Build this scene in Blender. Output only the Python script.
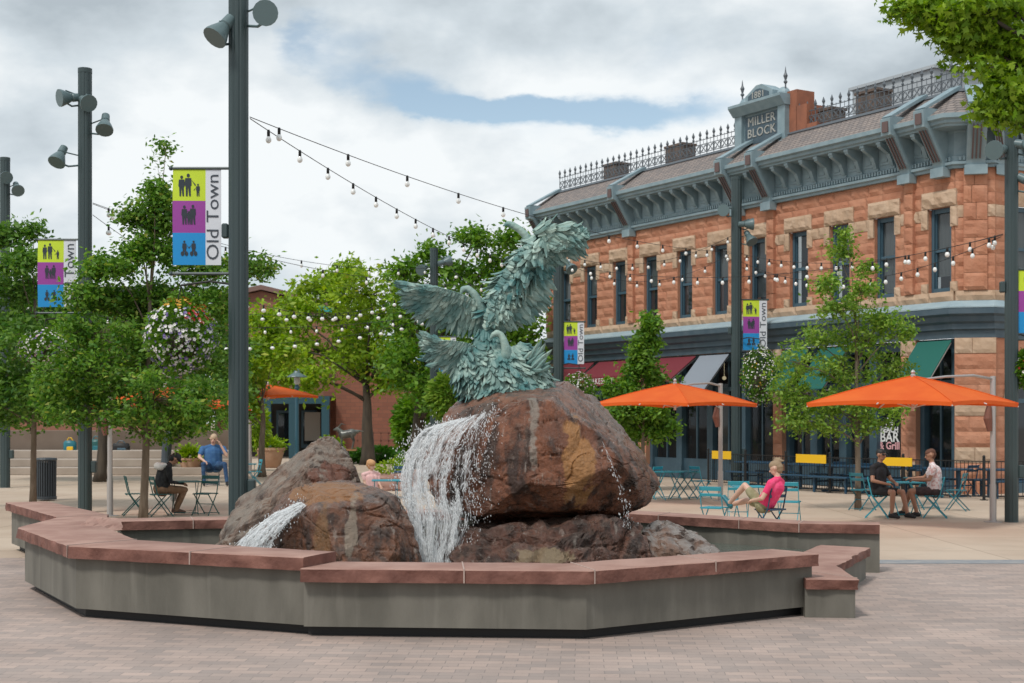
import bpy, bmesh, math, random
import numpy as np
from mathutils import Vector, Matrix, noise
R = math.radians
rnd = random.Random(7)
sc = bpy.context.scene
for o in list(bpy.data.objects): bpy.data.objects.remove(o)
C = sc.collection
# ------------------------------------------------------------------ camera, sky, sun, exposure
F = 1400.0; HY = 421.0; CH = 2.0
cam = bpy.data.cameras.new('camera'); camo = bpy.data.objects.new('camera', cam); C.objects.link(camo)
camo.location = (0, 0, CH); camo.rotation_euler = (R(90), 0, 0)
cam.lens = F/1024*36; cam.sensor_width = 36; cam.shift_y = (HY-341.5)/1024
cam.clip_end = 2000; cam.dof.use_dof = True; cam.dof.focus_distance = 16; cam.dof.aperture_fstop = 4.0
sc.camera = camo
sc.render.resolution_x = 1024; sc.render.resolution_y = 683
sc.view_settings.view_transform = 'Standard'; sc.view_settings.look = 'None'
sc.view_settings.exposure = 0.14; sc.view_settings.gamma = 1
SUN_EL, SUN_AZ = R(54), R(215)       # direction the light comes from: azimuth clockwise from +Y
world = bpy.data.worlds.new('World'); sc.world = world; world.use_nodes = True
def make_world():
    nt = world.node_tree; nt.nodes.clear(); N = nt.nodes.new; L = nt.links.new
    out = N('ShaderNodeOutputWorld'); bg = N('ShaderNodeBackground')
    sky = N('ShaderNodeTexSky'); sky.sky_type = 'NISHITA'; sky.sun_disc = False
    sky.sun_elevation = SUN_EL; sky.sun_rotation = SUN_AZ; sky.altitude = 1500; sky.dust_density = 1.5
    tc = N('ShaderNodeTexCoord'); mp = N('ShaderNodeMapping'); mp.inputs['Scale'].default_value = (1, 1, 2.1)
    mp.inputs['Location'].default_value = (3.3, 1.2, 0.35)
    L(tc.outputs['Generated'], mp.inputs['Vector'])
    n1 = N('ShaderNodeTexNoise'); n1.inputs['Scale'].default_value = 3.4; n1.inputs['Detail'].default_value = 9; n1.inputs['Roughness'].default_value = .52
    n1.inputs['Distortion'].default_value = .15
    L(mp.outputs[0], n1.inputs['Vector'])
    def math_(op, a, b=None, c=None):
        m = N('ShaderNodeMath'); m.operation = op
        for i, v in enumerate((a, b, c)):
            if v is None: continue
            if isinstance(v, (int, float)): m.inputs[i].default_value = v
            else: L(v, m.inputs[i])
        return m.outputs[0]
    # breaks in the cloud where blue shows: a direction and an angular size
    cov = n1.outputs[0]
    wn = N('ShaderNodeTexNoise'); wn.inputs['Scale'].default_value = 9; wn.inputs['Detail'].default_value = 7; wn.inputs['Roughness'].default_value = .6; L(mp.outputs[0], wn.inputs['Vector'])
    wc = N('ShaderNodeVectorMath'); wc.operation = 'SUBTRACT'; L(wn.outputs['Color'], wc.inputs[0]); wc.inputs[1].default_value = (.5, .5, .5)
    ws = N('ShaderNodeVectorMath'); ws.operation = 'MULTIPLY'; L(wc.outputs[0], ws.inputs[0]); ws.inputs[1].default_value = (.13, .13, .05)
    nrm = N('ShaderNodeVectorMath'); nrm.operation = 'NORMALIZE'; L(tc.outputs['Generated'], nrm.inputs[0])
    nw = N('ShaderNodeVectorMath'); nw.operation = 'ADD'; L(nrm.outputs[0], nw.inputs[0]); L(ws.outputs[0], nw.inputs[1])
    cov = math_('ADD', cov, .17)
    for px, py, sx, sz, amt in ((330, 42, .05, .022, .30), (380, 80, .04, .014, .28), (435, 98, .045, .012, .32), (565, 112, .11, .012, .50), (480, 106, .05, .010, .36), (285, 20, .025, .022, .2)):
        d = Vector(((px-512)/F, 1, (HY-py)/F)); d.normalize()
        sub = N('ShaderNodeVectorMath'); sub.operation = 'SUBTRACT'; L(nw.outputs[0], sub.inputs[0]); sub.inputs[1].default_value = d
        sv = N('ShaderNodeVectorMath'); sv.operation = 'MULTIPLY'; L(sub.outputs[0], sv.inputs[0]); sv.inputs[1].default_value = (1/sx, 1/sx, 1/sz)
        ln = N('ShaderNodeVectorMath'); ln.operation = 'LENGTH'; L(sv.outputs[0], ln.inputs[0])
        mr = N('ShaderNodeMapRange'); mr.interpolation_type = 'SMOOTHSTEP'
        L(ln.outputs['Value'], mr.inputs[0]); mr.inputs[1].default_value = 0; mr.inputs[2].default_value = 1.5
        mr.inputs[3].default_value = amt; mr.inputs[4].default_value = 0
        cov = math_('SUBTRACT', cov, mr.outputs[0])
    mr = N('ShaderNodeMapRange'); mr.interpolation_type = 'SMOOTHSTEP'
    L(cov, mr.inputs[0]); mr.inputs[1].default_value = .30; mr.inputs[2].default_value = .62
    # cloud brightness
    mp2 = N('ShaderNodeMapping'); mp2.inputs['Scale'].default_value = (1, 1, 1.9); mp2.inputs['Location'].default_value = (0.9, 4.1, 2.2)
    L(tc.outputs['Generated'], mp2.inputs['Vector'])
    n2 = N('ShaderNodeTexNoise'); n2.inputs['Scale'].default_value = 6.0; n2.inputs['Detail'].default_value = 12; n2.inputs['Roughness'].default_value = .52; n2.inputs['Distortion'].default_value = .1
    L(mp2.outputs[0], n2.inputs['Vector'])
    # a broad grey underside high in the view
    sep = N('ShaderNodeSeparateXYZ'); L(nrm.outputs[0], sep.inputs[0])
    hi = N('ShaderNodeMapRange'); L(sep.outputs['Z'], hi.inputs[0]); hi.inputs[1].default_value = .17; hi.inputs[2].default_value = .32; hi.inputs[3].default_value = 0; hi.inputs[4].default_value = .16
    br = math_('SUBTRACT', n2.outputs[0], hi.outputs[0])
    cr = N('ShaderNodeValToRGB'); L(br, cr.inputs[0])
    e = cr.color_ramp.elements
    e[0].position = .30; e[0].color = (.42, .48, .525, 1); e[1].position = .57; e[1].color = (.84, .875, .89, 1)
    k = e.new(.43); k.color = (.60, .665, .71, 1)
    # strengthen cloud light overhead (thin cloud, bright zenith)
    zb = N('ShaderNodeMapRange'); L(sep.outputs['Z'], zb.inputs[0]); zb.inputs[1].default_value = .34; zb.inputs[2].default_value = .75; zb.inputs[3].default_value = 1.0; zb.inputs[4].default_value = 1.35
    cl = N('ShaderNodeMix'); cl.data_type = 'RGBA'; cl.blend_type = 'MULTIPLY'; cl.inputs[0].default_value = 1
    L(cr.outputs[0], cl.inputs[6]); L(zb.outputs[0], cl.inputs[7])
    sk = N('ShaderNodeMix'); sk.data_type = 'RGBA'; sk.blend_type = 'MULTIPLY'; sk.inputs[0].default_value = 1
    L(sky.outputs[0], sk.inputs[6]); sk.inputs[7].default_value = (1.75, 1.55, 1.25, 1)
    bg.inputs['Strength'].default_value = .105
    # clouds are written in display units, so divide by the background strength
    cs = N('ShaderNodeMix'); cs.data_type = 'RGBA'; cs.blend_type = 'MULTIPLY'; cs.inputs[0].default_value = 1
    L(cl.outputs[2], cs.inputs[6]); g = 1/.105; cs.inputs[7].default_value = (g, g, g, 1)
    mx = N('ShaderNodeMix'); mx.data_type = 'RGBA'; L(mr.outputs[0], mx.inputs[0]); L(sk.outputs[2], mx.inputs[6]); L(cs.outputs[2], mx.inputs[7])
    L(mx.outputs[2], bg.inputs['Color']); L(bg.outputs[0], out.inputs[0])
make_world()
sun = bpy.data.lights.new('sun', 'SUN'); sun.energy = 2.0; sun.angle = R(10); sun.color = (1, .96, .91)
suno = bpy.data.objects.new('sun', sun); C.objects.link(suno)
sd = Vector((math.sin(SUN_AZ)*math.cos(SUN_EL), math.cos(SUN_AZ)*math.cos(SUN_EL), math.sin(SUN_EL)))
suno.rotation_euler = sd.to_track_quat('Z', 'Y').to_euler(); suno.location = (0, 0, 40)

# ------------------------------------------------------------------ helpers
def W(px, py, Y): return Vector(((px-512)/F*Y, Y, CH+(HY-py)/F*Y))
def G(px, py):
    Y = CH*F/(py-HY); return Vector(((px-512)/F*Y, Y, 0))
def V(*a): return Vector(a)
ORG = {}
def tag(o, label=None, cat=None, group=None, kind=None):
    if label: o['label'] = label
    if cat: o['category'] = cat
    if group: o['group'] = group
    if kind: o['kind'] = kind
    return o
def empty(name, loc=(0, 0, 0), rz=0, label=None, cat=None, group=None):
    o = bpy.data.objects.new(name, None); C.objects.link(o); o.location = loc; o.rotation_euler = (0, 0, rz)
    o.empty_display_size = .2; ORG[o.name] = Vector(loc); tag(o, label, cat, group); return o
def link(name, me, parent=None, origin=None):
    """me holds world coordinates (or the parent's local frame when the parent sits at 0)"""
    n = len(me.vertices)
    co = np.empty(n*3, 'f'); me.vertices.foreach_get('co', co); co = co.reshape(-1, 3)
    if origin is None:
        lo = co.min(0); hi = co.max(0); origin = Vector(((lo[0]+hi[0])/2, (lo[1]+hi[1])/2, lo[2]))
    co -= np.array(origin, 'f'); me.vertices.foreach_set('co', co.ravel()); me.update()
    o = bpy.data.objects.new(name, me); C.objects.link(o); ORG[o.name] = Vector(origin)
    if parent: o.parent = parent; o.location = Vector(origin)-ORG[parent.name]
    else: o.location = origin
    return o
def kids(o): return [c for c in bpy.data.objects if c.parent == o]
def copy_tree(o, loc=None, rz=None, label=None, parent=None, group=None):
    c = o.copy(); C.objects.link(c); c.parent = parent; ORG[c.name] = ORG.get(o.name, Vector())
    if loc is not None: c.location = loc
    if rz is not None: c.rotation_euler = (0, 0, rz)
    if label: c['label'] = label
    if group: c['group'] = group
    for k in kids(o): copy_tree(k, parent=c)
    return c
class MB:
    def __init__(s): s.v = []; s.f = []; s.m = []; s.M = None
    def add(s, vs, fs, m=0):
        b = len(s.v)
        if s.M is not None: vs = [s.M @ Vector(v) for v in vs]
        s.v.extend([tuple(v) for v in vs]); s.f.extend([tuple(b+i for i in f) for f in fs]); s.m.extend([m]*len(fs)); return s
    def box(s, c, size, rz=0, m=0, M=None, bev=0):
        x, y, z = [k/2 for k in size]
        if M is None: M = Matrix.Translation(Vector(c)) @ Matrix.Rotation(rz, 4, 'Z')
        else: M = Matrix.Translation(Vector(c)) @ M
        if bev > 0:
            b = min(bev, x*.9, y*.9, z*.9); vs = []; 
            for sz in (-1, 1):
                for (a, bb) in ((x, y-b), (x-b, y), (-x+b, y), (-x, y-b), (-x, -y+b), (-x+b, -y), (x-b, -y), (x, -y+b)):
                    vs.append((a, bb, sz*(z-b)))
            for sz in (-1, 1):
                for (a, bb) in ((x-b, y-b), (x-b, y-b), (-x+b, y-b), (-x+b, y-b), (-x+b, -y+b), (-x+b, -y+b), (x-b, -y+b), (x-b, -y+b)):
                    vs.append((a, bb, sz*z))
            fs = [(i, (i+1) % 8, 8+(i+1) % 8, 8+i) for i in range(8)]
            fs += [(i+16, (i+1) % 8+16, (i+1) % 8, i) for i in range(8)] + [(8+i, 8+(i+1) % 8, 24+(i+1) % 8, 24+i) for i in range(8)]
            fs += [(16, 22, 20, 18), (24, 26, 28, 30)]
            fs2 = []
            return s.add([M @ Vector(v) for v in vs], fs, m)
        vs = [M @ Vector((a*x, b*y, c_*z)) for a in (-1, 1) for b in (-1, 1) for c_ in (-1, 1)]
        return s.add(vs, [(0, 1, 3, 2), (4, 6, 7, 5), (0, 4, 5, 1), (2, 3, 7, 6), (0, 2, 6, 4), (1, 5, 7, 3)], m)
    def bar(s, p, q, w, h=None, m=0, up=(0, 0, 1)):
        p = Vector(p); q = Vector(q); d = q-p; h = h or w
        z = d.normalized(); u = Vector(up)
        if abs(z.dot(u)) > .98: u = Vector((0, 1, 0)) if abs(z.y) < .9 else Vector((1, 0, 0))
        x = z.cross(u).normalized(); y = x.cross(z).normalized()
        vs = [b+x*(a*w/2)+y*(c*h/2) for b in (p, q) for a, c in ((-1, -1), (1, -1), (1, 1), (-1, 1))]
        return s.add(vs, [(3, 2, 1, 0), (4, 5, 6, 7), (0, 1, 5, 4), (1, 2, 6, 5), (2, 3, 7, 6), (3, 0, 4, 7)], m)
    def tube(s, pts, rad, n=8, m=0, cap=True):
        pts = [Vector(p) for p in pts]
        if not hasattr(rad, '__len__'): rad = [rad]*len(pts)
        vs = []; fs = []; prev = None
        for i, p in enumerate(pts):
            d = (pts[min(i+1, len(pts)-1)]-pts[max(i-1, 0)])
            if d.length < 1e-9: d = Vector((0, 0, 1))
            d.normalize()
            if prev is None:
                a = Vector((0, 0, 1)) if abs(d.z) < .9 else Vector((1, 0, 0)); x = d.cross(a).normalized()
            else:
                x = (prev-d*prev.dot(d)); x = x.normalized() if x.length > 1e-6 else d.orthogonal().normalized()
            prev = x; y = d.cross(x)
            for k in range(n):
                t = 2*math.pi*k/n; vs.append(p+(x*math.cos(t)+y*math.sin(t))*rad[i])
        for i in range(len(pts)-1):
            for k in range(n): a = i*n+k; b = i*n+(k+1) % n; fs.append((a, b, b+n, a+n))
        if cap: fs.append(tuple(range(n-1, -1, -1))); fs.append(tuple(range((len(pts)-1)*n, len(pts)*n)))
        return s.add(vs, fs, m)
    def lathe(s, c, prof, n=24, m=0, axis=None, sq=None):
        c = Vector(c); vs = []; fs = []
        Mx = Vector(axis).to_track_quat('Z', 'Y').to_matrix() if axis is not None else Matrix.Identity(3)
        for r, z in prof:
            for k in range(n):
                t = 2*math.pi*k/n; vs.append(c+Mx @ Vector((r*math.cos(t), r*math.sin(t), z)))
        for i in range(len(prof)-1):
            for k in range(n): a = i*n+k; b = i*n+(k+1) % n; fs.append((a, b, b+n, a+n))
        fs.append(tuple(range(n-1, -1, -1))); fs.append(tuple(range((len(prof)-1)*n, len(prof)*n)))
        return s.add(vs, fs, m)
    def sphere(s, c, r, n=10, m=0, M=None):
        prof = [(max(1e-4, math.sin(math.pi*i/n)), -math.cos(math.pi*i/n)) for i in range(n+1)]
        r = r if hasattr(r, '__len__') else (r, r, r); vs = []; fs = []; k2 = n+4
        for a, z in prof:
            for k in range(k2):
                t = 2*math.pi*k/k2; p = Vector((a*math.cos(t)*r[0], a*math.sin(t)*r[1], z*r[2]))
                if M: p = M @ p
                vs.append(Vector(c)+p)
        for i in range(n):
            for k in range(k2): a = i*k2+k; b = i*k2+(k+1) % k2; fs.append((a, b, b+k2, a+k2))
        return s.add(vs, fs, m)
    def prism(s, poly, z0, z1, m=0):
        n = len(poly); vs = [(p[0], p[1], z0) for p in poly]+[(p[0], p[1], z1) for p in poly]
        return s.add(vs, [tuple(range(n-1, -1, -1)), tuple(range(n, 2*n))]+[(i, (i+1) % n, (i+1) % n+n, i+n) for i in range(n)], m)
    def mesh(s, name='m', mats=()):
        me = bpy.data.meshes.new(name); me.from_pydata(s.v, [], s.f)
        for m in (mats if isinstance(mats, (list, tuple)) else [mats]): me.materials.append(m)
        if len(s.f): me.polygons.foreach_set('material_index', s.m)
        me.update(); return me
    def build(s, name, mats, parent=None, smooth=False, bevel=0, origin=None, fix=True):
        me = s.mesh(name, mats)
        if fix:
            bm = bmesh.new(); bm.from_mesh(me); bmesh.ops.recalc_face_normals(bm, faces=bm.faces); bm.to_mesh(me); bm.free()
        if smooth:
            me.polygons.foreach_set('use_smooth', [True]*len(me.polygons))
            if smooth != 'all': me.set_sharp_from_angle(angle=R(38))
        o = link(name, me, parent, origin)
        if bevel:
            b = o.modifiers.new('b', 'BEVEL'); b.width = bevel; b.segments = 2; b.limit_method = 'ANGLE'; b.angle_limit = R(40)
        return o
def structure(o): o['kind'] = 'structure'; return o
def txt(s, size, P, ux, uz, off=.0, name='t', spacing=1.0, ext=.01, align='CENTER'):
    """mesh of the word s; ux/uz are the world directions of text right / text up, P the anchor"""
    cu = bpy.data.curves.new('t', 'FONT'); cu.body = s; cu.size = size; cu.extrude = ext; cu.align_x = align; cu.align_y = 'CENTER'
    cu.space_character = spacing; cu.resolution_u = 3; cu.offset = off
    ob = bpy.data.objects.new('t', cu); C.objects.link(ob)
    dg = bpy.context.evaluated_depsgraph_get(); me = bpy.data.meshes.new_from_object(ob.evaluated_get(dg))
    bpy.data.objects.remove(ob)
    ux = Vector(ux).normalized(); uz = Vector(uz).normalized(); n = ux.cross(uz)
    M = Matrix((ux, uz, n)).transposed().to_4x4(); M.translation = Vector(P); me.transform(M); return me
def mb_from(me, mb, m=0):
    mb.add([tuple(v.co) for v in me.vertices], [tuple(p.vertices) for p in me.polygons], m)

# ------------------------------------------------------------------ materials
def newmat(name):
    m = bpy.data.materials.new(name); m.use_nodes = True; nt = m.node_tree
    return m, nt, nt.nodes.get('Principled BSDF')
def col(c): return (c[0], c[1], c[2], 1)
def mat(name, c, rough=.6, metal=0, c2=None, scale=6, amt=1.0, bump=0, bscale=40, stretch=(1, 1, 1), island=None, coat=0, spec=.5, detail=6, lo=.35, hi=.65):
    m, nt, b = newmat(name); N = nt.nodes.new; L = nt.links.new
    b.inputs['Roughness'].default_value = rough; b.inputs['Metallic'].default_value = metal
    b.inputs['Base Color'].default_value = col(c); b.inputs['Specular IOR Level'].default_value = spec
    if coat: b.inputs['Coat Weight'].default_value = coat
    tc = N('ShaderNodeTexCoord'); mp = N('ShaderNodeMapping'); mp.inputs['Scale'].default_value = stretch; L(tc.outputs['Object'], mp.inputs['Vector'])
    outc = None
    if c2 is not None:
        n = N('ShaderNodeTexNoise'); n.inputs['Scale'].default_value = scale; n.inputs['Detail'].default_value = detail; L(mp.outputs[0], n.inputs['Vector'])
        r = N('ShaderNodeMapRange'); r.inputs[1].default_value = lo; r.inputs[2].default_value = hi; r.inputs[4].default_value = amt; L(n.outputs[0], r.inputs[0])
        mx = N('ShaderNodeMix'); mx.data_type = 'RGBA'; L(r.outputs[0], mx.inputs[0]); mx.inputs[6].default_value = col(c); mx.inputs[7].default_value = col(c2)
        outc = mx.outputs[2]
    if island is not None:
        g = N('ShaderNodeNewGeometry'); mx = N('ShaderNodeMix'); mx.data_type = 'RGBA'; L(g.outputs['Random Per Island'], mx.inputs[0])
        if outc: 
            mx.blend_type = 'MIX'; mul = N('ShaderNodeMath'); mul.operation = 'MULTIPLY'; mul.inputs[1].default_value = island[1]; L(g.outputs['Random Per Island'], mul.inputs[0]); L(mul.outputs[0], mx.inputs[0]); L(outc, mx.inputs[6])
        else: mx.inputs[6].default_value = col(c)
        mx.inputs[7].default_value = col(island[0]); outc = mx.outputs[2]
    if outc: L(outc, b.inputs['Base Color'])
    if bump:
        n = N('ShaderNodeTexNoise'); n.inputs['Scale'].default_value = bscale; n.inputs['Detail'].default_value = 8; L(mp.outputs[0], n.inputs['Vector'])
        bp = N('ShaderNodeBump'); bp.inputs['Strength'].default_value = bump; bp.inputs['Distance'].default_value = .02; L(n.outputs[0], bp.inputs['Height']); L(bp.outputs[0], b.inputs['Normal'])
    return m
def leafmat(name, c1, c2, c3=None, trans=.33):
    m, nt, b = newmat(name); N = nt.nodes.new; L = nt.links.new
    g = N('ShaderNodeNewGeometry'); cr = N('ShaderNodeValToRGB'); L(g.outputs['Random Per Island'], cr.inputs[0])
    e = cr.color_ramp.elements; e[0].color = col(c1); e[1].color = col(c2)
    if c3: k = e.new(.93); k.color = col(c2); e[2].color = col(c3); e[2].position = 1
    tc = N('ShaderNodeTexCoord'); n = N('ShaderNodeTexNoise'); n.inputs['Scale'].default_value = .9; n.inputs['Detail'].default_value = 3; L(tc.outputs['Object'], n.inputs['Vector'])
    hs = N('ShaderNodeHueSaturation'); mr = N('ShaderNodeMapRange'); mr.inputs[1].default_value = .3; mr.inputs[2].default_value = .7; mr.inputs[3].default_value = .75; mr.inputs[4].default_value = 1.25
    L(n.outputs[0], mr.inputs[0]); L(mr.outputs[0], hs.inputs['Value']); L(cr.outputs[0], hs.inputs['Color'])
    L(hs.outputs[0], b.inputs['Base Color']); b.inputs['Roughness'].default_value = .5; b.inputs['Specular IOR Level'].default_value = .35
    t = N('ShaderNodeBsdfTranslucent'); mx = N('ShaderNodeMixShader'); mx.inputs[0].default_value = trans
    h2 = N('ShaderNodeHueSaturation'); h2.inputs['Saturation'].default_value = 1.1; h2.inputs['Value'].default_value = 1.5; L(hs.outputs[0], h2.inputs['Color']); L(h2.outputs[0], t.inputs['Color'])
    L(b.outputs[0], mx.inputs[1]); L(t.outputs[0], mx.inputs[2]); L(mx.outputs[0], nt.nodes['Material Output'].inputs[0])
    return m
def glassmat(name, tint, alpha_fac=.55, rough=.04):
    m, nt, b = newmat(name); N = nt.nodes.new; L = nt.links.new
    b.inputs['Base Color'].default_value = col(tint); b.inputs['Roughness'].default_value = rough; b.inputs['Specular IOR Level'].default_value = .8
    tr = N('ShaderNodeBsdfTransparent'); tr.inputs[0].default_value = (.75, .8, .8, 1); mx = N('ShaderNodeMixShader'); mx.inputs[0].default_value = alpha_fac
    L(tr.outputs[0], mx.inputs[1]); L(b.outputs[0], mx.inputs[2]); L(mx.outputs[0], nt.nodes['Material Output'].inputs[0]); return m
def paver_mat():
    m, nt, b = newmat('pavers'); N = nt.nodes.new; L = nt.links.new
    tc = N('ShaderNodeTexCoord'); mp = N('ShaderNodeMapping'); mp.inputs['Rotation'].default_value = (0, 0, R(3)); L(tc.outputs['Object'], mp.inputs['Vector'])
    nz = N('ShaderNodeTexNoise'); nz.inputs['Scale'].default_value = 7; L(mp.outputs[0], nz.inputs['Vector'])
    vm = N('ShaderNodeMix'); vm.data_type = 'VECTOR'; vm.inputs[0].default_value = .012; L(mp.outputs[0], vm.inputs[4]); L(nz.outputs['Color'], vm.inputs[5])
    br = N('ShaderNodeTexBrick'); L(vm.outputs[1], br.inputs['Vector']); br.inputs['Scale'].default_value = 1
    br.inputs['Brick Width'].default_value = .235; br.inputs['Row Height'].default_value = .135; br.inputs['Mortar Size'].default_value = .0045; br.inputs['Mortar Smooth'].default_value = .4
    br.inputs['Color1'].default_value = (.43, .325, .275, 1); br.inputs['Color2'].default_value = (.315, .255, .225, 1); br.inputs['Mortar'].default_value = (.235, .195, .175, 1); br.inputs['Bias'].default_value = 0
    n = N('ShaderNodeTexNoise'); n.inputs['Scale'].default_value = .8; n.inputs['Detail'].default_value = 6; L(tc.outputs['Object'], n.inputs['Vector'])
    mr = N('ShaderNodeMapRange'); mr.inputs[1].default_value = .3; mr.inputs[2].default_value = .7; mr.inputs[3].default_value = .84; mr.inputs[4].default_value = 1.14; L(n.outputs[0], mr.inputs[0])
    hs = N('ShaderNodeHueSaturation'); L(mr.outputs[0], hs.inputs['Value']); L(br.outputs['Color'], hs.inputs['Color'])
    # dark spots / gum / grit
    n2 = N('ShaderNodeTexNoise'); n2.inputs['Scale'].default_value = 14; n2.inputs['Detail'].default_value = 4; L(tc.outputs['Object'], n2.inputs['Vector'])
    m2 = N('ShaderNodeMapRange'); m2.inputs[1].default_value = .60; m2.inputs[2].default_value = .74; m2.inputs[4].default_value = .38; L(n2.outputs[0], m2.inputs[0])
    mx = N('ShaderNodeMix'); mx.data_type = 'RGBA'; L(m2.outputs[0], mx.inputs[0]); L(hs.outputs[0], mx.inputs[6]); mx.inputs[7].default_value = (.17, .15, .14, 1)
    L(mx.outputs[2], b.inputs['Base Color']); b.inputs['Roughness'].default_value = .8
    bp = N('ShaderNodeBump'); bp.inputs['Strength'].default_value = .3; bp.inputs['Distance'].default_value = .006; L(br.outputs['Fac'], bp.inputs['Height']); bp.invert = True; L(bp.outputs[0], b.inputs['Normal'])
    return m
def rock_mat(name, ochre=None, grey=.35, red=(.165, .060, .030), dark=(.03, .016, .011), grey_c=(.25, .21, .18)):
    m, nt, b = newmat(name); N = nt.nodes.new; L = nt.links.new
    tc = N('ShaderNodeTexCoord')
    def nz(scale, stretch=(1, 1, 1), detail=8, rot=(0, 0, 0), rough=.6):
        mp = N('ShaderNodeMapping'); mp.inputs['Scale'].default_value = stretch; mp.inputs['Rotation'].default_value = rot; L(tc.outputs['Object'], mp.inputs['Vector'])
        n = N('ShaderNodeTexNoise'); n.inputs['Scale'].default_value = scale; n.inputs['Detail'].default_value = detail; n.inputs['Roughness'].default_value = rough; L(mp.outputs[0], n.inputs['Vector']); return n.outputs[0]
    def rng(x, a, b_, c=0, d=1):
        r = N('ShaderNodeMapRange'); r.interpolation_type = 'SMOOTHSTEP'; L(x, r.inputs[0]); r.inputs[1].default_value = a; r.inputs[2].default_value = b_; r.inputs[3].default_value = c; r.inputs[4].default_value = d; return r.outputs[0]
    def mix(f, a, b_):
        x = N('ShaderNodeMix'); x.data_type = 'RGBA'; L(f, x.inputs[0])
        for i, v in ((6, a), (7, b_)):
            if isinstance(v, tuple): x.inputs[i].default_value = col(v)
            else: L(v, x.inputs[i])
        return x.outputs[2]
    c = mix(rng(nz(2.2, detail=10, rot=(.3, .5, 0)), .35, .68), red, (red[0]*1.75, red[1]*1.8, red[2]*1.75))
    c = mix(rng(nz(3.0, (1.6, 1.6, .55)), .45, .62, 0, .9), c, dark)
    c = mix(rng(nz(14, detail=10, rough=.75), .5, .64, 0, .6), c, (dark[0]*.8, dark[1]*.8, dark[2]*.8))           # wet streaks running down
    c = mix(rng(nz(9, detail=9, rough=.7), .52, .72, 0, .55), c, (.22, .14, .10))
    g = N('ShaderNodeNewGeometry'); sp = N('ShaderNodeSeparateXYZ'); L(g.outputs['Normal'], sp.inputs[0])
    up = rng(sp.outputs['Z'], .25, .85, 0, grey)
    top_grey = N('ShaderNodeMath'); top_grey.operation = 'MULTIPLY'; L(up, top_grey.inputs[0]); L(rng(nz(3.5), .3, .55), top_grey.inputs[1])  # upward faces turn greyer, broken up by noise
    c = mix(top_grey.outputs[0], c, grey_c)
    c = mix(rng(nz(5, (2.6, 2.6, .22), detail=5), .60, .70, 0, .45), c, (.42, .36, .31))  # pale mineral runs
    if ochre:
        for (pc, sz, cc, amt) in ochre:
            sub = N('ShaderNodeVectorMath'); sub.operation = 'SUBTRACT'; L(tc.outputs['Object'], sub.inputs[0]); sub.inputs[1].default_value = pc
            ml = N('ShaderNodeVectorMath'); ml.operation = 'MULTIPLY'; L(sub.outputs[0], ml.inputs[0]); ml.inputs[1].default_value = (1/sz[0], 1/sz[1], 1/sz[2])
            le = N('ShaderNodeVectorMath'); le.operation = 'LENGTH'; L(ml.outputs[0], le.inputs[0])
            ad = N('ShaderNodeMath'); ad.operation = 'ADD'; L(le.outputs['Value'], ad.inputs[0]); L(rng(nz(5, (1, 1, .6)), .3, .7, -.35, .35), ad.inputs[1])
            c = mix(rng(ad.outputs[0], .75, 1.0, amt, 0), c, cc)
    L(c, b.inputs['Base Color'])
    L(rng(nz(2.5), .4, .6, .2, .5), b.inputs['Roughness'])
    bp = N('ShaderNodeBump'); bp.inputs['Strength'].default_value = 1.0; bp.inputs['Distance'].default_value = .06; L(nz(8, detail=14, rough=.72), bp.inputs['Height']); L(bp.outputs[0], b.inputs['Normal'])
    return m
M = {}
M['paver'] = paver_mat()
M['beige'] = mat('beige', (.46, .35, .26), .85, c2=(.54, .43, .33), scale=.5, bump=.08, bscale=60)
def joints(m, sp=2.4):
    nt = m.node_tree; N = nt.nodes.new; L = nt.links.new; b = nt.nodes['Principled BSDF']; src = b.inputs['Base Color'].links[0].from_socket
    tc = N('ShaderNodeTexCoord'); br = N('ShaderNodeTexBrick'); br.offset = 0; br.inputs['Scale'].default_value = 1; br.inputs['Brick Width'].default_value = sp; br.inputs['Row Height'].default_value = sp; br.inputs['Mortar Size'].default_value = .012; br.inputs['Mortar Smooth'].default_value = .3
    br.inputs['Color1'].default_value = (1, 1, 1, 1); br.inputs['Color2'].default_value = (.90, .88, .87, 1); br.inputs['Mortar'].default_value = (.55, .52, .50, 1); L(tc.outputs['Object'], br.inputs['Vector'])
    n = N('ShaderNodeTexNoise'); n.inputs['Scale'].default_value = 1.3; n.inputs['Detail'].default_value = 9; n.inputs['Roughness'].default_value = .7; L(tc.outputs['Object'], n.inputs['Vector']); r = N('ShaderNodeMapRange'); r.inputs[1].default_value = .56; r.inputs[2].default_value = .74; r.inputs[4].default_value = .45; L(n.outputs[0], r.inputs[0])
    x = N('ShaderNodeMix'); x.data_type = 'RGBA'; x.blend_type = 'MULTIPLY'; x.inputs[0].default_value = 1; L(src, x.inputs[6]); L(br.outputs['Color'], x.inputs[7])
    y = N('ShaderNodeMix'); y.data_type = 'RGBA'; L(r.outputs[0], y.inputs[0]); L(x.outputs[2], y.inputs[6]); y.inputs[7].default_value = (.30, .24, .20, 1); L(y.outputs[2], b.inputs['Base Color'])
joints(M['beige'])
M['band'] = mat('band', (.22, .23, .245), .8, c2=(.30, .29, .28), scale=5)
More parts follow.
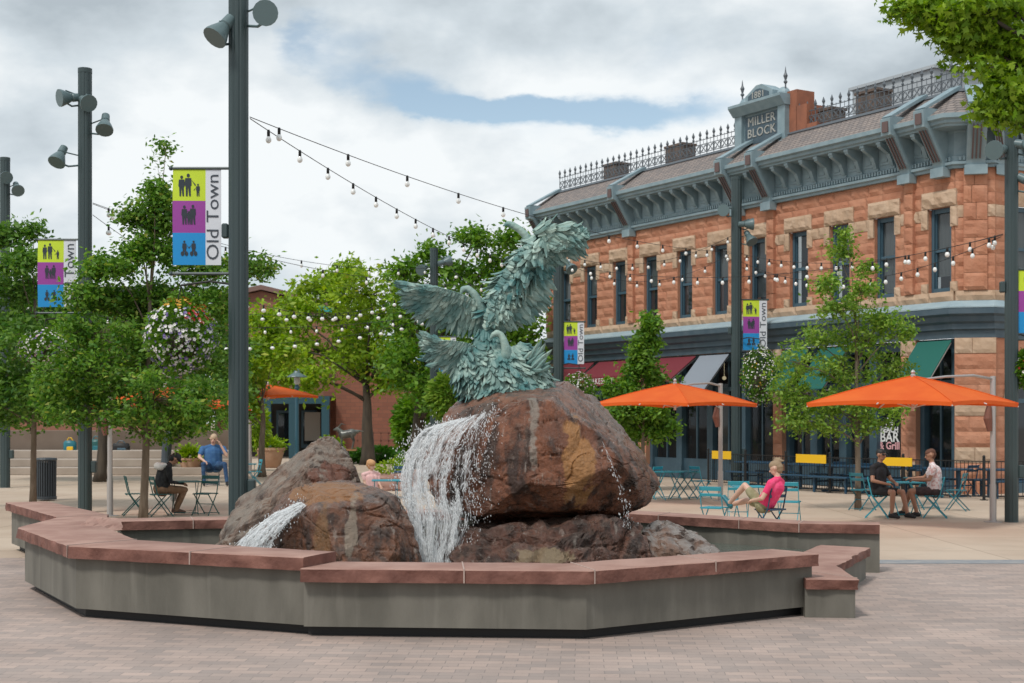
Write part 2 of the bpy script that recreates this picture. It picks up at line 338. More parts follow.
def conc_mat():
    m = mat('concrete', (.105, .098, .08), .8, c2=(.185, .172, .143), scale=2.6, stretch=(1, 1, .35), bump=.15, bscale=35, lo=.3, hi=.7)
    nt = m.node_tree; N = nt.nodes.new; L = nt.links.new; b = nt.nodes['Principled BSDF']; src = b.inputs['Base Color'].links[0].from_socket
    tc = N('ShaderNodeTexCoord'); mp = N('ShaderNodeMapping'); mp.inputs['Scale'].default_value = (9, 9, .8); L(tc.outputs['Object'], mp.inputs['Vector'])
    n = N('ShaderNodeTexNoise'); n.inputs['Scale'].default_value = 1; n.inputs['Detail'].default_value = 5; L(mp.outputs[0], n.inputs['Vector'])
    r = N('ShaderNodeMapRange'); r.inputs[1].default_value = .55; r.inputs[2].default_value = .72; r.inputs[4].default_value = .25; L(n.outputs[0], r.inputs[0])
    x = N('ShaderNodeMix'); x.data_type = 'RGBA'; L(r.outputs[0], x.inputs[0]); L(src, x.inputs[6]); x.inputs[7].default_value = (.28, .26, .22, 1); L(x.outputs[2], b.inputs['Base Color']); return m
M['conc'] = conc_mat()
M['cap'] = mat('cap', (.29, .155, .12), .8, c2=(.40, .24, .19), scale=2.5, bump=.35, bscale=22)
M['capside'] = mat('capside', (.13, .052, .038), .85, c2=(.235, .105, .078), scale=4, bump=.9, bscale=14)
M['joint'] = mat('joint', (.44, .33, .28), .8)
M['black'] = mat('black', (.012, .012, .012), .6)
M['stoneR'] = mat('stoneR', (.45, .195, .11), .9, c2=(.53, .26, .16), scale=3, bump=.7, bscale=18, island=((.38, .155, .09), .5))
M['stoneB'] = mat('stoneB', (.46, .32, .215), .9, c2=(.56, .41, .29), scale=4, bump=.6, bscale=14, island=((.42, .28, .18), .5))
M['mortar'] = mat('mortar', (.36, .18, .11), .95)
M['tealL'] = mat('tealL', (.20, .28, .31), .5, c2=(.26, .345, .375), scale=3)
M['tealD'] = mat('tealD', (.05, .085, .11), .5, c2=(.075, .11, .135), scale=3)
M['ledge'] = mat('ledge', (.27, .36, .40), .6, c2=(.33, .42, .45), scale=2)
M['navy'] = mat('navy', (.05, .10, .135), .45)
M['iron'] = mat('iron', (.10, .115, .13), .5)
M['rust'] = mat('rust', (.19, .075, .05), .7)
M['inset'] = mat('inset', (.13, .085, .08), .7)
M['pole'] = mat('pole', (.032, .052, .054), .42, c2=(.044, .068, .069), scale=4, stretch=(1, 1, .1))
M['lampgrey'] = mat('lampgrey', (.10, .15, .155), .4)
M['lens'] = mat('lens', (.05, .03, .03), .15)
M['silver'] = mat('silver', (.48, .45, .43), .4, metal=.5)
M['orange'] = mat('orange', (.76, .115, .012), .85, c2=(.84, .16, .02), scale=1.6, bump=.25, bscale=5)
def canvas(m):
    nt = m.node_tree; N = nt.nodes.new; L = nt.links.new; b = nt.nodes['Principled BSDF']; t = N('ShaderNodeBsdfTranslucent'); t.inputs[0].default_value = (.85, .16, .02, 1); mx = N('ShaderNodeMixShader'); mx.inputs[0].default_value = .3
    L(b.outputs[0], mx.inputs[1]); L(t.outputs[0], mx.inputs[2]); L(mx.outputs[0], nt.nodes['Material Output'].inputs[0])
canvas(M['orange'])
M['aqua'] = mat('aqua', (.03, .30, .38), .4)
M['aqua2'] = mat('aqua2', (.02, .16, .20), .4)
M['greenchair'] = mat('greenchair', (.015, .10, .095), .4)
M['pblue'] = mat('pblue', (.015, .06, .11), .45)
M['patina'] = mat('patina', (.42, .545, .47), .55, c2=(.06, .19, .19), scale=3.4, bump=.6, bscale=30, island=((.08, .18, .165), .85), lo=.42, hi=.64)  # green bronze; pale and dark tones also paint highlights and shadows into the feathers
M['patina_core_shade'] = mat('patina_core_shade', (.05, .10, .095), .7, c2=(.14, .22, .20), scale=8, bump=.5, bscale=30)  # darker copy for the core, painting in the shade between feathers
M['trunk'] = mat('trunk', (.13, .095, .065), .9, c2=(.22, .17, .125), scale=10, stretch=(1, 1, .2), bump=.5, bscale=30)
M['trunkD'] = mat('trunkD', (.05, .04, .03), .9, c2=(.09, .07, .05), scale=6, stretch=(1, 1, .2), bump=.5, bscale=20)
M['leafA'] = leafmat('leafA', (.04, .13, .012), (.19, .34, .045), (.40, .42, .08))
M['leafB'] = leafmat('leafB', (.04, .13, .016), (.18, .32, .05))
M['leafC'] = leafmat('leafC', (.13, .26, .01), (.34, .47, .035), (.5, .5, .08))
M['leafD'] = leafmat('leafD', (.055, .16, .015), (.19, .33, .035))
M['leafE'] = leafmat('leafE', (.09, .21, .02), (.30, .43, .065))
M['leafF'] = leafmat('leafF', (.12, .25, .012), (.32, .46, .035))
M['hedge'] = leafmat('hedge', (.05, .16, .02), (.11, .25, .04))
M['glassUp'] = glassmat('glassUp', (.03, .04, .05), .6)
M['glassSt'] = glassmat('glassSt', (.02, .025, .03), .45)
M['curtain'] = mat('curtain', (.55, .56, .55), .9)
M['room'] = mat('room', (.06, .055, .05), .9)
M['roomL'] = mat('roomL', (.42, .38, .34), .9)
M['maroon'] = mat('maroon', (.17, .02, .03), .8)
M['grayaw'] = mat('grayaw', (.24, .27, .31), .8)
M['greenaw'] = mat('greenaw', (.008, .11, .085), .8)
M['white'] = mat('white', (.78, .78, .76), .6)
M['offw'] = mat('offw', (.60, .58, .55), .7)
M['yellow'] = mat('yellow', (.85, .50, .01), .55)
M['bk_brick'] = None
# ------------------------------------------------------------------ ground
def sheet(name, pts, z, m):
    b = MB(); b.add([(p[0], p[1], z) for p in pts], [tuple(range(len(pts)))]); o = b.build(name, M[m], fix=False); return structure(o)
sheet('ground', [(-400, -60), (400, -60), (400, 900), (-400, 900)], 0.0, 'beige')
sheet('brick_pavement', [(-60, -30), (60, -30), (60, 19.6), (9, 19.6), (4.6, 19.6), (4.6, 20.4), (-7.6, 20.4), (-9.2, 22.6), (-60, 24)], .004, 'paver')
sheet('paving_band', [(4.8, 19.55), (60, 19.55), (60, 20.1), (4.8, 20.1)], .008, 'band')
# ------------------------------------------------------------------ fountain basin
fount = empty('fountain_basin', (-.5, 16.5, 0), 0, 'concrete fountain basin wall with pink sandstone caps around the boulders', 'fountain')
def wall_run(pts_out, pts_in, z0, z1, name, m, inset=0, **k):
    """a closed strip between an outer and an inner polyline"""
    n = len(pts_out); mb = MB(); P = [Vector((*p, 0)) for p in pts_out]; Q = [Vector((*p, 0)) for p in pts_in]
    vs = []
    for a, b in zip(P, Q):
        d = (b-a).normalized()*inset; a2 = a+d; b2 = b-d
        vs += [(a2.x, a2.y, z0), (b2.x, b2.y, z0), (b2.x, b2.y, z1), (a2.x, a2.y, z1)]
    fs = []
    for i in range(n-1):
        o = i*4
        for j in range(4): fs.append((o+j, o+(j+1) % 4, o+4+(j+1) % 4, o+4+j))
    fs += [(3, 2, 1, 0), ((n-1)*4, (n-1)*4+1, (n-1)*4+2, (n-1)*4+3)]
    mb.add(vs, fs); return mb
def capstones(pts_out, pts_in, z1, th, joints=(), seed=1, rough=.012):
    """a sandstone cap run: subdivided, with split (rock-faced) edges and a pale joint between stones"""
    r = random.Random(seed); out = [Vector((*p, 0)) for p in pts_out]; inn = [Vector((*p, 0)) for p in pts_in]
    mb = MB(); sec = []
    for i in range(len(out)-1):
        L_ = (out[i+1]-out[i]).length; n = max(2, int(L_/.07))
        for k in range(n+(1 if i == len(out)-2 else 0)): sec.append((out[i].lerp(out[i+1], k/n), inn[i].lerp(inn[i+1], k/n)))
    vs = []; rows = [(0, 0), (.0, .3), (0, .62), (.0, .94), (.02, 1), (.5, 1), (.98, 1), (1, .94), (1, .5), (1, 0)]
    for a, b in sec:
        for u, w in rows:
            p = a.lerp(b, u); q = Vector((p.x, p.y, z1-th+th*w))
            edge = 1 if u in (0, 1) else .2
            nv = noise.noise(Vector((p.x*5+seed, p.y*5, q.z*14)))*rough*1.6+noise.noise(Vector((p.x*17, p.y*17, q.z*30)))*rough*.8
            dr = (a-b).normalized()*(1 if u < .5 else -1)
            q = q+dr*nv*edge
            if u not in (0, 1): q.z += noise.noise(Vector((p.x*2.5, p.y*2.5, seed)))*.004
            vs.append(q)
    k = len(rows); fs = []
    for i in range(len(sec)-1):
        for j in range(k-1): fs.append((i*k+j, i*k+j+1, (i+1)*k+j+1, (i+1)*k+j))
        fs.append((i*k+k-1, i*k, (i+1)*k, (i+1)*k+k-1))
    fs += [tuple(range(k)), tuple((len(sec)-1)*k+j for j in range(k))]
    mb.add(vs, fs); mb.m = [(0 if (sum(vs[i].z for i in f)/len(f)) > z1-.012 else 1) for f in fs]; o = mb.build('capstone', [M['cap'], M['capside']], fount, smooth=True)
    jb = MB()
    for i, t in joints:
        a = out[i].lerp(out[i+1], t); b = inn[i].lerp(inn[i+1], t); d = (out[i+1]-out[i]).normalized()*.006; e = (a-b).normalized()*.012
        poly = [a+e-d, a+e+d, b-e+d, b-e-d]; jb.prism([(p.x, p.y) for p in poly], z1-th+.004, z1+.006)
    if joints: jb.build('mortar_joint', M['joint'], o)
    return o
ZL, ZR_, TH = .74, .645, .125
Lo = [(-7.85, 21.7), (-5.95, 18.35), (-5.87, 16.6), (-4.47, 14.12), (-1.93, 12.93)]
Li = [(-7.3, 22.0), (-5.45, 18.9), (-4.95, 16.9), (-3.98, 14.85), (-1.70, 13.52)]
def concrete(po, pi, z1, rec=.09, toe=.10, toer=.12):
    wall_run(po, pi, toe, z1, 'w', 0, rec).build('basin_wall', M['conc'], fount)
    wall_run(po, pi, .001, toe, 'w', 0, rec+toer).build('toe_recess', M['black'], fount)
concrete(Lo, Li, ZL-TH)
capstones(Lo, Li, ZL, TH, [(1, .02), (2, .98), (3, .54)], 3)
Ro = [(-1.945, 12.86), (.70, 12.66), (3.13, 14.30)]
Ri = [(-1.80, 13.52), (.52, 13.36), (2.75, 14.85)]
concrete(Ro, Ri, ZR_-TH)
capstones(Ro, Ri, ZR_, TH, [(0, .57), (1, .02), (1, .52)], 5)
# low zigzag bench at the right
Bo = [(2.98, 14.18), (3.50, 14.13), (3.60, 15.5), (4.52, 17.70)]
Bi = [(2.98, 14.75), (3.0, 15.0), (3.15, 16.2), (3.98, 18.1)]
concrete(Bo, Bi, .40-.1, rec=.05, toe=.002, toer=0)
capstones(Bo, Bi, .40, .105, [(1, .1)], 8, rough=.02)
# rear walls
Ko = [(4.92, 18.75), (3.95, 19.05), (1.8, 21.3), (-1.5, 21.6), (-3.9, 19.95), (-5.5, 19.5)]
Ki = [(4.82, 18.35), (3.78, 18.55), (1.55, 20.7), (-1.3, 20.95), (-3.75, 19.35), (-5.3, 18.95)]
concrete(Ko, Ki, ZR_-TH, rec=.06, toe=.002, toer=0)
capstones(Ko, Ki, ZR_, TH, [(0, .98), (1, .3), (1, .75), (4, .4)], 11)
# split chip on the inner corner of the left cap
def hull(name, pts, m, parent, sub=4, amp=.08, fr=1.5, seed=0, fine=.02, relax=.3, chis=0, smooth=True, sharp=26, crack=.0):
    """a stone: convex lump, planes struck off it, then fractures and grain pushed into the surface"""
    bm = bmesh.new()
    for p in pts: bm.verts.new(p)
    bmesh.ops.convex_hull(bm, input=bm.verts)
    for v in [v for v in bm.verts if not v.link_faces]: bm.verts.remove(v)
    bmesh.ops.triangulate(bm, faces=bm.faces)
    for it in range(sub):
        bmesh.ops.subdivide_edges(bm, edges=[e for e in bm.edges if e.calc_length() > .018], cuts=1, use_grid_fill=True)
        bmesh.ops.triangulate(bm, faces=bm.faces)
        if it in (1, 2) and relax: bmesh.ops.smooth_vert(bm, verts=bm.verts, factor=.5*relax, use_axis_x=True, use_axis_y=True, use_axis_z=True)
    co = np.array([v.co for v in bm.verts]); c = (co.max(0)+co.min(0))/2; rs = np.random.RandomState(int(seed*10)+1)
    for k in range(chis):
        n = rs.normal(size=3); n[1] = -abs(n[1])-.35; n /= np.linalg.norm(n); q = (co-c)@n; ext = q.max(); d = ext*(1-rs.uniform(.05, .17)); w = q > d; co[w] -= np.outer(q[w]-d, n)
    for v, p in zip(bm.verts, co): v.co = p
    bm.normal_update(); o3 = Vector((seed*3.1, seed*1.7, seed*2.3)); disp = []
    for v in bm.verts:
        p = v.co*fr+o3; n = noise.noise(p)+.5*noise.noise(p*2.1)
        vd = noise.voronoi(v.co*fr*1.6+o3)[0]; rg = vd[1]-vd[0]               # flat-ish cells meeting in edges
        q = (p.x*.5+p.z*1.5+p.y*.5)*1.2+.5*noise.noise(p*.8); st = q-math.floor(q); st = min(1, st*6)*.5-.25
        h = amp*(n*.35+.75*(min(rg, .22)/.22-.5)+.5*st)+fine*(noise.noise(v.co*8+o3)+.7*noise.noise(v.co*19)+.5*noise.noise(v.co*37))
        if crack:
            for w_ in (1.1, 1.9):
                cn_ = abs(noise.noise(Vector((v.co.x*.9, v.co.y*.9, v.co.z*2.2))*w_+o3*1.3)); h -= crack*max(0, 1-cn_/.022)
        disp.append(h)
    for v, h in zip(bm.verts, disp): v.co += v.normal*h
    me = bpy.data.meshes.new(name); bm.to_mesh(me); bm.free(); me.materials.append(m)
    me.polygons.foreach_set('use_smooth', [True]*len(me.polygons)); me.set_sharp_from_angle(angle=R(sharp))
    return link(name, me, parent)
hull('broken_edge', [W(78, 526, 16.9), W(92, 516, 17.6), W(122, 519, 17.4), W(124, 530, 16.9), W(92, 536, 16.6), W(84, 534, 16.3), W(100, 519, 17.2)], M['cap'], fount, 3, .02, 6, 2, .012)
b = MB(); b.add([(x, y, .30) for x, y in [(-1.6, 13.35), (.5, 13.2), (2.7, 14.6), (3.3, 16.2), (4.2, 18.2), (3.8, 18.6), (1.6, 20.8), (-1.3, 21), (-3.8, 19.4), (-5.4, 18.9), (-5.1, 16.8), (-4.0, 14.7)]], [tuple(range(12))])
def water_mat():
    m, nt, p = newmat('water'); N = nt.nodes.new; L = nt.links.new
    p.inputs['Base Color'].default_value = (.10, .12, .10, 1); p.inputs['Roughness'].default_value = .08
    n = N('ShaderNodeTexNoise'); n.inputs['Scale'].default_value = 9; n.inputs['Detail'].default_value = 4; bp = N('ShaderNodeBump'); bp.inputs['Strength'].default_value = .6; bp.inputs['Distance'].default_value = .05
    tc = N('ShaderNodeTexCoord'); L(tc.outputs['Object'], n.inputs['Vector']); L(n.outputs[0], bp.inputs['Height']); L(bp.outputs[0], p.inputs['Normal']); return m
M['water'] = water_mat()
structure(b.build('water', M['water'], fix=False))
# ------------------------------------------------------------------ boulders
def rk(pts): return [W(*p) for p in pts]
main_o = Vector((0, 0, 0))
def rock(name, label, pts, mname, **k):
    P = rk(pts); g_ = k.pop('grow', 1.0); c_ = sum(P, Vector())/len(P); P = [Vector((c_.x+(p.x-c_.x)*g_, c_.y+(p.y-c_.y)*g_, c_.z+(p.z-c_.z)*g_)) for p in P]; o = hull(name, P, M[mname], None, **k); tag(o, label, 'boulder', 'boulders of the fountain'); return o
def local(P, px, py, Y):                # the same point in a rock's own coordinates
    lo = [min(p[i] for p in P) for i in range(3)]; hi = [max(p[i] for p in P) for i in range(3)]
    return tuple(W(px, py, Y)-Vector(((lo[0]+hi[0])/2, (lo[1]+hi[1])/2, lo[2])))
MAIN = [(466, 506, 16.2), (474, 512, 16.2), (520, 503, 15.75), (560, 493, 15.5), (600, 495, 15.5), (622, 502, 15.8), (634, 508, 16.4), (512, 408, 16.25), (530, 402, 16.1), (550, 404, 15.95), (601, 446, 15.55), (612, 470, 15.5), (586, 440, 15.6),
        (418, 455, 16.8), (424, 480, 16.6), (436, 502, 16.6), (450, 412, 17.2), (474, 390, 17.9), (505, 385, 18.1), (540, 383, 18), (566, 383, 17.9), (594, 400, 18.2), (612, 420, 18), (641, 452, 17.7), (657, 484, 17.5), (645, 502, 17.3),
        (470, 430, 19.2), (570, 410, 19.5), (630, 470, 19.2), (480, 524, 18.6), (610, 518, 18.4), (500, 524, 17.4), (600, 518, 17.3)]
M['rock1'] = rock_mat('rock1', ochre=[(local(rk(MAIN), 577, 462, 15.75), (.20, .8, .50), (.40, .19, .065), .85), (local(rk(MAIN), 532, 430, 16.05), (.08, .6, .60), (.27, .23, .19), .8), (local(rk(MAIN), 620, 410, 17.9), (.6, 1.6, .5), (.25, .21, .18), .45)])
rock('boulder', 'huge red brown boulder carrying the bronze birds, with an ochre patch on its face', MAIN, 'rock1', sub=5, amp=.042, fr=.95, seed=3.3, fine=.010, relax=0, chis=12, crack=.022, grow=1.02, sharp=18)
BASE = [(446, 560, 15.7), (436, 536, 16.1), (500, 531, 15.75), (560, 523, 15.7), (620, 520, 15.9), (640, 527, 16.4), (652, 560, 16.1), (440, 600, 15.5), (560, 610, 15.0), (660, 600, 16), (470, 530, 18.6), (620, 522, 18.4), (450, 600, 18.6), (650, 600, 18.4), (520, 520, 17.6), (600, 518, 17.4)]
M['rock2'] = rock_mat('rock2', grey=.2, ochre=[(local(rk(BASE), 552, 556, 15.3), (.42, .8, .09), (.27, .20, .12), .8)], red=(.095, .04, .026))
rock('boulder', 'dark wet red rock slab lying under the huge boulder', BASE, 'rock2', sub=5, amp=.09, fr=1.5, seed=8.1, fine=.018, relax=.15, chis=14, crack=.03, sharp=20)
SM = [(643, 530, 16.6), (660, 522, 17), (690, 532, 16.9), (718, 553, 16.6), (700, 565, 16.2), (650, 570, 16.2), (640, 600, 16.2), (720, 600, 16.4), (660, 525, 18), (700, 540, 18), (650, 600, 18), (716, 600, 17.8)]
M['rock3'] = rock_mat('rock3', grey=.9, red=(.15, .085, .06), grey_c=(.30, .265, .24))
rock('boulder', 'small grey splashed rock at the right foot of the huge boulder', SM, 'rock3', sub=4, amp=.07, fr=2.2, seed=4.4, fine=.02, relax=.2, chis=12)
PK = [(206, 545, 17.3), (228, 516, 18), (238, 502, 18.2), (256, 491, 18.3), (276, 481, 18.3), (292, 464, 18.2), (306, 448, 18.1), (316, 440, 18), (322, 436, 18), (332, 436, 18), (344, 447, 18), (352, 462, 17.9), (357, 478, 17.9), (240, 540, 16.9), (210, 570, 17), (290, 505, 17.0), (345, 484, 17.3), (320, 452, 17.6), (345, 560, 17.2), (300, 470, 19.2), (338, 450, 19.0), (360, 490, 19.2), (240, 520, 19.3), (230, 580, 19.3), (370, 570, 19.2), (260, 600, 16.9)]
M['rock4'] = rock_mat('rock4', grey=.75, red=(.155, .095, .068), dark=(.06, .04, .03), grey_c=(.27, .225, .18), ochre=[(local(rk(PK), 330, 472, 17.1), (.30, .9, .26), (.16, .058, .032), .9)])  # red-brown patch also paints in the shade of a recess that isn't modelled
rock('boulder', 'pointed grey brown rock rising behind the low left boulder', PK, 'rock4', sub=5, amp=.05, fr=1.3, seed=6.2, fine=.013, relax=0, chis=14, crack=.02, sharp=18)
LO = [(268, 556, 15.4), (288, 490, 15.9), (310, 484, 16.2), (350, 483, 16.2), (300, 496, 15.5), (380, 497, 15.5), (376, 487, 16), (398, 498, 15.9), (412, 528, 15.7), (420, 560, 15.6), (424, 600, 15.5), (262, 600, 15.4), (330, 520, 14.95), (380, 515, 15.1), (340, 600, 14.7), (300, 530, 15.1), (400, 600, 15.0), (280, 500, 17), (400, 505, 17.2), (420, 600, 17.4), (270, 600, 17.2), (340, 482, 17.2), (244, 560, 16), (240, 600, 15.9), (275, 520, 16.1)]
M['rock5'] = rock_mat('rock5', grey=.35, red=(.125, .048, .024), ochre=[(local(rk(LO), 322, 492, 15.7), (.5, .9, .14), (.33, .15, .05), .7), (local(rk(LO), 322, 540, 15.0), (.10, .6, .35), (.25, .13, .05), .6), (local(rk(LO), 350, 530, 15.0), (.07, .6, .42), (.30, .24, .18), .7)])
rock('boulder', 'low rounded wet brown boulder with the small stream running off it', LO, 'rock5', sub=5, amp=.04, fr=1.2, seed=2.7, fine=.010, relax=.15, chis=12, crack=.02, sharp=18)

# ------------------------------------------------------------------ falling water
def fallmat():
    m, nt, b = newmat('fall'); b.inputs['Base Color'].default_value = (.97, .98, .98, 1); b.inputs['Roughness'].default_value = .25
    N = nt.nodes.new; L = nt.links.new; t = N('ShaderNodeBsdfTransparent'); mx = N('ShaderNodeMixShader'); g = N('ShaderNodeNewGeometry')
    tl = N('ShaderNodeBsdfTranslucent'); tl.inputs[0].default_value = (1, 1, 1, 1); m2 = N('ShaderNodeMixShader'); m2.inputs[0].default_value = .55; L(b.outputs[0], m2.inputs[1]); L(tl.outputs[0], m2.inputs[2])
    r = N('ShaderNodeMapRange'); r.inputs[3].default_value = .0; r.inputs[4].default_value = .55; L(g.outputs['Random Per Island'], r.inputs[0]); L(r.outputs[0], mx.inputs[0]); L(m2.outputs[0], mx.inputs[1]); L(t.outputs[0], mx.inputs[2]); L(mx.outputs[0], nt.nodes['Material Output'].inputs[0]); return m
M['fall'] = fallmat()
def sheetmat():
    m, nt, b = newmat('sheetwater'); N = nt.nodes.new; L = nt.links.new; b.inputs['Base Color'].default_value = (.95, .97, .98, 1); b.inputs['Roughness'].default_value = .2
    at_ = N('ShaderNodeAttribute'); at_.attribute_name = 'flow'
    def nz(sc_, det):
        mp = N('ShaderNodeMapping'); mp.inputs['Scale'].default_value = sc_; L(at_.outputs['Vector'], mp.inputs['Vector']); n = N('ShaderNodeTexNoise'); n.inputs['Scale'].default_value = 1; n.inputs['Detail'].default_value = det; n.inputs['Distortion'].default_value = .6; L(mp.outputs[0], n.inputs['Vector']); return n.outputs[0]
    def op(o, x, y):
        k = N('ShaderNodeMath'); k.operation = o
        for i, v in enumerate((x, y)):
            if isinstance(v, (int, float)): k.inputs[i].default_value = v
            else: L(v, k.inputs[i])
        return k.outputs[0]
    sp = N('ShaderNodeSeparateXYZ'); L(at_.outputs['Vector'], sp.inputs[0])
    x = op('ADD', op('MULTIPLY', nz((11, 2.2, 3), 5), .75), op('MULTIPLY', nz((55, 13, 7), 8), .55)); x = op('SUBTRACT', x, op('MULTIPLY', op('MAXIMUM', op('SUBTRACT', sp.outputs['X'], .35), 0), .22))
    ed = op('MULTIPLY', op('ABSOLUTE', op('SUBTRACT', sp.outputs['X'], .5), 0), 2); x = op('SUBTRACT', x, op('MULTIPLY', op('MAXIMUM', op('SUBTRACT', ed, .8), 0), 1.0))
    r = N('ShaderNodeMapRange'); r.interpolation_type = 'SMOOTHSTEP'; L(x, r.inputs[0]); r.inputs[1].default_value = .59; r.inputs[2].default_value = .80; r.inputs[4].default_value = .82
    t = N('ShaderNodeBsdfTransparent'); tl = N('ShaderNodeBsdfTranslucent'); tl.inputs[0].default_value = (1, 1, 1, 1); m2 = N('ShaderNodeMixShader'); m2.inputs[0].default_value = .45; L(b.outputs[0], m2.inputs[1]); L(tl.outputs[0], m2.inputs[2])
    mx = N('ShaderNodeMixShader'); L(r.outputs[0], mx.inputs[0]); L(t.outputs[0], mx.inputs[1]); L(m2.outputs[0], mx.inputs[2]); L(mx.outputs[0], nt.nodes['Material Output'].inputs[0]); return m
M['sheet'] = sheetmat()
def strands(name, label, left, right, n, seed, depth=.18, wmin=.003, wmax=.010, lmin=.012, lmax=.075, scatter=.03, ubias=1.0, extra=0, ropes=9, gap=-.04, jit=.004, turbk=1.0, layers=3, H=1.9):
    """broken falling water: short torn pieces, gathered into ropes, with loose drops round them"""
    r = random.Random(seed); mb = MB(); Lp = [W(*p) for p in left]; Rp = [W(*p) for p in right]
    def ev(P, t):
        t = min(max(t, 0), .9999)*(len(P)-1); i = int(t); f = t-i; a = P[max(i-1, 0)]; b_ = P[i]; c = P[i+1]; d = P[min(i+2, len(P)-1)]
        return .5*((2*b_)+(c-a)*f+(2*a-5*b_+4*c-d)*f*f+(3*b_-a-3*c+d)*f**3)
    rope = [(r.random()**1.3, r.uniform(.012, .04)) for _ in range(ropes)]; made = 0
    turb = lambda u, t: Vector((noise.noise(Vector((u*9, t*9, seed)))*.05+noise.noise(Vector((u*30, t*26, seed+7)))*.022, noise.noise(Vector((u*12, t*8, seed+3)))*.06, noise.noise(Vector((u*20, t*14, seed+5)))*.03))*(.25+t)*turbk
    while made < n:
        t0 = r.random()**.9*.98
        if r.random() < .6: c_, w_ = r.choice(rope); u = c_+r.gauss(0, w_*(.35+1.3*t0))
        else: u = r.random()**ubias
        if not -.10 < u < 1.08: continue
        if noise.noise(Vector((u*8, t0*1.8, seed)))+.6*noise.noise(Vector((u*22, t0*7, seed)))+.45*noise.noise(Vector((u*50, t0*30, seed))) < gap+.30*max(0, u-.25) and r.random() < .97: continue
        made += 1; long_ = r.random() < .3; ln = r.uniform(lmax*.5, lmax) if long_ else r.uniform(lmin, lmin*2.4); w = r.uniform(wmin, wmax)*(.7 if long_ else 1.15)
        off = Vector((r.gauss(0, scatter), r.gauss(0, depth*.35), r.gauss(0, scatter)))*(.15+t0*.8); wob = Vector((r.gauss(0, jit), r.gauss(0, jit), 0))
        pts = [ev(Lp, t).lerp(ev(Rp, t), u)+off+turb(u, t)+wob*k for k, t in enumerate((t0, t0+ln*.33, t0+ln*.7, t0+ln))]
        mb.tube(pts, [w*.3, w, w*.8, w*.25], 4, cap=False)
    for _ in range(extra):
        u = r.choice((r.gauss(-.02, .08), r.random(), r.gauss(1.0, .10))); t = r.random(); p = ev(Lp, t).lerp(ev(Rp, t), u)+Vector((r.gauss(0, .04), r.gauss(0, .08), r.gauss(0, .05))); w = r.uniform(.002, .007)
        mb.tube([p-Vector((0, 0, w*1.8)), p, p+Vector((0, 0, w*1.8))], [w*.3, w, w*.3], 4, cap=False)
    flow = [(0, 0, 0)]*len(mb.v)
    for ly in range(layers):
        nu, nt_ = 44, 90; vs = []; fs = []
        for j in range(nt_+1):
            for i in range(nu+1):
                u = i/nu; t = j/nt_*.99; vs.append(ev(Lp, t).lerp(ev(Rp, t), -.02+1.04*u)+turb(u+ly*.3, t)*.8+Vector((0, (ly-1)*.05*(.2+t)+.02, 0))); flow.append((u, t*H, ly*3.7+seed))
        for j in range(nt_):
            for i in range(nu): q = j*(nu+1)+i; fs.append((q, q+1, q+nu+2, q+nu+1))
        mb.add(vs, fs, 1)
    o = mb.build(name, [M['fall'], M['sheet']], fix=False, smooth='all'); at_ = o.data.attributes.new('flow', 'FLOAT_VECTOR', 'POINT'); at_.data.foreach_set('vector', np.array(flow, 'f').ravel())
    tag(o, label, 'waterfall', None, 'stuff'); return o
strands('waterfall', 'white waterfall pouring off the left side of the huge boulder', [(452, 421, 16.4), (424, 431, 16.2), (407, 455, 16.05), (402, 485, 15.95), (410, 520, 15.85), (420, 566, 15.8), (422, 600, 15.7)],
        [(494, 410, 16.35), (487, 428, 16.1), (480, 455, 16.0), (475, 485, 15.95), (474, 515, 15.9), (458, 566, 15.8), (450, 600, 15.7)], 9000, 4, extra=2200, ubias=1.3, ropes=12, lmin=.008, lmax=.07, wmin=.0018, wmax=.0052, gap=.04, jit=.003, scatter=.022)
strands('stream', 'thin white stream sliding down beside the low brown boulder', [(300, 502, 15.5), (276, 514, 15.4), (254, 530, 15.3), (234, 552, 15.25), (226, 570, 15.2)],
        [(308, 505, 15.45), (290, 520, 15.25), (280, 532, 15.15), (268, 552, 15.1), (262, 575, 15.1)], 2200, 9, H=.9, scatter=.012, lmax=.16, lmin=.02, extra=400, wmin=.002, wmax=.006, gap=-.05, turbk=.5)
strands('trickle', 'thin broken trickle running down the right edge of the huge boulder', [(600, 440, 15.55), (613, 470, 15.45), (620, 492, 15.4), (624, 512, 15.5), (624, 530, 15.5)], [(603, 440, 15.55), (617, 470, 15.45), (625, 492, 15.4), (630, 512, 15.5), (632, 530, 15.5)], 70, 12, wmin=.0012, wmax=.0028, scatter=.006, extra=40, jit=.001, lmin=.015, lmax=.08, turbk=.4, layers=0)
# ------------------------------------------------------------------ corner commercial building
UX, UY = -.52, .854
_n = math.hypot(UX, UY); UX /= _n; UY /= _n
YR = 38.5; XR = (955-512)/F*YR
class Fr:
    def __init__(s, o, u, n): s.o = Vector((o[0], o[1], 0)); s.u = Vector((u[0], u[1], 0)).normalized(); s.n = Vector((n[0], n[1], 0)).normalized()
    def P(s, a, out, z): p = s.o+s.u*a+s.n*out; return Vector((p.x, p.y, z))
FR = Fr((XR, YR), (UX, UY), (-UY, UX))
def S(px, out=0):                      # distance along the front for a measured column of the facade
    k = (px-512)/F; o = FR.o+FR.n*out; return (o.x-k*o.y)/(-UX+k*UY)
def zf(py, px, out=0):
    p = FR.P(S(px, out), out, 0); return CH+(HY-py)/F*p.y
bld = empty('commercial_building', (XR, YR, 0), 0, 'two storey red sandstone building with teal cornice and mansard roof across the plaza', 'building')
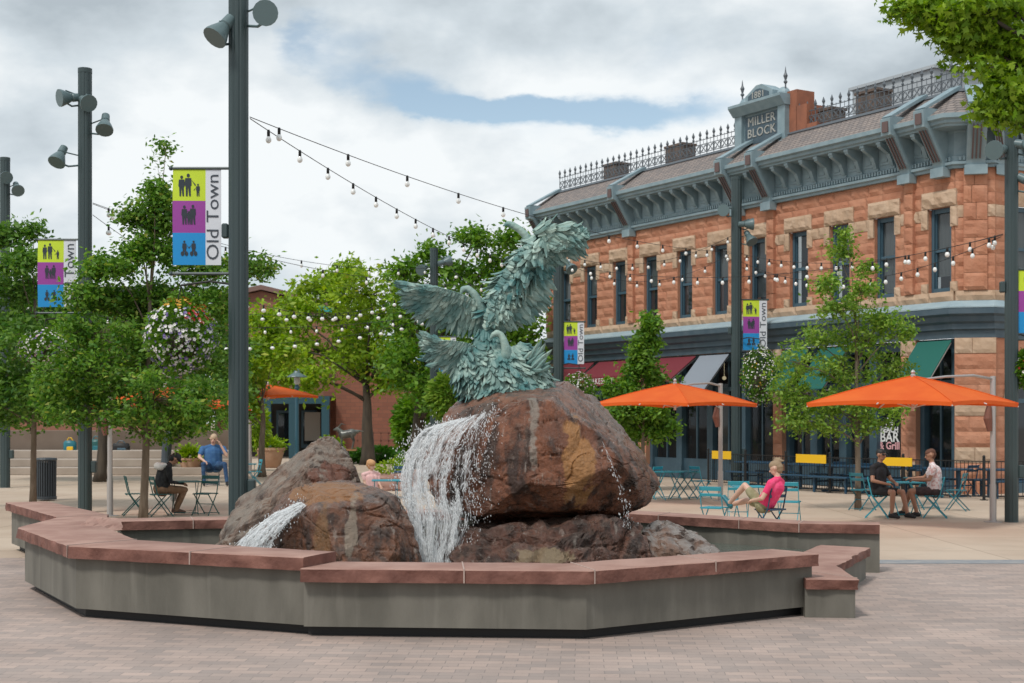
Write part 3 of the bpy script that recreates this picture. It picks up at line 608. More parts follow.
def fbox(mb, fr, s0, s1, o0, o1, z0, z1, m=0):
    vs = [fr.P(a, o, z) for a in (s0, s1) for o in (o0, o1) for z in (z0, z1)]
    mb.add(vs, [(0, 1, 3, 2), (4, 6, 7, 5), (0, 4, 5, 1), (2, 3, 7, 6), (0, 2, 6, 4), (1, 5, 7, 3)], m)
def fprof(mb, fr, s0, s1, prof, m=0):
    n = len(prof); vs = [fr.P(s0, o, z) for o, z in prof]+[fr.P(s1, o, z) for o, z in prof]
    mb.add(vs, [(i, (i+1) % n, (i+1) % n+n, i+n) for i in range(n)]+[tuple(range(n)), tuple(range(n, 2*n))], m)
sr = random.Random(21)
def block(mb, fr, s0, s1, z0, z1, base=.0, amp=.038, m=0):
    s0 += .006; s1 -= .006; z0 += .006; z1 -= .006
    if s1-s0 < .03: return
    nx = max(2, int((s1-s0)/.09)); nz = max(2, int((z1-z0)/.09)); ph = sr.random()*50; vs = []; off = sr.uniform(0, .02)
    for j in range(nz+1):
        for i in range(nx+1):
            a = s0+(s1-s0)*i/nx; z = z0+(z1-z0)*j/nz
            e = min(i/nx, 1-i/nx)*(s1-s0); g = min(j/nz, 1-j/nz)*(z1-z0); k = min(1, min(e, g)/.07)
            h = base+(off+amp*(.65+.9*noise.noise(Vector((a*5+ph, z*5, ph)))))*k+.008
            vs.append(fr.P(a, h, z))
    fs = [(j*(nx+1)+i, j*(nx+1)+i+1, (j+1)*(nx+1)+i+1, (j+1)*(nx+1)+i) for j in range(nz) for i in range(nx)]
    # sides back to the wall
    ring = [i for i in range(nx+1)]+[j*(nx+1)+nx for j in range(1, nz+1)]+[nz*(nx+1)+i for i in range(nx-1, -1, -1)]+[j*(nx+1) for j in range(nz-1, 0, -1)]
    b0 = len(vs)
    for q in ring: vs.append(vs[q]-fr.n*(.05+base))
    for i in range(len(ring)): j = (i+1) % len(ring); fs.append((ring[i], b0+i, b0+j, ring[j]))
    mb.add(vs, fs, m)
def masonry(fr, s0, s1, z0, z1, rh, holes, lmin=.5, lmax=1.0, m=0, mb=None, beltrows=(), base=0, back=True):
    """rows of rock-faced blocks; holes = (s0,s1,z0,z1)"""
    n = round((z1-z0)/rh); rh = (z1-z0)/n
    for r in range(n):
        za = z0+r*rh; zb = za+rh; cuts = sorted([(h[0], h[1]) for h in holes if h[2] < zb-.02 and h[3] > za+.02]); a = s0; iv = []
        for c0, c1 in cuts:
            if c0 > a: iv.append((a, min(c0, s1)))
            a = max(a, c1)
        if a < s1: iv.append((a, s1))
        mm = 1 if r in beltrows else m
        for i0, i1 in iv:
            if back: mb.add([fr.P(i0, base+.004, za), fr.P(i1, base+.004, za), fr.P(i1, base+.004, zb), fr.P(i0, base+.004, zb)], [(0, 1, 2, 3)], 2)
            x = i0+(0 if r % 2 else sr.uniform(-.3, 0))
            while x < i1-.01:
                l = sr.uniform(lmin, lmax); e = x+l
                if i1-e < lmin*.45: e = i1
                block(mb, fr, max(x, i0), min(e, i1), za, zb, m=mm, base=base+(.02 if mm == 1 else 0)); x = e
MS = [M['stoneR'], M['stoneB'], M['mortar']]
ZB0, ZB1 = 5.58, 8.93; RH = .335
zbelt = 6       # belt row index
WIN = [S(p) for p in (940, 885, 840, 799, 758, 720.5, 685, 651, 620, 591, 565)]
LEN = S(548)
PIL = [.95*38.5/36*1.0+.55, S(773), S(742), S(633)]
WW = .76
wallmb = MB(); holes = [(c-WW/2-.02, c+WW/2+.02, ZB0-.3, ZB0+RH*7) for c in WIN]
lint = [(c-WW/2-.22, c+WW/2+.22, ZB0+RH*7, ZB0+RH*8.5) for c in WIN]
masonry(FR, .0, LEN, ZB0, ZB1, RH, holes, mb=wallmb, beltrows=(6,))
for c in WIN:
    # carved lintel, quoin blocks and reveals
    block(wallmb, FR, c-WW/2-.24, c+WW/2+.24, ZB0+RH*7, ZB0+RH*8.4, base=.06, amp=.07, m=1)
    for sgn in (-1, 1):
        a = c+sgn*(WW/2+.02); b_ = c+sgn*(WW/2+.26)
        block(wallmb, FR, min(a, b_), max(a, b_), ZB0+RH*5.3, ZB0+RH*7, base=.05, m=1); block(wallmb, FR, min(a, b_), max(a, b_), ZB0-.02, ZB0+RH*.8, base=.05, m=1)
        fbox(wallmb, FR, a, a+sgn*.02, -.35, .0, ZB0-.1, ZB0+RH*7, 0)
    fbox(wallmb, FR, c-WW/2, c+WW/2, -.35, 0, ZB0+RH*7, ZB0+RH*7+.02, 0)
# sill band in long stones
x = 0
while x < LEN: l = sr.uniform(.8, 1.6); block(wallmb, FR, x, min(x+l, LEN), ZB0-.28, ZB0-.0, base=.06, amp=.05, m=1); x += l
for s in PIL: masonry(FR, s-.17, s+.17, ZB0, ZB1, RH*1.5, [], mb=wallmb, base=.13, beltrows=(), back=False)
masonry(FR, LEN-.35, LEN+.02, ZB0, ZB1, RH, [], mb=wallmb, base=.08, back=False)
# chamfered corner and the side street front
CD = Vector((UX*-1+UY, -UY-UX, 0)).normalized()       # along the chamfer, to the right
CHL = 1.05
A0 = FR.P(0, 0, 0); A1 = A0+CD*CHL; cn = Vector((CD.y, -CD.x, 0))
FC = Fr((A1.x, A1.y), (-CD.x, -CD.y), (cn.x, cn.y))
sn = Vector((-UX*-1, UY*-1, 0)); v_ = Vector((UY, -UX, 0))
SL = 9.0; B1 = A1+v_*SL
FS = Fr((B1.x, B1.y), (-v_.x, -v_.y), (-UX*-1, -UY))
if FS.n.y > 0: FS.n = -FS.n
masonry(FC, 0, CHL, ZB0, ZB1, RH, [], .45, .6, mb=wallmb, beltrows=(6,), base=.05)
masonry(FC, CHL*.2, CHL*.8, ZB0, ZB1, RH*1.5, [], .4, .6, mb=wallmb, base=.14, back=False)
block(wallmb, FC, 0, CHL, ZB0-.28, ZB0, base=.09, amp=.05, m=1)
SWIN = [SL-1.05, SL-3.1, SL-5.4]
masonry(FS, 0, SL, ZB0, ZB1, RH, [(c-WW/2-.02, c+WW/2+.02, ZB0-.3, ZB0+RH*7) for c in SWIN], mb=wallmb, beltrows=(6,))
for c in SWIN: block(wallmb, FS, c-WW/2-.24, c+WW/2+.24, ZB0+RH*7, ZB0+RH*8.4, base=.06, amp=.07, m=1)
for k in range(8): block(wallmb, FS, SL*k/8, SL*(k+1)/8, ZB0-.28, ZB0, base=.06, amp=.05, m=1)
# end and back walls, flat roof
b2 = FR.P(LEN, 0, 0); back = Vector((UY, -UX, 0))
for pa, pb in ((b2, b2+back*12), (b2+back*12, B1+Vector((UX, UY, 0))*LEN)):
    q = MB(); wallmb.add([(pa.x, pa.y, 0), (pb.x, pb.y, 0), (pb.x, pb.y, 9.3), (pa.x, pa.y, 9.3)], [(0, 1, 2, 3)], 0)
wallmb.build('wall', MS, bld, fix=False)
def window(fr, c, z0, z1, w, parent, seed):
    r = random.Random(seed); mb = MB(); o = -.16; t = .09
    fbox(mb, fr, c-w/2, c-w/2+t, o-.06, o+.07, z0, z1); fbox(mb, fr, c+w/2-t, c+w/2, o-.06, o+.07, z0, z1)
    fbox(mb, fr, c-w/2+t, c+w/2-t, o-.06, o+.05, z1-.13, z1); fbox(mb, fr, c-w/2+t, c+w/2-t, o-.06, o+.09, z0, z0+.11)
    zm = (z0+z1)/2; fbox(mb, fr, c-w/2+t, c+w/2-t, o-.05, o+.03, zm-.04, zm+.05)
    for sg in (-1, 1): a = c+sg*(w/2-t); fbox(mb, fr, min(a, a-sg*.035), max(a, a-sg*.035), o-.05, o+.0, z0+.11, z1-.13)
    f = mb.build('window', M['navy'], parent)
    g = MB(); g.add([fr.P(c-w/2+t, o-.04, z0+.1), fr.P(c+w/2-t, o-.04, z0+.1), fr.P(c+w/2-t, o-.04, z1-.12), fr.P(c-w/2+t, o-.04, z1-.12)], [(0, 1, 2, 3)]); g.build('pane', M['glassUp'], f, fix=False)
    if r.random() < .75:
        g = MB(); zc = z0+.1+(z1-z0)*r.choice((.02, .15, .5, .5)); n = 8
        for i in range(n):
            a0 = c-w/2+t+(w-2*t)*i/n; a1 = c-w/2+t+(w-2*t)*(i+1)/n; d0 = o-.085-.02*(i % 2); d1 = o-.085-.02*((i+1) % 2)
            g.add([fr.P(a0, d0, zc), fr.P(a1, d1, zc), fr.P(a1, d1, z1-.1), fr.P(a0, d0, z1-.1)], [(0, 1, 2, 3)])
        g.build('curtain', M['curtain'], f, fix=False)
    g = MB(); g.add([fr.P(c-w/2, o-.3, z0), fr.P(c+w/2, o-.3, z0), fr.P(c+w/2, o-.3, z1), fr.P(c-w/2, o-.3, z1)], [(0, 1, 2, 3)]); g.build('unlit_room_panel', M['room'], f, fix=False)  # added dark panel; its colour stands for the unlit room behind the window
for i, c in enumerate(WIN): window(FR, c, ZB0+.005, ZB0+RH*7, WW, bld, i+3)
for i, c in enumerate(SWIN): window(FS, c, ZB0+.005, ZB0+RH*7, WW, bld, i+33)
# storefront cornice (dark mouldings) with the pale sloping ledge above
prof = [(0, 4.28), (.10, 4.28), (.10, 4.48), (.20, 4.52), (.20, 4.66), (.30, 4.72), (.33, 4.86), (.46, 4.92), (.46, 5.06), (.40, 5.08), (0, 5.08)]
led = [(0, 5.083), (.44, 5.083), (.44, 5.12), (.10, 5.30), (0, 5.30)]
def loop(prof, name, m, parent=bld):
    """one profile carried round front, chamfer and side with mitred corners"""
    pts = []; mb = MB(); secs = []
    def mit(p, n1, n2): return p, (n1+n2).normalized()/math.cos(n1.angle(n2)/2)
    secs.append((FR.P(LEN+.25, 0, 0), FR.n)); secs.append(mit(A0, FR.n, FC.n)); secs.append(mit(A1, FC.n, FS.n)); secs.append((B1, FS.n))
    n = len(prof); vs = []
    for p, d in secs:
        for o, z in prof: q = p+d*o; vs.append((q.x, q.y, z))
    fs = [(k*n+i, k*n+(i+1) % n, (k+1)*n+(i+1) % n, (k+1)*n+i) for k in range(3) for i in range(n)]+[tuple(range(n)), tuple(range(3*n, 4*n))]
    mb.add(vs, fs); return mb.build(name, m if not isinstance(m, str) else M[m], parent)
loop(prof, 'shop_cornice', 'tealD'); loop(led, 'ledge', 'ledge')
# upper cornice
ZE = 10.3
loop([(0, 8.93), (.14, 8.93), (.14, 9.0), (.22, 9.03), (.22, 9.10), (.10, 9.14), (.10, 9.28), (.06, 9.30), (.06, 9.92), (.1, 9.96), (.72, 9.98), (.72, 10.03), (.80, 10.06), (.80, 10.14), (.90, 10.18), (.90, 10.30), (0, 10.30)], 'cornice', 'tealL')
mb = MB()
for fr, L_ in ((FR, LEN), (FC, CHL), (FS, SL)):
    k = int(L_/.11)
    for i in range(k): fbox(mb, fr, i*.11+.02, i*.11+.08, .10, .175, 9.14, 9.25)
mb.build('dentils', M['tealL'], bld)
def bracket(fr, s, w=.13):
    mb = MB(); prof = [(.055, 9.35), (.15, 9.35), (.22, 9.5), (.30, 9.66), (.50, 9.76), (.66, 9.84), (.68, 9.975), (.055, 9.975)]
    fprof(mb, fr, s-w/2, s+w/2, prof); fbox(mb, fr, s-w/2-.02, s+w/2+.02, .06, .12, 9.28, 9.36); fbox(mb, fr, s-w/2-.015, s+w/2+.015, .5, .70, 9.9, 9.972)
    return mb.build('bracket', M['tealL'], bld)
bigs = [.35]+PIL+[LEN-.1]
s = .9
while s < LEN-.3:
    if all(abs(s-b_) > .3 for b_ in bigs): bracket(FR, s)
    s += .64
for k in range(1, 13): bracket(FS, SL-k*.66)
# relief panels between the brackets
s = .9-.32
while s < LEN-.6:
    mb = MB(); fbox(mb, FR, s-.18+.32-.32, s+.18, .06, .085, 9.42, 9.86); fbox(mb, FR, s-.11, s+.11, .085, .11, 9.50, 9.78); s += .64; mb.build('frieze_panel', M['tealL'], bld)
def big_bracket(fr, s, w=.36):
    mb = MB(); fprof(mb, fr, s-w/2, s+w/2, [(.06, 8.98), (.26, 8.98), (.30, 9.1), (.88, 9.98), (1.02, 10.02), (1.06, 10.48), (.9, 10.55), (.06, 10.55)])
    fbox(mb, fr, s-w/2-.05, s+w/2+.05, .05, .34, 8.72, 8.98); fprof(mb, fr, s-w/2, s+w/2, [(.95, 10.5), (1.0, 10.55), (-.42, 11.32), (-.5, 11.25)])
    o = mb.build('corner_bracket', M['tealL'], bld)
    r = MB(); fbox(r, fr, s-w*.3, s+w*.3, 1.04, 1.075, 10.1, 10.4)
    for k in (-1, 0, 1): r.bar(fr.P(s+k*.1, .345, 9.14), fr.P(s+k*.1, .90, 9.95), .04, .03)
    r.build('painted_inset', M['inset'], o)
for s in bigs: big_bracket(FR, s)
big_bracket(FC, CHL*.5, .5)
big_bracket(FS, SL-.4); big_bracket(FS, SL-4.2)
# mansard
def shingle():
    m, nt, b = newmat('shingle'); N = nt.nodes.new; L = nt.links.new
    tc = N('ShaderNodeTexCoord'); mp = N('ShaderNodeMapping'); mp.inputs['Rotation'].default_value = (0, 0, 0); L(tc.outputs['Object'], mp.inputs['Vector'])
    sx = N('ShaderNodeSeparateXYZ'); L(mp.outputs[0], sx.inputs[0]); cm = N('ShaderNodeCombineXYZ')
    al = N('ShaderNodeVectorMath'); al.operation = 'DOT_PRODUCT'; L(mp.outputs[0], al.inputs[0]); al.inputs[1].default_value = (UX, UY, 0); L(al.outputs['Value'], cm.inputs[0]); L(sx.outputs['Z'], cm.inputs[1])
    br = N('ShaderNodeTexBrick'); L(cm.outputs[0], br.inputs['Vector']); br.inputs['Scale'].default_value = 1; br.inputs['Brick Width'].default_value = .2; br.inputs['Row Height'].default_value = .095; br.inputs['Mortar Size'].default_value = .012
    br.inputs['Color1'].default_value = (.30, .245, .215, 1); br.inputs['Color2'].default_value = (.20, .175, .165, 1); br.inputs['Mortar'].default_value = (.10, .085, .08, 1)
    n = N('ShaderNodeTexNoise'); n.inputs['Scale'].default_value = 1.5; n.inputs['Detail'].default_value = 6; L(tc.outputs['Object'], n.inputs['Vector'])
    mx = N('ShaderNodeMix'); mx.data_type = 'RGBA'; mx.blend_type = 'MULTIPLY'; mx.inputs[0].default_value = .5; L(br.outputs['Color'], mx.inputs[6]); L(n.outputs['Color'], mx.inputs[7])
    L(br.outputs['Color'], b.inputs['Base Color']); b.inputs['Roughness'].default_value = .85
    bp = N('ShaderNodeBump'); bp.invert = True; bp.inputs['Strength'].default_value = .8; bp.inputs['Distance'].default_value = .03; L(br.outputs['Fac'], bp.inputs['Height']); L(bp.outputs[0], b.inputs['Normal']); return m
M['shingle'] = shingle()
loop([(.84, 10.304), (-.42, 11.16), (-.42, 10.304)], 'mansard_roof', M['shingle'])
loop([(-.38, 11.10), (-.32, 11.14), (-.42, 11.24), (-.6, 11.24), (-.6, 11.1)], 'ridge_flashing', 'iron')
mb = MB(); pts = [FR.P(LEN, -.6, 0), FR.P(0, -.6, 0), A1-FC.n*.6, B1-FS.n*.6, B1+Vector((UX, UY, 0))*LEN]
mb.add([(p.x, p.y, 11.15) for p in pts], [tuple(range(5))]); mb.build('flat_roof', M['shingle'], bld, fix=False)
# iron cresting along the ridge
def cresting(fr, s0, s1, o=-.5, z=11.24, sp=.36):
    mb = MB(); n = int((s1-s0)/sp); sp = (s1-s0)/n
    for zz in (.08, .36, .52): mb.bar(fr.P(s0, o, z+zz), fr.P(s1, o, z+zz), .022, .022)
    for i in range(n+1):
        s = s0+i*sp; mb.bar(fr.P(s, o, z), fr.P(s, o, z+.74), .026, .026); mb.lathe(fr.P(s, o, z+.52), [(.02, 0), (.045, .05), (.02, .10), (.04, .15), (.055, .19), (.003, .33)], 6)
        if i < n:
            for q in range(2):
                a = s+sp*q/2; c = a+sp/4; mid = z+.22
                mb.tube([fr.P(c+.07*math.cos(t), o, mid+.11*math.sin(t)) for t in [2*math.pi*k/8 for k in range(9)]], .012, 4, cap=False)
            mb.bar(fr.P(s, o, z+.08), fr.P(s+sp, o, z+.36), .014, .014); mb.bar(fr.P(s+sp, o, z+.08), fr.P(s, o, z+.36), .014, .014)
            mb.bar(fr.P(s+sp/2, o, z+.36), fr.P(s+sp/2, o, z+.56), .014, .014)
    return mb.build('iron_cresting', M['iron'], bld, fix=False)
PC = (S(742, -.4)+S(786, -.4))/2; PW = abs(S(742, -.4)-S(786, -.4))
cresting(FR, .2, PC-PW/2-.15); cresting(FR, PC+PW/2+.1, LEN-.1)
cresting(FS, 0, SL)
# pediment with the building's name
def pediment():
    c = PC; w = PW/2; mb = MB(); o = -.35; zb = zf(152, 760, -.35); zt = zf(86, 760, -.35)
    h = zt-zb
    fbox(mb, FR, c-w*.96, c+w*.96, o-.5, o, zb, zb+h*.66)
    for sg in (-1, 1): fbox(mb, FR, c+sg*w*.98-.17, c+sg*w*.98+.17, o-.5, o+.14, zb, zb+h*.62)
    fprof(mb, FR, c-w*1.18, c+w*1.18, [(o-.5, zb+h*.60), (o+.18, zb+h*.60), (o+.4, zb+h*.72), (o+.4, zb+h*.76), (o-.5, zb+h*.76)])
    fprof(mb, FR, c-w*1.1, c+w*1.1, [(o-.5, zb-.25), (o+.55, zb-.35), (o+.42, zb), (o+.2, zb+h*.08), (o-.5, zb+h*.08)])
    # gabled date stone
    def gable(k, oo, zz0, zz1, mbx, d=.35):
        P = [(-k, zz0), (-k, zz0+(zz1-zz0)*.5), (-k*.2, zz1), (k*.2, zz1), (k, zz0+(zz1-zz0)*.5), (k, zz0)]
        vs = [FR.P(c+a, oo, z) for a, z in P]+[FR.P(c+a, oo-d, z) for a, z in P]; n = 6
        mbx.add(vs, [tuple(range(n)), tuple(range(n, 2*n))]+[(i, (i+1) % n, (i+1) % n+n, i+n) for i in range(n)])
    gable(w*.62, o+.16, zb+h*.74, zt, mb, .6)
    for sg in (-1, 1): mb.sphere(FR.P(c+sg*w*.85, o-.1, zb+h*.76), (.24, .24, .30), 8)
    p = mb.build('pediment', M['tealL'], bld)
    q = MB(); fbox(q, FR, c-w*.76, c+w*.76, o, o+.03, zb+h*.14, zb+h*.57); gable(w*.46, o+.19, zb+h*.78, zt-.14, q, .02); q.build('sign_panel', M['tealD'], p)
    ux = -FR.u; l = MB()
    for t_, zz, sz, oo in (('MILLER', zb+h*.475, .52, .035), ('BLOCK', zb+h*.30, .52, .035), ('1881', zb+h*.845, .40, .195)):
        mb_from(txt(t_, sz*h/3.2*1.15, FR.P(c, o+oo, zz), ux, (0, 0, 1), off=.0, ext=.02, spacing=1.08), l)
    l.build('raised_lettering', mat('lett', (.40, .40, .37), .7), p, fix=False)
    f = MB()
    for a, zz in ((c-w*.98, zb+h*.78), (c+w*.98, zb+h*.86)):
        z = zb+h*.76; f.lathe(FR.P(a, o-.05, z), [(.03, 0), (.025, .35), (.07, .42), (.03, .48), (.06, .58), (.075, .62), (.03, .72), (.004, .92)], 8)
    f.build('finial', M['iron'], p)
    return zb, h
zb_, h_ = pediment()
mb = MB()                                    # stepped brick behind the pediment and ridge chimneys
brm = mat('chim', (.33, .125, .07), .9, c2=(.25, .10, .06), scale=4)
for k, (a, zt) in enumerate(((0, .80), (.45, .55), (.9, .25))): fbox(mb, FR, PC-PW/2-.3-a-.45+.25, PC-PW/2-a-.02, -1.15, -.40, 11.0, zb_+h_*zt)
mb.build('brick_parapet', brm, bld, fix=False)
for px, wd, zz in ((612, .85, 11.95), (676, 1.0, 12.0), (869, .9, 12.05), (826, .7, 11.85)):
    s = S(px, -1); mb = MB(); fbox(mb, FR, s-wd/2, s+wd/2, -1.5, -.9, 11.0, zz-.08); fbox(mb, FR, s-wd/2-.04, s+wd/2+.04, -1.54, -.86, zz-.08, zz); mb.build('chimney', mat('ch2', (.17, .12, .095), .9, c2=(.10, .08, .07), scale=5), bld, fix=False)
mb = MB(); s = S(905, -5); fbox(mb, FR, s-1.6, s+2.0, -7, -4.6, 11.1, 13.35); fbox(mb, FR, s-1.7, s+2.1, -7.1, -4.5, 13.35, 13.45); mb.build('roof_housing', mat('rh', (.42, .45, .47), .6), bld, fix=False)
# ---------------- shop fronts
def brpier(s0, s1, m0=0):
    mb = MB(); masonry(FR, s0, s1, 0, 4.28, .43, [], .3, .6, mb=mb, base=.08, beltrows=(0, 1, 6, 9)); 
    for a in (s0, s1): mb.add([FR.P(a, -.5, 0), FR.P(a, .085, 0), FR.P(a, .085, 4.28), FR.P(a, -.5, 4.28)], [(0, 1, 2, 3)], 2)
    return mb.build('stone_pier', MS, bld, fix=False)
mb = MB(); masonry(FC, -.02, CHL+.02, 0, 4.28, .43, [], .5, 1.2, mb=mb, base=.1, beltrows=(2, 5, 9)); mb.build('stone_pier', MS, bld, fix=False)
P1 = (S(918), S(903)); P2 = (S(784), S(775)); P3 = (S(648), S(640))
brpier(*P1); brpier(*P2); brpier(*P3); brpier(LEN-.6, LEN)
edges = [.35, P1[0]]; bays = [(.05, P1[0], 1), (P1[1], P2[0], 4), (P2[1], P3[0], 4), (P3[1], LEN-.6, 3)]
tealcol = mat('shopteal', (.035, .072, .098), .45, c2=(.05, .095, .125), scale=2)
for (a, b_, n) in bays:
    for i in range(n):
        s0 = a+(b_-a)*i/n; s1 = a+(b_-a)*(i+1)/n; mb = MB(); o = -.25
        for e in (s0, s1-.15): fbox(mb, FR, e, e+.15, o-.1, o+.16, 0, 4.28); fbox(mb, FR, e-.02, e+.17, o-.1, o+.2, 0, .45)
        fbox(mb, FR, s0+.15, s1-.15, o-.08, o+.06, .0, .62); fbox(mb, FR, s0+.15, s1-.15, o-.06, o+.08, 3.0, 3.14); fbox(mb, FR, s0+.15, s1-.15, o-.06, o+.06, .62, .70); fbox(mb, FR, s0+.15, s1-.15, o-.06, o+.06, 4.0, 4.28)
        sm = (s0+s1)/2
        if not (n == 4 and i == 0 and a < 4): fbox(mb, FR, sm-.03, sm+.03, o-.05, o+.04, .7, 4.0)
        f = mb.build('shop_window', tealcol, bld)
        g = MB(); g.add([FR.P(s0+.2, o, .6), FR.P(s1-.2, o, .6), FR.P(s1-.2, o, 4.05), FR.P(s0+.2, o, 4.05)], [(0, 1, 2, 3)]); g.build('pane', M['glassSt'], f, fix=False)
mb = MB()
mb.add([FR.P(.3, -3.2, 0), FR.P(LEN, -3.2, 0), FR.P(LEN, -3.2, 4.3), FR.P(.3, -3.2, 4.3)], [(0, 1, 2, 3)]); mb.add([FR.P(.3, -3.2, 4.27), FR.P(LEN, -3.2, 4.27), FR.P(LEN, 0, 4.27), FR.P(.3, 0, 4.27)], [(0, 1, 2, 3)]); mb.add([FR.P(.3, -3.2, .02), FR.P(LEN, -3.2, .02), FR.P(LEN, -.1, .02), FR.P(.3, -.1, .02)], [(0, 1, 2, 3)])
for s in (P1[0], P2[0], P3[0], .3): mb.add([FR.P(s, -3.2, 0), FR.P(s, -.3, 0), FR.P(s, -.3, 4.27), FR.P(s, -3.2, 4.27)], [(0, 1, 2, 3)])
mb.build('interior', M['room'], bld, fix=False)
sA, sB = S(716), S(676); mb = MB(); fbox(mb, FR, sA, sB, -1.5, -1.4, .05, 3.2); iw = mb.build('gallery_wall', M['roomL'], bld)
mb = MB()
for px, py, w, h in ((685, 421, .22, .32), (693, 421, .2, .3), (677, 432, .16, .22), (684, 432, .28, .28), (691, 440, .1, .3)):
    s = S(px, -1.38); fbox(mb, FR, s-w/2, s+w/2, -1.39, -1.36, zf(py, px, -1.38)-h/2, zf(py, px, -1.38)+h/2)
mb.build('framed_picture', M['navy'], iw)
mb = MB()                                     # dark furniture and stock inside
for k in range(26):
    s = sr.uniform(.6, LEN-1); z = sr.uniform(.5, 1.3); fbox(mb, FR, s, s+sr.uniform(.2, .8), -2.4, -1.6-sr.random()*.3, 0.03, z)
mb.build('shop_furniture', mat('furn', (.14, .07, .045), .6, c2=(.04, .045, .06), scale=1.5), bld, fix=False)
mb = MB()
for k in range(14): s = .8+k*1.3; p = FR.P(s, -1.2, 3.3+.3*sr.random()); mb.sphere(p, .07, 6); mb.bar(p, p+Vector((0, 0, .9)), .012)
lm, nt, pb = newmat('bulbwarm'); pb.inputs['Base Color'].default_value = (.9, .8, .6, 1); pb.inputs['Emission Color'].default_value = (1, .8, .5, 1); pb.inputs['Emission Strength'].default_value = .8
mb.build('pendant_lamp', lm, bld, fix=False)
# awnings
def awning(px0, px1, m, zt=4.22, drop=1.05, out=1.15, val=.0, label=None, word=None):
    s0, s1 = sorted((S(px0), S(px1))); mb = MB(); n = 6
    a = [FR.P(s0, .14, zt), FR.P(s1, .14, zt), FR.P(s1, out, zt-drop), FR.P(s0, out, zt-drop)]; t = Vector((0, 0, -.03))
    mb.add([*a, *[p+t for p in a]], [(0, 1, 2, 3), (4, 5, 6, 7), (0, 1, 5, 4), (1, 2, 6, 5), (2, 3, 7, 6), (3, 0, 4, 7)])
    if val: fbox(mb, FR, s0, s1, out-.005, out+.01, zt-drop-val, zt-drop)
    for s in (s0, s1): pass
    o = mb.build('awning', M[m], bld, fix=False)
    if label: o['label'] = label
    f = MB()
    for s in (s0+.03, s1-.03): f.bar(FR.P(s, .14, zt-drop-.1), FR.P(s, out-.03, zt-drop-.045), .03); f.bar(FR.P(s, .14, zt-.08), FR.P(s, out-.03, zt-drop-.045), .03)
    f.build('awning_arm', M['silver'], o)
    if word:
        w, size, where = word; q = MB()
        if where == 'slope':
            up = (FR.P(s0, .14, zt)-FR.P(s0, out, zt-drop)).normalized(); P = FR.P((s0+s1)/2, out, zt-drop)+up*(size*.62)+FR.n*.012+Vector((0, 0, .012)); mb_from(txt(w, size, P, -FR.u, up, ext=.004, spacing=1.05), q)
        else: mb_from(txt(w, size, FR.P((s0+s1)/2, out+.013, zt-drop-val/2), -FR.u, (0, 0, 1), ext=.003, spacing=1.1), q)
        q.build('lettering', M['white'], o, fix=False)
    return o
awning(597, 566, 'maroon', drop=.95, out=1.25, label='maroon awning reading LITTLE BIRD', word=('LITTLE BIRD', .46, 'slope'))
awning(646, 602, 'maroon', drop=.6, out=1.0, val=.34, label='maroon awning with lettered valance', word=('BAKESHOP', .30, 'val'))
awning(699, 664, 'maroon', drop=.85, out=1.3, label='plain maroon awning')
awning(732, 703, 'grayaw', drop=1.25, out=1.25, label='steep grey awning')
awning(812, 787, 'greenaw', drop=1.25, out=1.2, label='green awning behind the tree')
awning(852, 824, 'greenaw', drop=1.25, out=1.2)
awning(955, 921, 'greenaw', drop=1.35, out=1.25, label='dark green awning beside the corner pier')
# words on the bar's window
q = MB(); s = S(889, -.22); w = MB()
for t_, py, sz in (('the', 422, .30), ('BEACH', 430, .22), ('BAR', 437.5, .40)): mb_from(txt(t_, sz, FR.P(s, -.235, zf(py, 889, -.235)), -FR.u, (0, 0, 1), ext=.002, off=.008), q)
q.build('window_lettering', M['white'], bld, fix=False)
q = MB(); mb_from(txt('& Grill', .30, FR.P(s, -.235, zf(446, 891, -.235)), -FR.u, (0, 0, 1), ext=.002, off=.008), q); q.build('window_lettering', mat('pinkl', (.75, .40, .42), .6), bld, fix=False)
# arched ground floor of the side street front
mb = MB()
masonry(FS, 0, SL, 0, 4.28, .43, [(SL-2.3, SL-.75, 0, 3.45), (SL-4.6, SL-3.0, 0, 3.45), (SL-6.9, SL-5.3, 0, 3.45)], mb=mb, base=.04)
for c in (SL-1.52, SL-3.8, SL-6.1):
    for k in range(9):
        t0, t1 = math.pi*k/9, math.pi*(k+1)/9
        vs = [FS.P(c+r*math.cos(t), o, 2.6+r*math.sin(t)) for o in (.05, .16) for r, t in ((.78, t0), (.78, t1), (1.12, t1), (1.12, t0))]
        mb.add(vs, [(0, 1, 2, 3), (4, 5, 6, 7), (0, 1, 5, 4), (2, 3, 7, 6), (1, 2, 6, 5), (3, 0, 4, 7)], 1)
mb.build('side_wall', MS, bld, fix=False)
for c in (SL-1.52, SL-3.8, SL-6.1):
    mb = MB(); fbox(mb, FS, c-.78, c-.66, -.3, -.1, 0, 3.42); fbox(mb, FS, c+.66, c+.78, -.3, -.1, 0, 3.42); fbox(mb, FS, c-.66, c+.66, -.3, -.1, 2.5, 2.62); fbox(mb, FS, c-.66, c+.66, -.3, -.1, 0, .5); f = mb.build('door_frame', M['navy'], bld)
    g = MB(); g.add([FS.P(c-.7, -.2, 0), FS.P(c+.7, -.2, 0), FS.P(c+.7, -.2, 3.5), FS.P(c-.7, -.2, 3.5)], [(0, 1, 2, 3)]); g.build('pane', M['glassUp'], f, fix=False)
    g = MB(); g.add([FS.P(c-.8, -.5, 0), FS.P(c+.8, -.5, 0), FS.P(c+.8, -.5, 3.5), FS.P(c-.8, -.5, 3.5)], [(0, 1, 2, 3)]); g.build('unlit_room_panel', M['room'], f, fix=False)  # added dark panel, coloured as the gloom behind the door glass
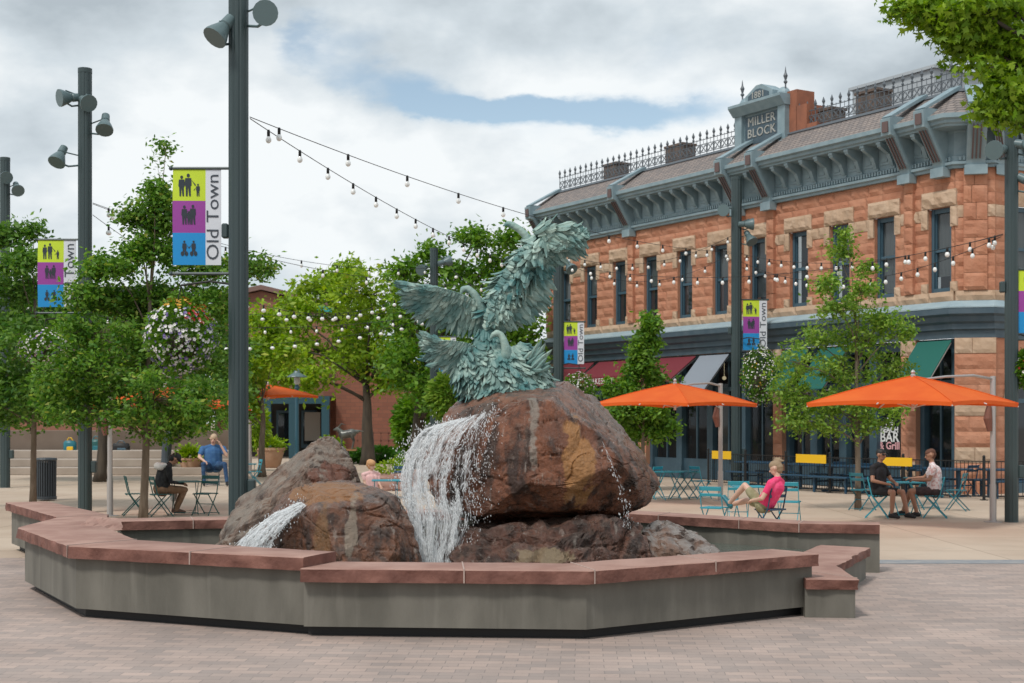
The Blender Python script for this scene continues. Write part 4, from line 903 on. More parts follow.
# ------------------------------------------------------------------ foliage
def leaf_mesh(P, size, seed, m, name='foliage', parent=None, lobed=False, droop=.3, aspect=.5, attach=None):
    """one small bent blade per point; P is an (n,3) array of points through the crown"""
    rs = np.random.RandomState(seed); n = len(P)
    a = rs.normal(size=(n, 3)); a[:, 2] = a[:, 2]*.6-droop; a /= np.linalg.norm(a, axis=1)[:, None]
    t = rs.normal(size=(n, 3)); b = np.cross(a, t); b /= np.linalg.norm(b, axis=1)[:, None]; c = np.cross(a, b)
    s = (size*(.6+.8*rs.rand(n)))[:, None]
    if lobed:
        ang = np.array([-90, -40, 0, 28, 58, 74, 90, 106, 122, 152, 180, 220])*math.pi/180
        rad = np.array([.25, .45, .95, .45, 1.05, .6, 1.25, .6, 1.05, .45, .95, .45])
        k = len(ang); co = np.empty((n, k, 3), 'f')
        for i in range(k): co[:, i] = P+a*s*rad[i]*math.sin(ang[i])*.6+b*s*rad[i]*math.cos(ang[i])*.6+c*s*.08*rs.randn(n)[:, None]
    else:
        k = 4; co = np.empty((n, k, 3), 'f'); w = aspect
        co[:, 0] = P; co[:, 1] = P+a*s*.5+b*s*w*.5+c*s*.08; co[:, 2] = P+a*s; co[:, 3] = P+a*s*.5-b*s*w*.5+c*s*.08
    me = bpy.data.meshes.new(name); me.vertices.add(n*k); me.vertices.foreach_set('co', co.ravel())
    me.loops.add(n*k); me.loops.foreach_set('vertex_index', np.arange(n*k, dtype='i')); me.polygons.add(n)
    me.polygons.foreach_set('loop_start', np.arange(0, n*k, k, dtype='i')); me.polygons.foreach_set('loop_total', np.full(n, k, 'i'))
    me.materials.append(m if not isinstance(m, str) else M[m]); me.update(calc_edges=True)
    return link(name, me, parent)
def tree(name, label, cat, base, trunk_top, tr, clumps, Y, leaf=.11, dens=1.0, m='leafA', tm='trunk', group=None, seed=1, lobed=False, sub=.34, spread=.8, depthk=1.0, aspect=.5, limbs=True):
    """clumps: (px, py, rx, ry[, dY]) measured on the photograph, given a depth about the trunk"""
    r = random.Random(seed); rs = np.random.RandomState(seed)
    bx = W(base[0], base[1], Y); bx.z = 0; root = empty(name, bx, 0, label, cat, group)
    top = W(*trunk_top, Y); mb = MB(); n = 9; pts = []
    for i in range(n+1): t = i/n; p = bx.lerp(top, t)+Vector((noise.noise(Vector((t*2, seed, 0)))*.12*tr*8*t*(1-t)*2, noise.noise(Vector((t*2, seed, 9)))*.1*t, 0)); pts.append(p)
    mb.tube(pts, [tr*(1.25 if i == 0 else 1-.55*i/n) for i in range(n+1)], 10)
    mb.build('trunk', M[tm], root, smooth='all', fix=False)
    L_ = MB(); allp = []; H = top.z
    for ci, c in enumerate(clumps):
        px, py, rx, ry = c[:4]; mx_ = max(rx, ry)*Y/F; dY = c[4] if len(c) > 4 else r.uniform(-.75, .75)*depthk*mx_*1.4
        ctr = W(px, py, Y+dY); ra = np.array([rx*Y/F, (rx+ry)/2*Y/F*depthk, ry*Y/F])
        # limb from the trunk
        tt = min(1, max(.25, (ctr.z-bx.z)/max(H, .1)*.75)); k = tt*n; i = int(min(k, n-1)); st = pts[i].lerp(pts[i+1], k-i)
        mid = st.lerp(ctr, .5)+Vector((r.uniform(-.1, .1), r.uniform(-.1, .1), .10*(ctr-st).length)); rr = tr*.45*(1-.5*tt)
        q = [st, st.lerp(mid, .5)+Vector((0, 0, .03)), mid, mid.lerp(ctr, .6), ctr]
        if limbs: L_.tube(q, [rr, rr*.8, rr*.6, rr*.4, rr*.22], 6)
        ns = max(7, int(44*dens*(ra[0]*ra[2])**.5/sub/3*2.2))
        d = rs.normal(size=(ns, 3)); d /= np.linalg.norm(d, axis=1)[:, None]; rad = rs.rand(ns)**.42*1.12*(.8+.4*rs.rand(ns))
        sc_ = np.array(ctr)+d*ra*rad[:, None]*1.02
        for s_ in sc_:
            if noise.noise(Vector(s_)*(.55/sub)+Vector((seed*3, 0, 0))) < -.22: continue
            if limbs: L_.tube([ctr.lerp(mid, .15), Vector(s_)*.5+ctr*.5+Vector((0, 0, .04)), Vector(s_)], [rr*.2, rr*.13, .004], 4, cap=False)
            nl = int(dens*r.uniform(22, 80)); g = rs.normal(size=(nl, 3))*.52
            g *= np.array([sub, sub, sub*.75])*r.uniform(.5, 1.15); allp.append(s_+g)
    if limbs: L_.build('limbs', M[tm], root, smooth='all', fix=False)
    P = np.concatenate(allp).astype('f')
    leaf_mesh(P, leaf, seed+5, m, 'crown', root, lobed, aspect=aspect)
    return root
TG = 'young plaza trees'
tree('plaza_tree', 'left plaza tree with its crown over a small banner, beside the litter bin', 'tree', (33, 505), (35, 300), .075,
     [(8, 238, 16, 9), (38, 226, 9, 9), (20, 262, 24, 8), (88, 262, 18, 7), (14, 288, 34, 15), (72, 306, 26, 12), (-5, 325, 35, 25), (38, 335, 42, 20), (75, 345, 30, 24), (12, 378, 42, 26), (60, 395, 38, 22), (-20, 400, 40, 25), (22, 418, 30, 12)], 32, leaf=.125, m='leafB', group=TG, seed=11, sub=.34, dens=1.0)
tree('plaza_tree', 'plaza tree with a tall thin leader, left of the big fluted pole', 'tree', (143, 520), (150, 300), .085,
     [(166, 150, 5, 10), (160, 172, 9, 12), (155, 198, 13, 13), (163, 226, 15, 12), (134, 216, 9, 5), (146, 248, 20, 10), (108, 268, 24, 9), (196, 268, 28, 9), (246, 266, 30, 8), (98, 298, 34, 12), (148, 300, 40, 16), (205, 300, 34, 16), (92, 332, 40, 18), (150, 345, 50, 24), (205, 350, 34, 24), (88, 370, 46, 20), (66, 398, 34, 14), (155, 398, 48, 26), (205, 405, 38, 22), (150, 425, 50, 10), (95, 412, 30, 12)], 27.5, leaf=.105, m='leafA', group=TG, seed=12, sub=.30, dens=1.05)
tree('plaza_tree', 'slim plaza tree in front of the brick building, between the two orange umbrellas', 'tree', (858, 510), (856, 330), .07,
     [(845, 232, 4, 9), (838, 250, 11, 9), (858, 266, 12, 8), (824, 284, 15, 8), (862, 292, 18, 8), (840, 312, 26, 11), (884, 318, 20, 7), (812, 338, 22, 12), (865, 340, 34, 15), (908, 330, 16, 8), (795, 362, 24, 14), (842, 372, 42, 18), (888, 368, 26, 14), (790, 390, 18, 14), (835, 402, 40, 18), (880, 402, 30, 14), (800, 420, 22, 12), (850, 425, 40, 10), (890, 425, 18, 6)], 31.6, leaf=.10, m='leafE', group=TG, seed=13, sub=.27, dens=.66)
tree('plaza_tree', 'narrow dense plaza tree behind the left orange umbrella', 'tree', (643, 492), (643, 385), .07,
     [(650, 327, 5, 9), (646, 345, 12, 10), (641, 366, 14, 14), (622, 388, 16, 10), (652, 386, 20, 12), (640, 408, 26, 12), (640, 425, 32, 14), (662, 425, 14, 10), (618, 412, 14, 8)], 40, leaf=.135, m='leafD', group=TG, seed=14, sub=.30, dens=1.0)
tree('broadleaf_tree', 'spreading bright green tree with a forked trunk before the brick wall', 'tree', (368, 452), (366, 385), .34,
     [(345, 272, 18, 9), (325, 288, 34, 16), (372, 290, 38, 20), (292, 315, 24, 16), (335, 318, 40, 20), (385, 320, 36, 22), (275, 345, 26, 18), (318, 350, 40, 20), (365, 352, 40, 20), (405, 345, 26, 20), (275, 378, 24, 16), (310, 380, 28, 12), (395, 378, 20, 14)], 64, leaf=.26, m='leafC', tm='trunkD', seed=15, sub=.75, dens=.8)
tree('broadleaf_tree', 'large dark green tree rising behind the bronze birds', 'tree', (412, 455), (425, 370), .3,
     [(434, 250, 12, 7), (402, 270, 14, 8), (478, 238, 20, 8), (512, 240, 13, 10), (455, 268, 30, 13), (500, 275, 32, 22), (420, 292, 30, 18), (465, 305, 40, 22), (520, 310, 24, 26), (405, 325, 28, 20), (440, 338, 40, 24), (490, 345, 38, 24), (533, 345, 16, 26), (405, 360, 22, 18), (430, 378, 34, 18), (480, 385, 36, 20), (525, 385, 24, 22), (445, 402, 30, 10)], 54, leaf=.23, m='leafD', tm='trunkD', seed=16, sub=.62, dens=.72)
tree('broadleaf_tree', 'light yellowish tree between the big pole and the far orange umbrella', 'tree', (262, 455), (262, 400), .14,
     [(262, 325, 20, 12), (278, 350, 22, 16), (250, 360, 18, 16), (246, 384, 14, 10), (245, 410, 14, 10)], 50, leaf=.22, m='leafC', seed=17, sub=.45, dens=.75)
tree('broadleaf_tree', 'dense dark tree filling the gap behind the left plaza trees', 'tree', (100, 470), (105, 380), .2,
     [(20, 310, 35, 16), (80, 320, 40, 16), (140, 325, 40, 18), (195, 320, 36, 16), (-10, 350, 40, 25), (50, 355, 44, 22), (115, 360, 44, 24), (180, 360, 44, 24), (225, 345, 20, 22), (10, 392, 44, 20), (70, 398, 40, 18), (130, 402, 44, 18), (190, 398, 40, 18), (228, 385, 16, 20)], 46, leaf=.2, m='leafB', tm='trunkD', seed=18, sub=.5, dens=.85)
tree('maple_tree', 'near maple branches hanging into the upper right of the view', 'tree', (1190, 700), (1160, 60), .16,
     [(912, 8, 18, 8), (940, 14, 24, 12), (975, 8, 26, 12), (1010, 10, 30, 16), (955, 40, 16, 10), (985, 45, 28, 16), (1018, 50, 24, 24), (980, 78, 24, 12), (1012, 88, 24, 16), (1000, 110, 18, 8), (1022, 112, 12, 10), (1050, 40, 30, 40), (1060, 100, 30, 20), (1080, 10, 40, 40), (1110, 60, 40, 40), (1160, 0, 60, 60), (1200, 60, 50, 50)], 10.5, leaf=.06, m='leafF', tm='trunkD', seed=19, lobed=True, sub=.15, dens=.8)
# far trees closing the view
for i, (px, py, rx, ry, Y, mm) in enumerate([(-30, 395, 60, 40, 95, 'leafB'), (60, 400, 60, 28, 100, 'leafD'), (170, 400, 60, 28, 98, 'leafB'), (470, 410, 60, 28, 90, 'leafD'), (545, 405, 30, 40, 84, 'leafB')]):
    tree('distant_tree', ['bushy far tree at the left edge of the plaza', 'low dark far tree behind the terrace wall', 'far green tree behind the flower basket', 'far tree low behind the bronze birds', 'far tree beside the end wall of the red building'][i], 'tree', (px, 450), (px, py), .3, [(px-rx*.5, py, rx*.5, ry), (px+rx*.4, py, rx*.5, ry*.9), (px, py-ry*.4, rx*.4, ry*.6), (px, py+ry*.4, rx*.7, ry*.5)], Y, leaf=.5, m=mm, tm='trunkD', seed=30+i, sub=1.1, dens=.5)
def bush(name, label, cat, px, py, rx, ry, Y, m, leaf=.1, n=2500, seed=1, group=None, flowers=None, kind=None):
    rs = np.random.RandomState(seed); d = rs.normal(size=(n, 3)); d /= np.linalg.norm(d, axis=1)[:, None]; c = np.array(W(px, py, Y)); ra = np.array([rx, rx*.8, ry])*Y/F
    lump = np.array([1+.28*noise.noise(Vector(v)*2.3+Vector((seed, 0, 0))) for v in d]); P = c+d*ra*(lump*(rs.rand(n)**.25))[:, None]; P[:, 2] = np.maximum(P[:, 2], .03)
    o = leaf_mesh(P.astype('f'), leaf, seed, m, name); tag(o, label, cat, group, kind); return o
bush('hedge', 'low clipped green hedge in front of the brick wall by the forked tree', 'hedge', 378, 455, 32, 6, 66, 'hedge', .22, 3500, 3)
bush('shrub', 'leafy shrub behind the left shoulder of the huge boulder', 'shrub', 455, 395, 26, 22, 44, 'leafE', .2, 2600, 4)
bush('shrub', 'bright green shrub left of the round planter', 'shrub', 252, 425, 16, 22, 56, 'leafC', .2, 1500, 5)
bush('shrub', 'shrub at the left foot of the forked tree', 'shrub', 330, 447, 12, 9, 62, 'leafC', .2, 900, 6)
bush('shrub', 'dark shrub under the large dark green tree', 'shrub', 420, 425, 26, 30, 58, 'leafD', .25, 3500, 7)

# ------------------------------------------------------------------ poles
def pole(px, Y, h, r, label, lights, banner=None, seed=0):
    base = W(px, 600, Y); base.z = 0; root = empty('plaza_pole', base, 0, label, 'light pole', 'tall fluted plaza poles')
    mb = MB(); n = 40; prof = []; vs = []; fs = []
    rings = [0, .02, h-.12, h-.1, h-.1, h]
    for j, z in enumerate(rings):
        for k in range(n):
            t = 2*math.pi*k/n; fl = (1-.075*(k % 4 == 0)-.0*(k % 4 == 2)); rr = r*fl if 0 < j < 4 else r*1.03
            vs.append(base+Vector((rr*math.cos(t), rr*math.sin(t), z)))
    for j in range(len(rings)-1):
        for k in range(n): a = j*n+k; b = j*n+(k+1) % n; fs.append((a, b, b+n, a+n))
    fs.append(tuple(range((len(rings)-1)*n, len(rings)*n))); mb.add(vs, fs); mb.build('shaft', M['pole'], root, smooth=False)
    q = MB(); q.box(base+Vector((r+.05, 0, 1.0)), (.12, .14, .26), bev=.02); q.box(base+Vector((-r-.05, 0, h*.5)), (.1, .12, .22), bev=.02); q.build('junction_box', M['pole'], root)
    for (dx, dz, ang, tilt) in lights:           # dx along the picture's width, ang = which way it points
        z = dz; d = Vector((math.sin(R(ang)), math.cos(R(ang)), 0)); arm = base+Vector((0, 0, z)); hd = arm+Vector((math.copysign(r, dx), 0, 0)); c = arm+Vector((dx, d.y*.05-.18, 0))
        a = MB(); a.tube([hd-Vector((0, 0, .12)), hd.lerp(c, .5)-Vector((0, 0, .16)), c-Vector((0, 0, .10)), c], .022, 6); a.tube([hd+Vector((0, 0, .1)), c+Vector((0, 0, .16))], .015, 6)
        dirv = (d*math.cos(R(tilt))+Vector((0, 0, -math.sin(R(tilt))))).normalized()
        a.lathe(c-dirv*.18, [(.05, -.16), (.085, -.14), (.095, .02), (.08, .04), (.105, .08), (.165, .22), (.19, .29), (.19, .32), (.17, .32)], 16, axis=dirv)
        s = a.build('spotlight', M['lampgrey'], root, smooth=True)
        l = MB(); l.lathe(c-dirv*.18, [(.165, .29), (.165, .305)], 16, axis=dirv); l.build('lens', M['lens'], s)
    return root, base
def person_shape(mb, fr, x, z, h, m, arm=0):
    """little flat figure for a banner picture, fr(x,z) -> point"""
    def poly(pts): mb.add([fr(x+a*h, z+b*h) for a, b in pts], [tuple(range(len(pts)))], m)
    poly([(.07*math.cos(t), .91+.085*math.sin(t)) for t in [2*math.pi*k/10 for k in range(10)]])
    poly([(-.13, .8), (.13, .8), (.15, .5), (.11, .42), (-.11, .42), (-.15, .5)]); poly([(-.11, .45), (0, .45), (-.02, 0), (-.09, 0)]); poly([(.0, .45), (.11, .45), (.12, 0), (.05, 0)])
    if arm: poly([(.1*arm, .78), (.14*arm, .72), (.34*arm, .5), (.3*arm, .45)])
BM = {'g': mat('bg', (.52, .66, .03), .7), 'p': mat('bp', (.30, .05, .30), .7), 'b': mat('bb', (.01, .26, .60), .7), 'w': mat('bw', (.66, .68, .72), .7), 'k': mat('bk', (.03, .04, .05), .8), 't': mat('bt', (.14, .16, .19), .8)}
def banner(rootlabel, base, r, x0, x1, z0, z1, flip=1):
    """cloth banner hung between two rods; x0<x1 are offsets from the pole"""
    Yb = base.y; root = empty('banner', base+Vector(((x0+x1)/2, 0, z0)), 0, rootlabel, 'banner', 'Old Town banners on the poles')
    far = x0 if abs(x0) > abs(x1) else x1
    for z in (z1+.01, z0-.13): mb = MB(); mb.tube([base+Vector((math.copysign(r*.9, far), 0, z)), base+Vector((far*1.02, 0, z))], .022, 8); mb.sphere(base+Vector((far*1.03, 0, z)), .035, 6); mb.build('rod', M['pole'], root)
    w = x1-x0; h = z1-z0; xs = x0+w*.68
    def pt(x, z, o=0):
        u = (x-x0)/w; t = (z-z0)/h
        return base+Vector((x, -.012*math.sin(u*5)*(1-t)-.03*math.sin(t*math.pi)*(1-u)+o, z))
    def grid(xa, xb, za, zb, m, name, parent, yo=0):
        mb = MB(); nx, nz = 6, 10
        for oo in (yo, yo+.006):
            vs = [pt(xa+(xb-xa)*i/nx, za+(zb-za)*j/nz, oo) for j in range(nz+1) for i in range(nx+1)]
            mb.add(vs, [(j*(nx+1)+i, j*(nx+1)+i+1, (j+1)*(nx+1)+i+1, (j+1)*(nx+1)+i) for j in range(nz) for i in range(nx)])
        return mb.build(name, m, parent, smooth='all', fix=False)
    for k, c in enumerate('bpg'): grid(x0, xs, z0+h*k/3, z0+h*(k+1)/3, BM[c], 'picture_panel', root)
    grid(xs, x1, z0, z1, BM['w'], 'name_strip', root)
    t = MB(); me = txt('Old Town', (x1-xs)*1.02, (0, 0, 0), (1, 0, 0), (0, 1, 0), ext=.001); w_ = max(v.co.x for v in me.vertices)*2; k = h*.88/w_
    t.add([pt((xs+x1)/2-v.co.y*1.1, (z0+z1)/2+v.co.x*k, -.006) for v in me.vertices], [tuple(p.vertices) for p in me.polygons]); t.build('lettering', BM['t'], root, fix=False)
    f = MB(); pw = xs-x0
    fr = lambda x, z: pt(x, z, -.005)
    cell = h/3; zb = z0+2*cell+cell*.14
    for x, hh, a in ((.27, .66, 0), (.47, .72, 1), (.77, .40, -1)): person_shape(f, fr, x0+pw*x, zb, cell*hh, 0, a)
    zb = z0+cell*1.26
    for x, hh, a in ((.36, .6, 1), (.62, .62, -1), (.5, .42, 1)): person_shape(f, fr, x0+pw*x, zb, cell*hh, 0, a)
    zb = z0+cell*.3
    for x, hh, a in ((.36, .46, 1), (.64, .46, -1)): person_shape(f, fr, x0+pw*x, zb, cell*hh, 0, a)
    for x in (.36, .64):
        for q in (-.06, .06): f.add([fr(x0+pw*(x+q)+.055*cell*math.cos(t_), zb+.05*cell+.075*cell*math.sin(t_)) for t_ in [2*math.pi*k_/10 for k_ in range(10)]], [tuple(range(10))])
    f.build('figures', BM['k'], root, fix=False)
    return root
def px_len(px, Y): return px*Y/F
def zz(py, Y): return CH+(HY-py)/F*Y
p1, b1 = pole(238.5, 21, 9.7, .148, 'nearest fluted plaza pole, thick and cropped by the top of the view', [(-.24, zz(36, 21), 225, 50), (.47, zz(18, 21), 182, 12)])
banner('largest Old Town banner, hanging left of the nearest pole', b1, .148, px_len(173-238.5, 21), px_len(221-238.5, 21), zz(265, 21), zz(169, 21))
p2, b2_ = pole(85, 30.6, 9.7, .148, 'second fluted pole from the left with four spotlights near its top', [(-.36, zz(100, 30.6), 230, 10), (.10, zz(104, 30.6), 140, 25), (.5, zz(128, 30.6), 170, 55), (-.5, zz(160, 30.6), 200, 55)])
banner('Old Town banner half hidden in the leaves left of the four-lamp pole', b2_, .148, px_len(38-85, 30.6), px_len(76-85, 30.6), zz(307, 30.6), zz(240, 30.6))
p3, b3 = pole(5, 42, 9.9, .148, 'farthest left fluted pole at the edge of the view', [(.1, zz(178, 42), 150, 20), (.45, zz(190, 42), 150, 35)])
p4_, b4 = pole(1011.5, 27.7, 9.3, .13, 'fluted pole at the right edge by the umbrella mast', [(-.36, zz(152, 27.7), 225, 10), (.30, zz(148, 27.7), 120, 15), (.34, zz(185, 27.7), 130, 30)])
banner('Old Town banner right of the pole at the right edge', b4, .13, px_len(1018-1011.5, 27.7), px_len(1060-1011.5, 27.7), zz(333, 27.7), zz(270, 27.7))
p5, b5 = pole(736.5, 44, 9.67, .165, 'fluted pole standing against the middle of the red building', [(-.42, zz(212, 44), 200, 0), (.36, zz(225, 44), 90, 0), (.40, zz(240, 44), 150, 50)])
banner('Old Town banner right of the pole before the red building', b5, .165, px_len(743-736.5, 44), px_len(767-736.5, 44), zz(350, 44), zz(300, 44))
p6, b6 = pole(558.5, 44, 7.2, .165, 'fluted pole just right of the bronze birds', [(.36, zz(268, 44), 150, 40)])
banner('Old Town banner right of the bronze birds, above the maroon awning', b6, .165, px_len(564-558.5, 44), px_len(584-558.5, 44), zz(364, 44), zz(322, 44))
p7, b7 = pole(434, 49, 8.05, .14, 'farthest fluted pole behind the left wing of the bronze birds', [(-.4, zz(270, 49), 200, 20), (.45, zz(262, 49), 60, -15)])
banner('distant Old Town banner behind the bronze birds', b7, .14, px_len(439-434, 49), px_len(456-434, 49), zz(372, 49), zz(337, 49))

# ------------------------------------------------------------------ string lights
glassb, nt_, pb_ = newmat('bulb'); pb_.inputs['Base Color'].default_value = (.93, .93, .90, 1); pb_.inputs['Roughness'].default_value = .1
pb_.inputs['Alpha'].default_value = .9
def string(label, a, b, sag, sp=.62, r=.042, t0=.03, t1=.98):
    L_ = (b-a).length; pt = lambda t: a.lerp(b, t)-Vector((0, 0, 4*sag*t*(1-t)))
    root = empty('string_lights', a, 0, label, 'string lights', 'strings of bulbs across the plaza'); mb = MB(); n = 40
    mb.tube([pt(i/n) for i in range(n+1)], .007, 5, cap=False); k = int(L_*(t1-t0)/sp); k = min(k, 60); proto = None
    cbl = mb.build('cable', M['black'], root, fix=False)
    for i in range(k+1):
        p = pt(t0+(t1-t0)*i/max(k, 1)); mb2 = MB(); mb2.tube([Vector((0, 0, -.005)), Vector((0, 0, -.10))], .022, 7); 
        if proto is None:
            mb2 = MB(); mb2.lathe((0, 0, 0), [(.018, .015), (.024, -.01), (.024, -.09)], 8, 0); mb2.lathe((0, 0, 0), [(.018, -.086), (r*.72, -.098), (r*1.08, -.135), (r*1.0, -.165), (r*.6, -.188), (.004, -.196)], 10, 1)
            me = mb2.mesh('bulb', [M['black'], glassb]); me.polygons.foreach_set('use_smooth', [True]*len(me.polygons)); proto = me
        o = bpy.data.objects.new('bulb', proto); C.objects.link(o); o.parent = root; o.location = p-a
    return root
ring = lambda b, z, s, r=.17: b+Vector((s*r, 0, z))
A = ring(b1, zz(117, 21), 1)
string('upper string of bulbs running from the nearest pole towards the red building', A, ring(b5, zz(252, 44), -1), .45, sp=2.0)
string('lower string of bulbs running from the nearest pole behind the bronze birds', A+Vector((0, .02, -.02)), ring(b6, zz(275, 44), -1), .35, sp=1.25)
string('string of bulbs from the four-lamp pole to the farthest pole', ring(b2_, zz(203, 30.6), 1), ring(b7, zz(268, 49), -1), .5, sp=2.2)
string('string of bulbs sagging from the four-lamp pole into the trees', ring(b2_, zz(204, 30.6), 1), ring(b6, zz(280, 44), -1), .75, sp=1.5)
string('string of bulbs across the corner of the building to the right pole', ring(b5, zz(254, 44), 1), ring(b4, zz(234, 27.7), -1), .42, sp=1.0)
string('string of bulbs between the two poles before the red building', ring(b6, zz(262, 44), 1), ring(b5, zz(253, 44), -1), .75, sp=.7)
string('string of bulbs from the pole by the birds to the pole at the right edge', ring(b6, zz(264, 44), 1), ring(b4, zz(235, 27.7), -1), .62, sp=1.15)
string('long low string of bulbs from the far left pole over the bright green tree', ring(b3, zz(300, 42), 1), ring(b6, zz(290, 44), -1)+Vector((0, 0, 0)), 1.0, sp=.75)
string('second low string of bulbs over the bright green tree', ring(b3, zz(285, 42), 1), ring(b7, zz(310, 49), -1), .5, sp=.8, r=.065)
string('string of bulbs between the farthest pole and the pole by the birds', ring(b7, zz(285, 49), 1), ring(b6, zz(270, 44), -1), .5, sp=.7, r=.06)

string('string of bulbs over the dark green tree to the pole by the birds', ring(b7, zz(255, 49), 1), ring(b6, zz(300, 44), -1), .7, sp=.8, r=.06)
string('low string of bulbs along the fronts of the far trees', ring(b3, zz(316, 42), 1), ring(b7, zz(318, 49), -1), .9, sp=.75, r=.07)
string('string of bulbs looping over the bright green tree top', ring(b2_, zz(215, 30.6), 1), ring(b7, zz(282, 49), -1), 1.6, sp=.85, r=.06)
string('upper string of bulbs across the stone band of the red building', ring(b6, zz(255, 44), 1), ring(b5, zz(236, 44), -1), .55, sp=.5)
string('loose string of bulbs ending on the far side of the right edge pole', ring(b5, zz(262, 44), 1), ring(b4, zz(236, 27.7), -1)+Vector((0, .1, 0)), .75, sp=.85)
# ------------------------------------------------------------------ flower baskets
FM = {k: mat('fl'+k, c, .6) for k, c in (('w', (.75, .73, .70)), ('v', (.22, .17, .38)), ('r', (.50, .045, .03)), ('y', (.60, .33, .03)), ('p', (.55, .34, .42)))}
def basket(label, px, py, rx, ry, Y, pb, seed, mix='wwwv', nfl=300, top=False):
    c = W(px, py, Y); root = empty('flower_basket', c-Vector((0, 0, ry*Y/F)), 0, label, 'flower basket', 'hanging flower baskets'); rs = np.random.RandomState(seed); r = random.Random(seed)
    ra = np.array([rx, rx, ry])*Y/F; n = 2600; d = rs.normal(size=(n, 3)); d /= np.linalg.norm(d, axis=1)[:, None]
    lump = lambda v: 1+.22*noise.noise(Vector(v)*2.6+Vector((seed, 0, 0)))
    P = np.array(c)+d*ra*np.array([lump(v) for v in d])[:, None]*(rs.rand(n)**.3)[:, None]
    leaf_mesh(P.astype('f'), .085, seed, 'leafD', 'leaves', root)
    mb = MB(); mb.sphere(c-Vector((0, 0, ra[2]*.3)), (ra[0]*.5, ra[0]*.5, ra[2]*.4), 8); mb.build('liner', M['trunkD'], root)
    fl = MB()
    for i in range(nfl):
        v = Vector(rs.normal(size=3)); v.normalize(); p = Vector(np.array(c)+np.array(v)*ra*lump(v)*1.02)
        h = noise.noise(v*1.6+Vector((seed*2, 0, 0))); ch = mix[int((h+.5)*len(mix)+r.uniform(-1, 1)) % len(mix)]
        if top and v.z > .75: ch = 'y'
        if top and v.z > .35 and v.x > .3 and r.random() < .5: ch = 'r'
        k = 'wvryp'.index(ch); s = r.uniform(.02, .034); q = v.orthogonal().normalized(); q2 = v.cross(q); b0 = len(fl.v); vs = [p+v*.0]
        for j in range(10):
            t = 2*math.pi*j/10; rr = s*(1 if j % 2 == 0 else .72); vs.append(p+(q*math.cos(t)+q2*math.sin(t))*rr+v*.014)
        fl.add(vs, [(0, j+1, (j+1) % 10+1) for j in range(10)], k)
    fl.build('flowers', [FM[x] for x in 'wvryp'], root, fix=False)
    ch_ = MB(); top = c+Vector((0, 0, ra[2]*1.0+.25)); 
    if pb is not None:
        e = pb+Vector((0, 0, top.z)); ch_.tube([e, e.lerp(top, .5)+Vector((0, 0, .06)), top], .018, 6)
    for k in range(3): t = 2*math.pi*k/3; ch_.tube([top, c+Vector((ra[0]*.5*math.cos(t), ra[0]*.5*math.sin(t), 0))], .006, 4)
    ch_.build('hanger', M['black'], root, fix=False); return root
basket('biggest flower basket, white and violet blooms, left of the nearest pole', 181, 338, 33, 36, 21.0, b1, 3, 'wvwwvw', 900, True)
basket('white flower basket half hidden in leaves at the far left', 46, 348, 25, 17, 30.0, b2_, 5, 'wwwvp', 420)
basket('pale flower basket beside the maroon awning just right of the birds', 579, 392, 17, 19, 43.6, b6, 7, 'wwpp', 420)
basket('round white flower basket right of the pole before the red building', 760, 375, 18, 28, 43.6, b5, 9, 'wwwwy', 560)
basket('flower basket cut by the right edge of the view', 1029, 368, 14, 18, 27.7, b4, 11, 'wprw', 160)

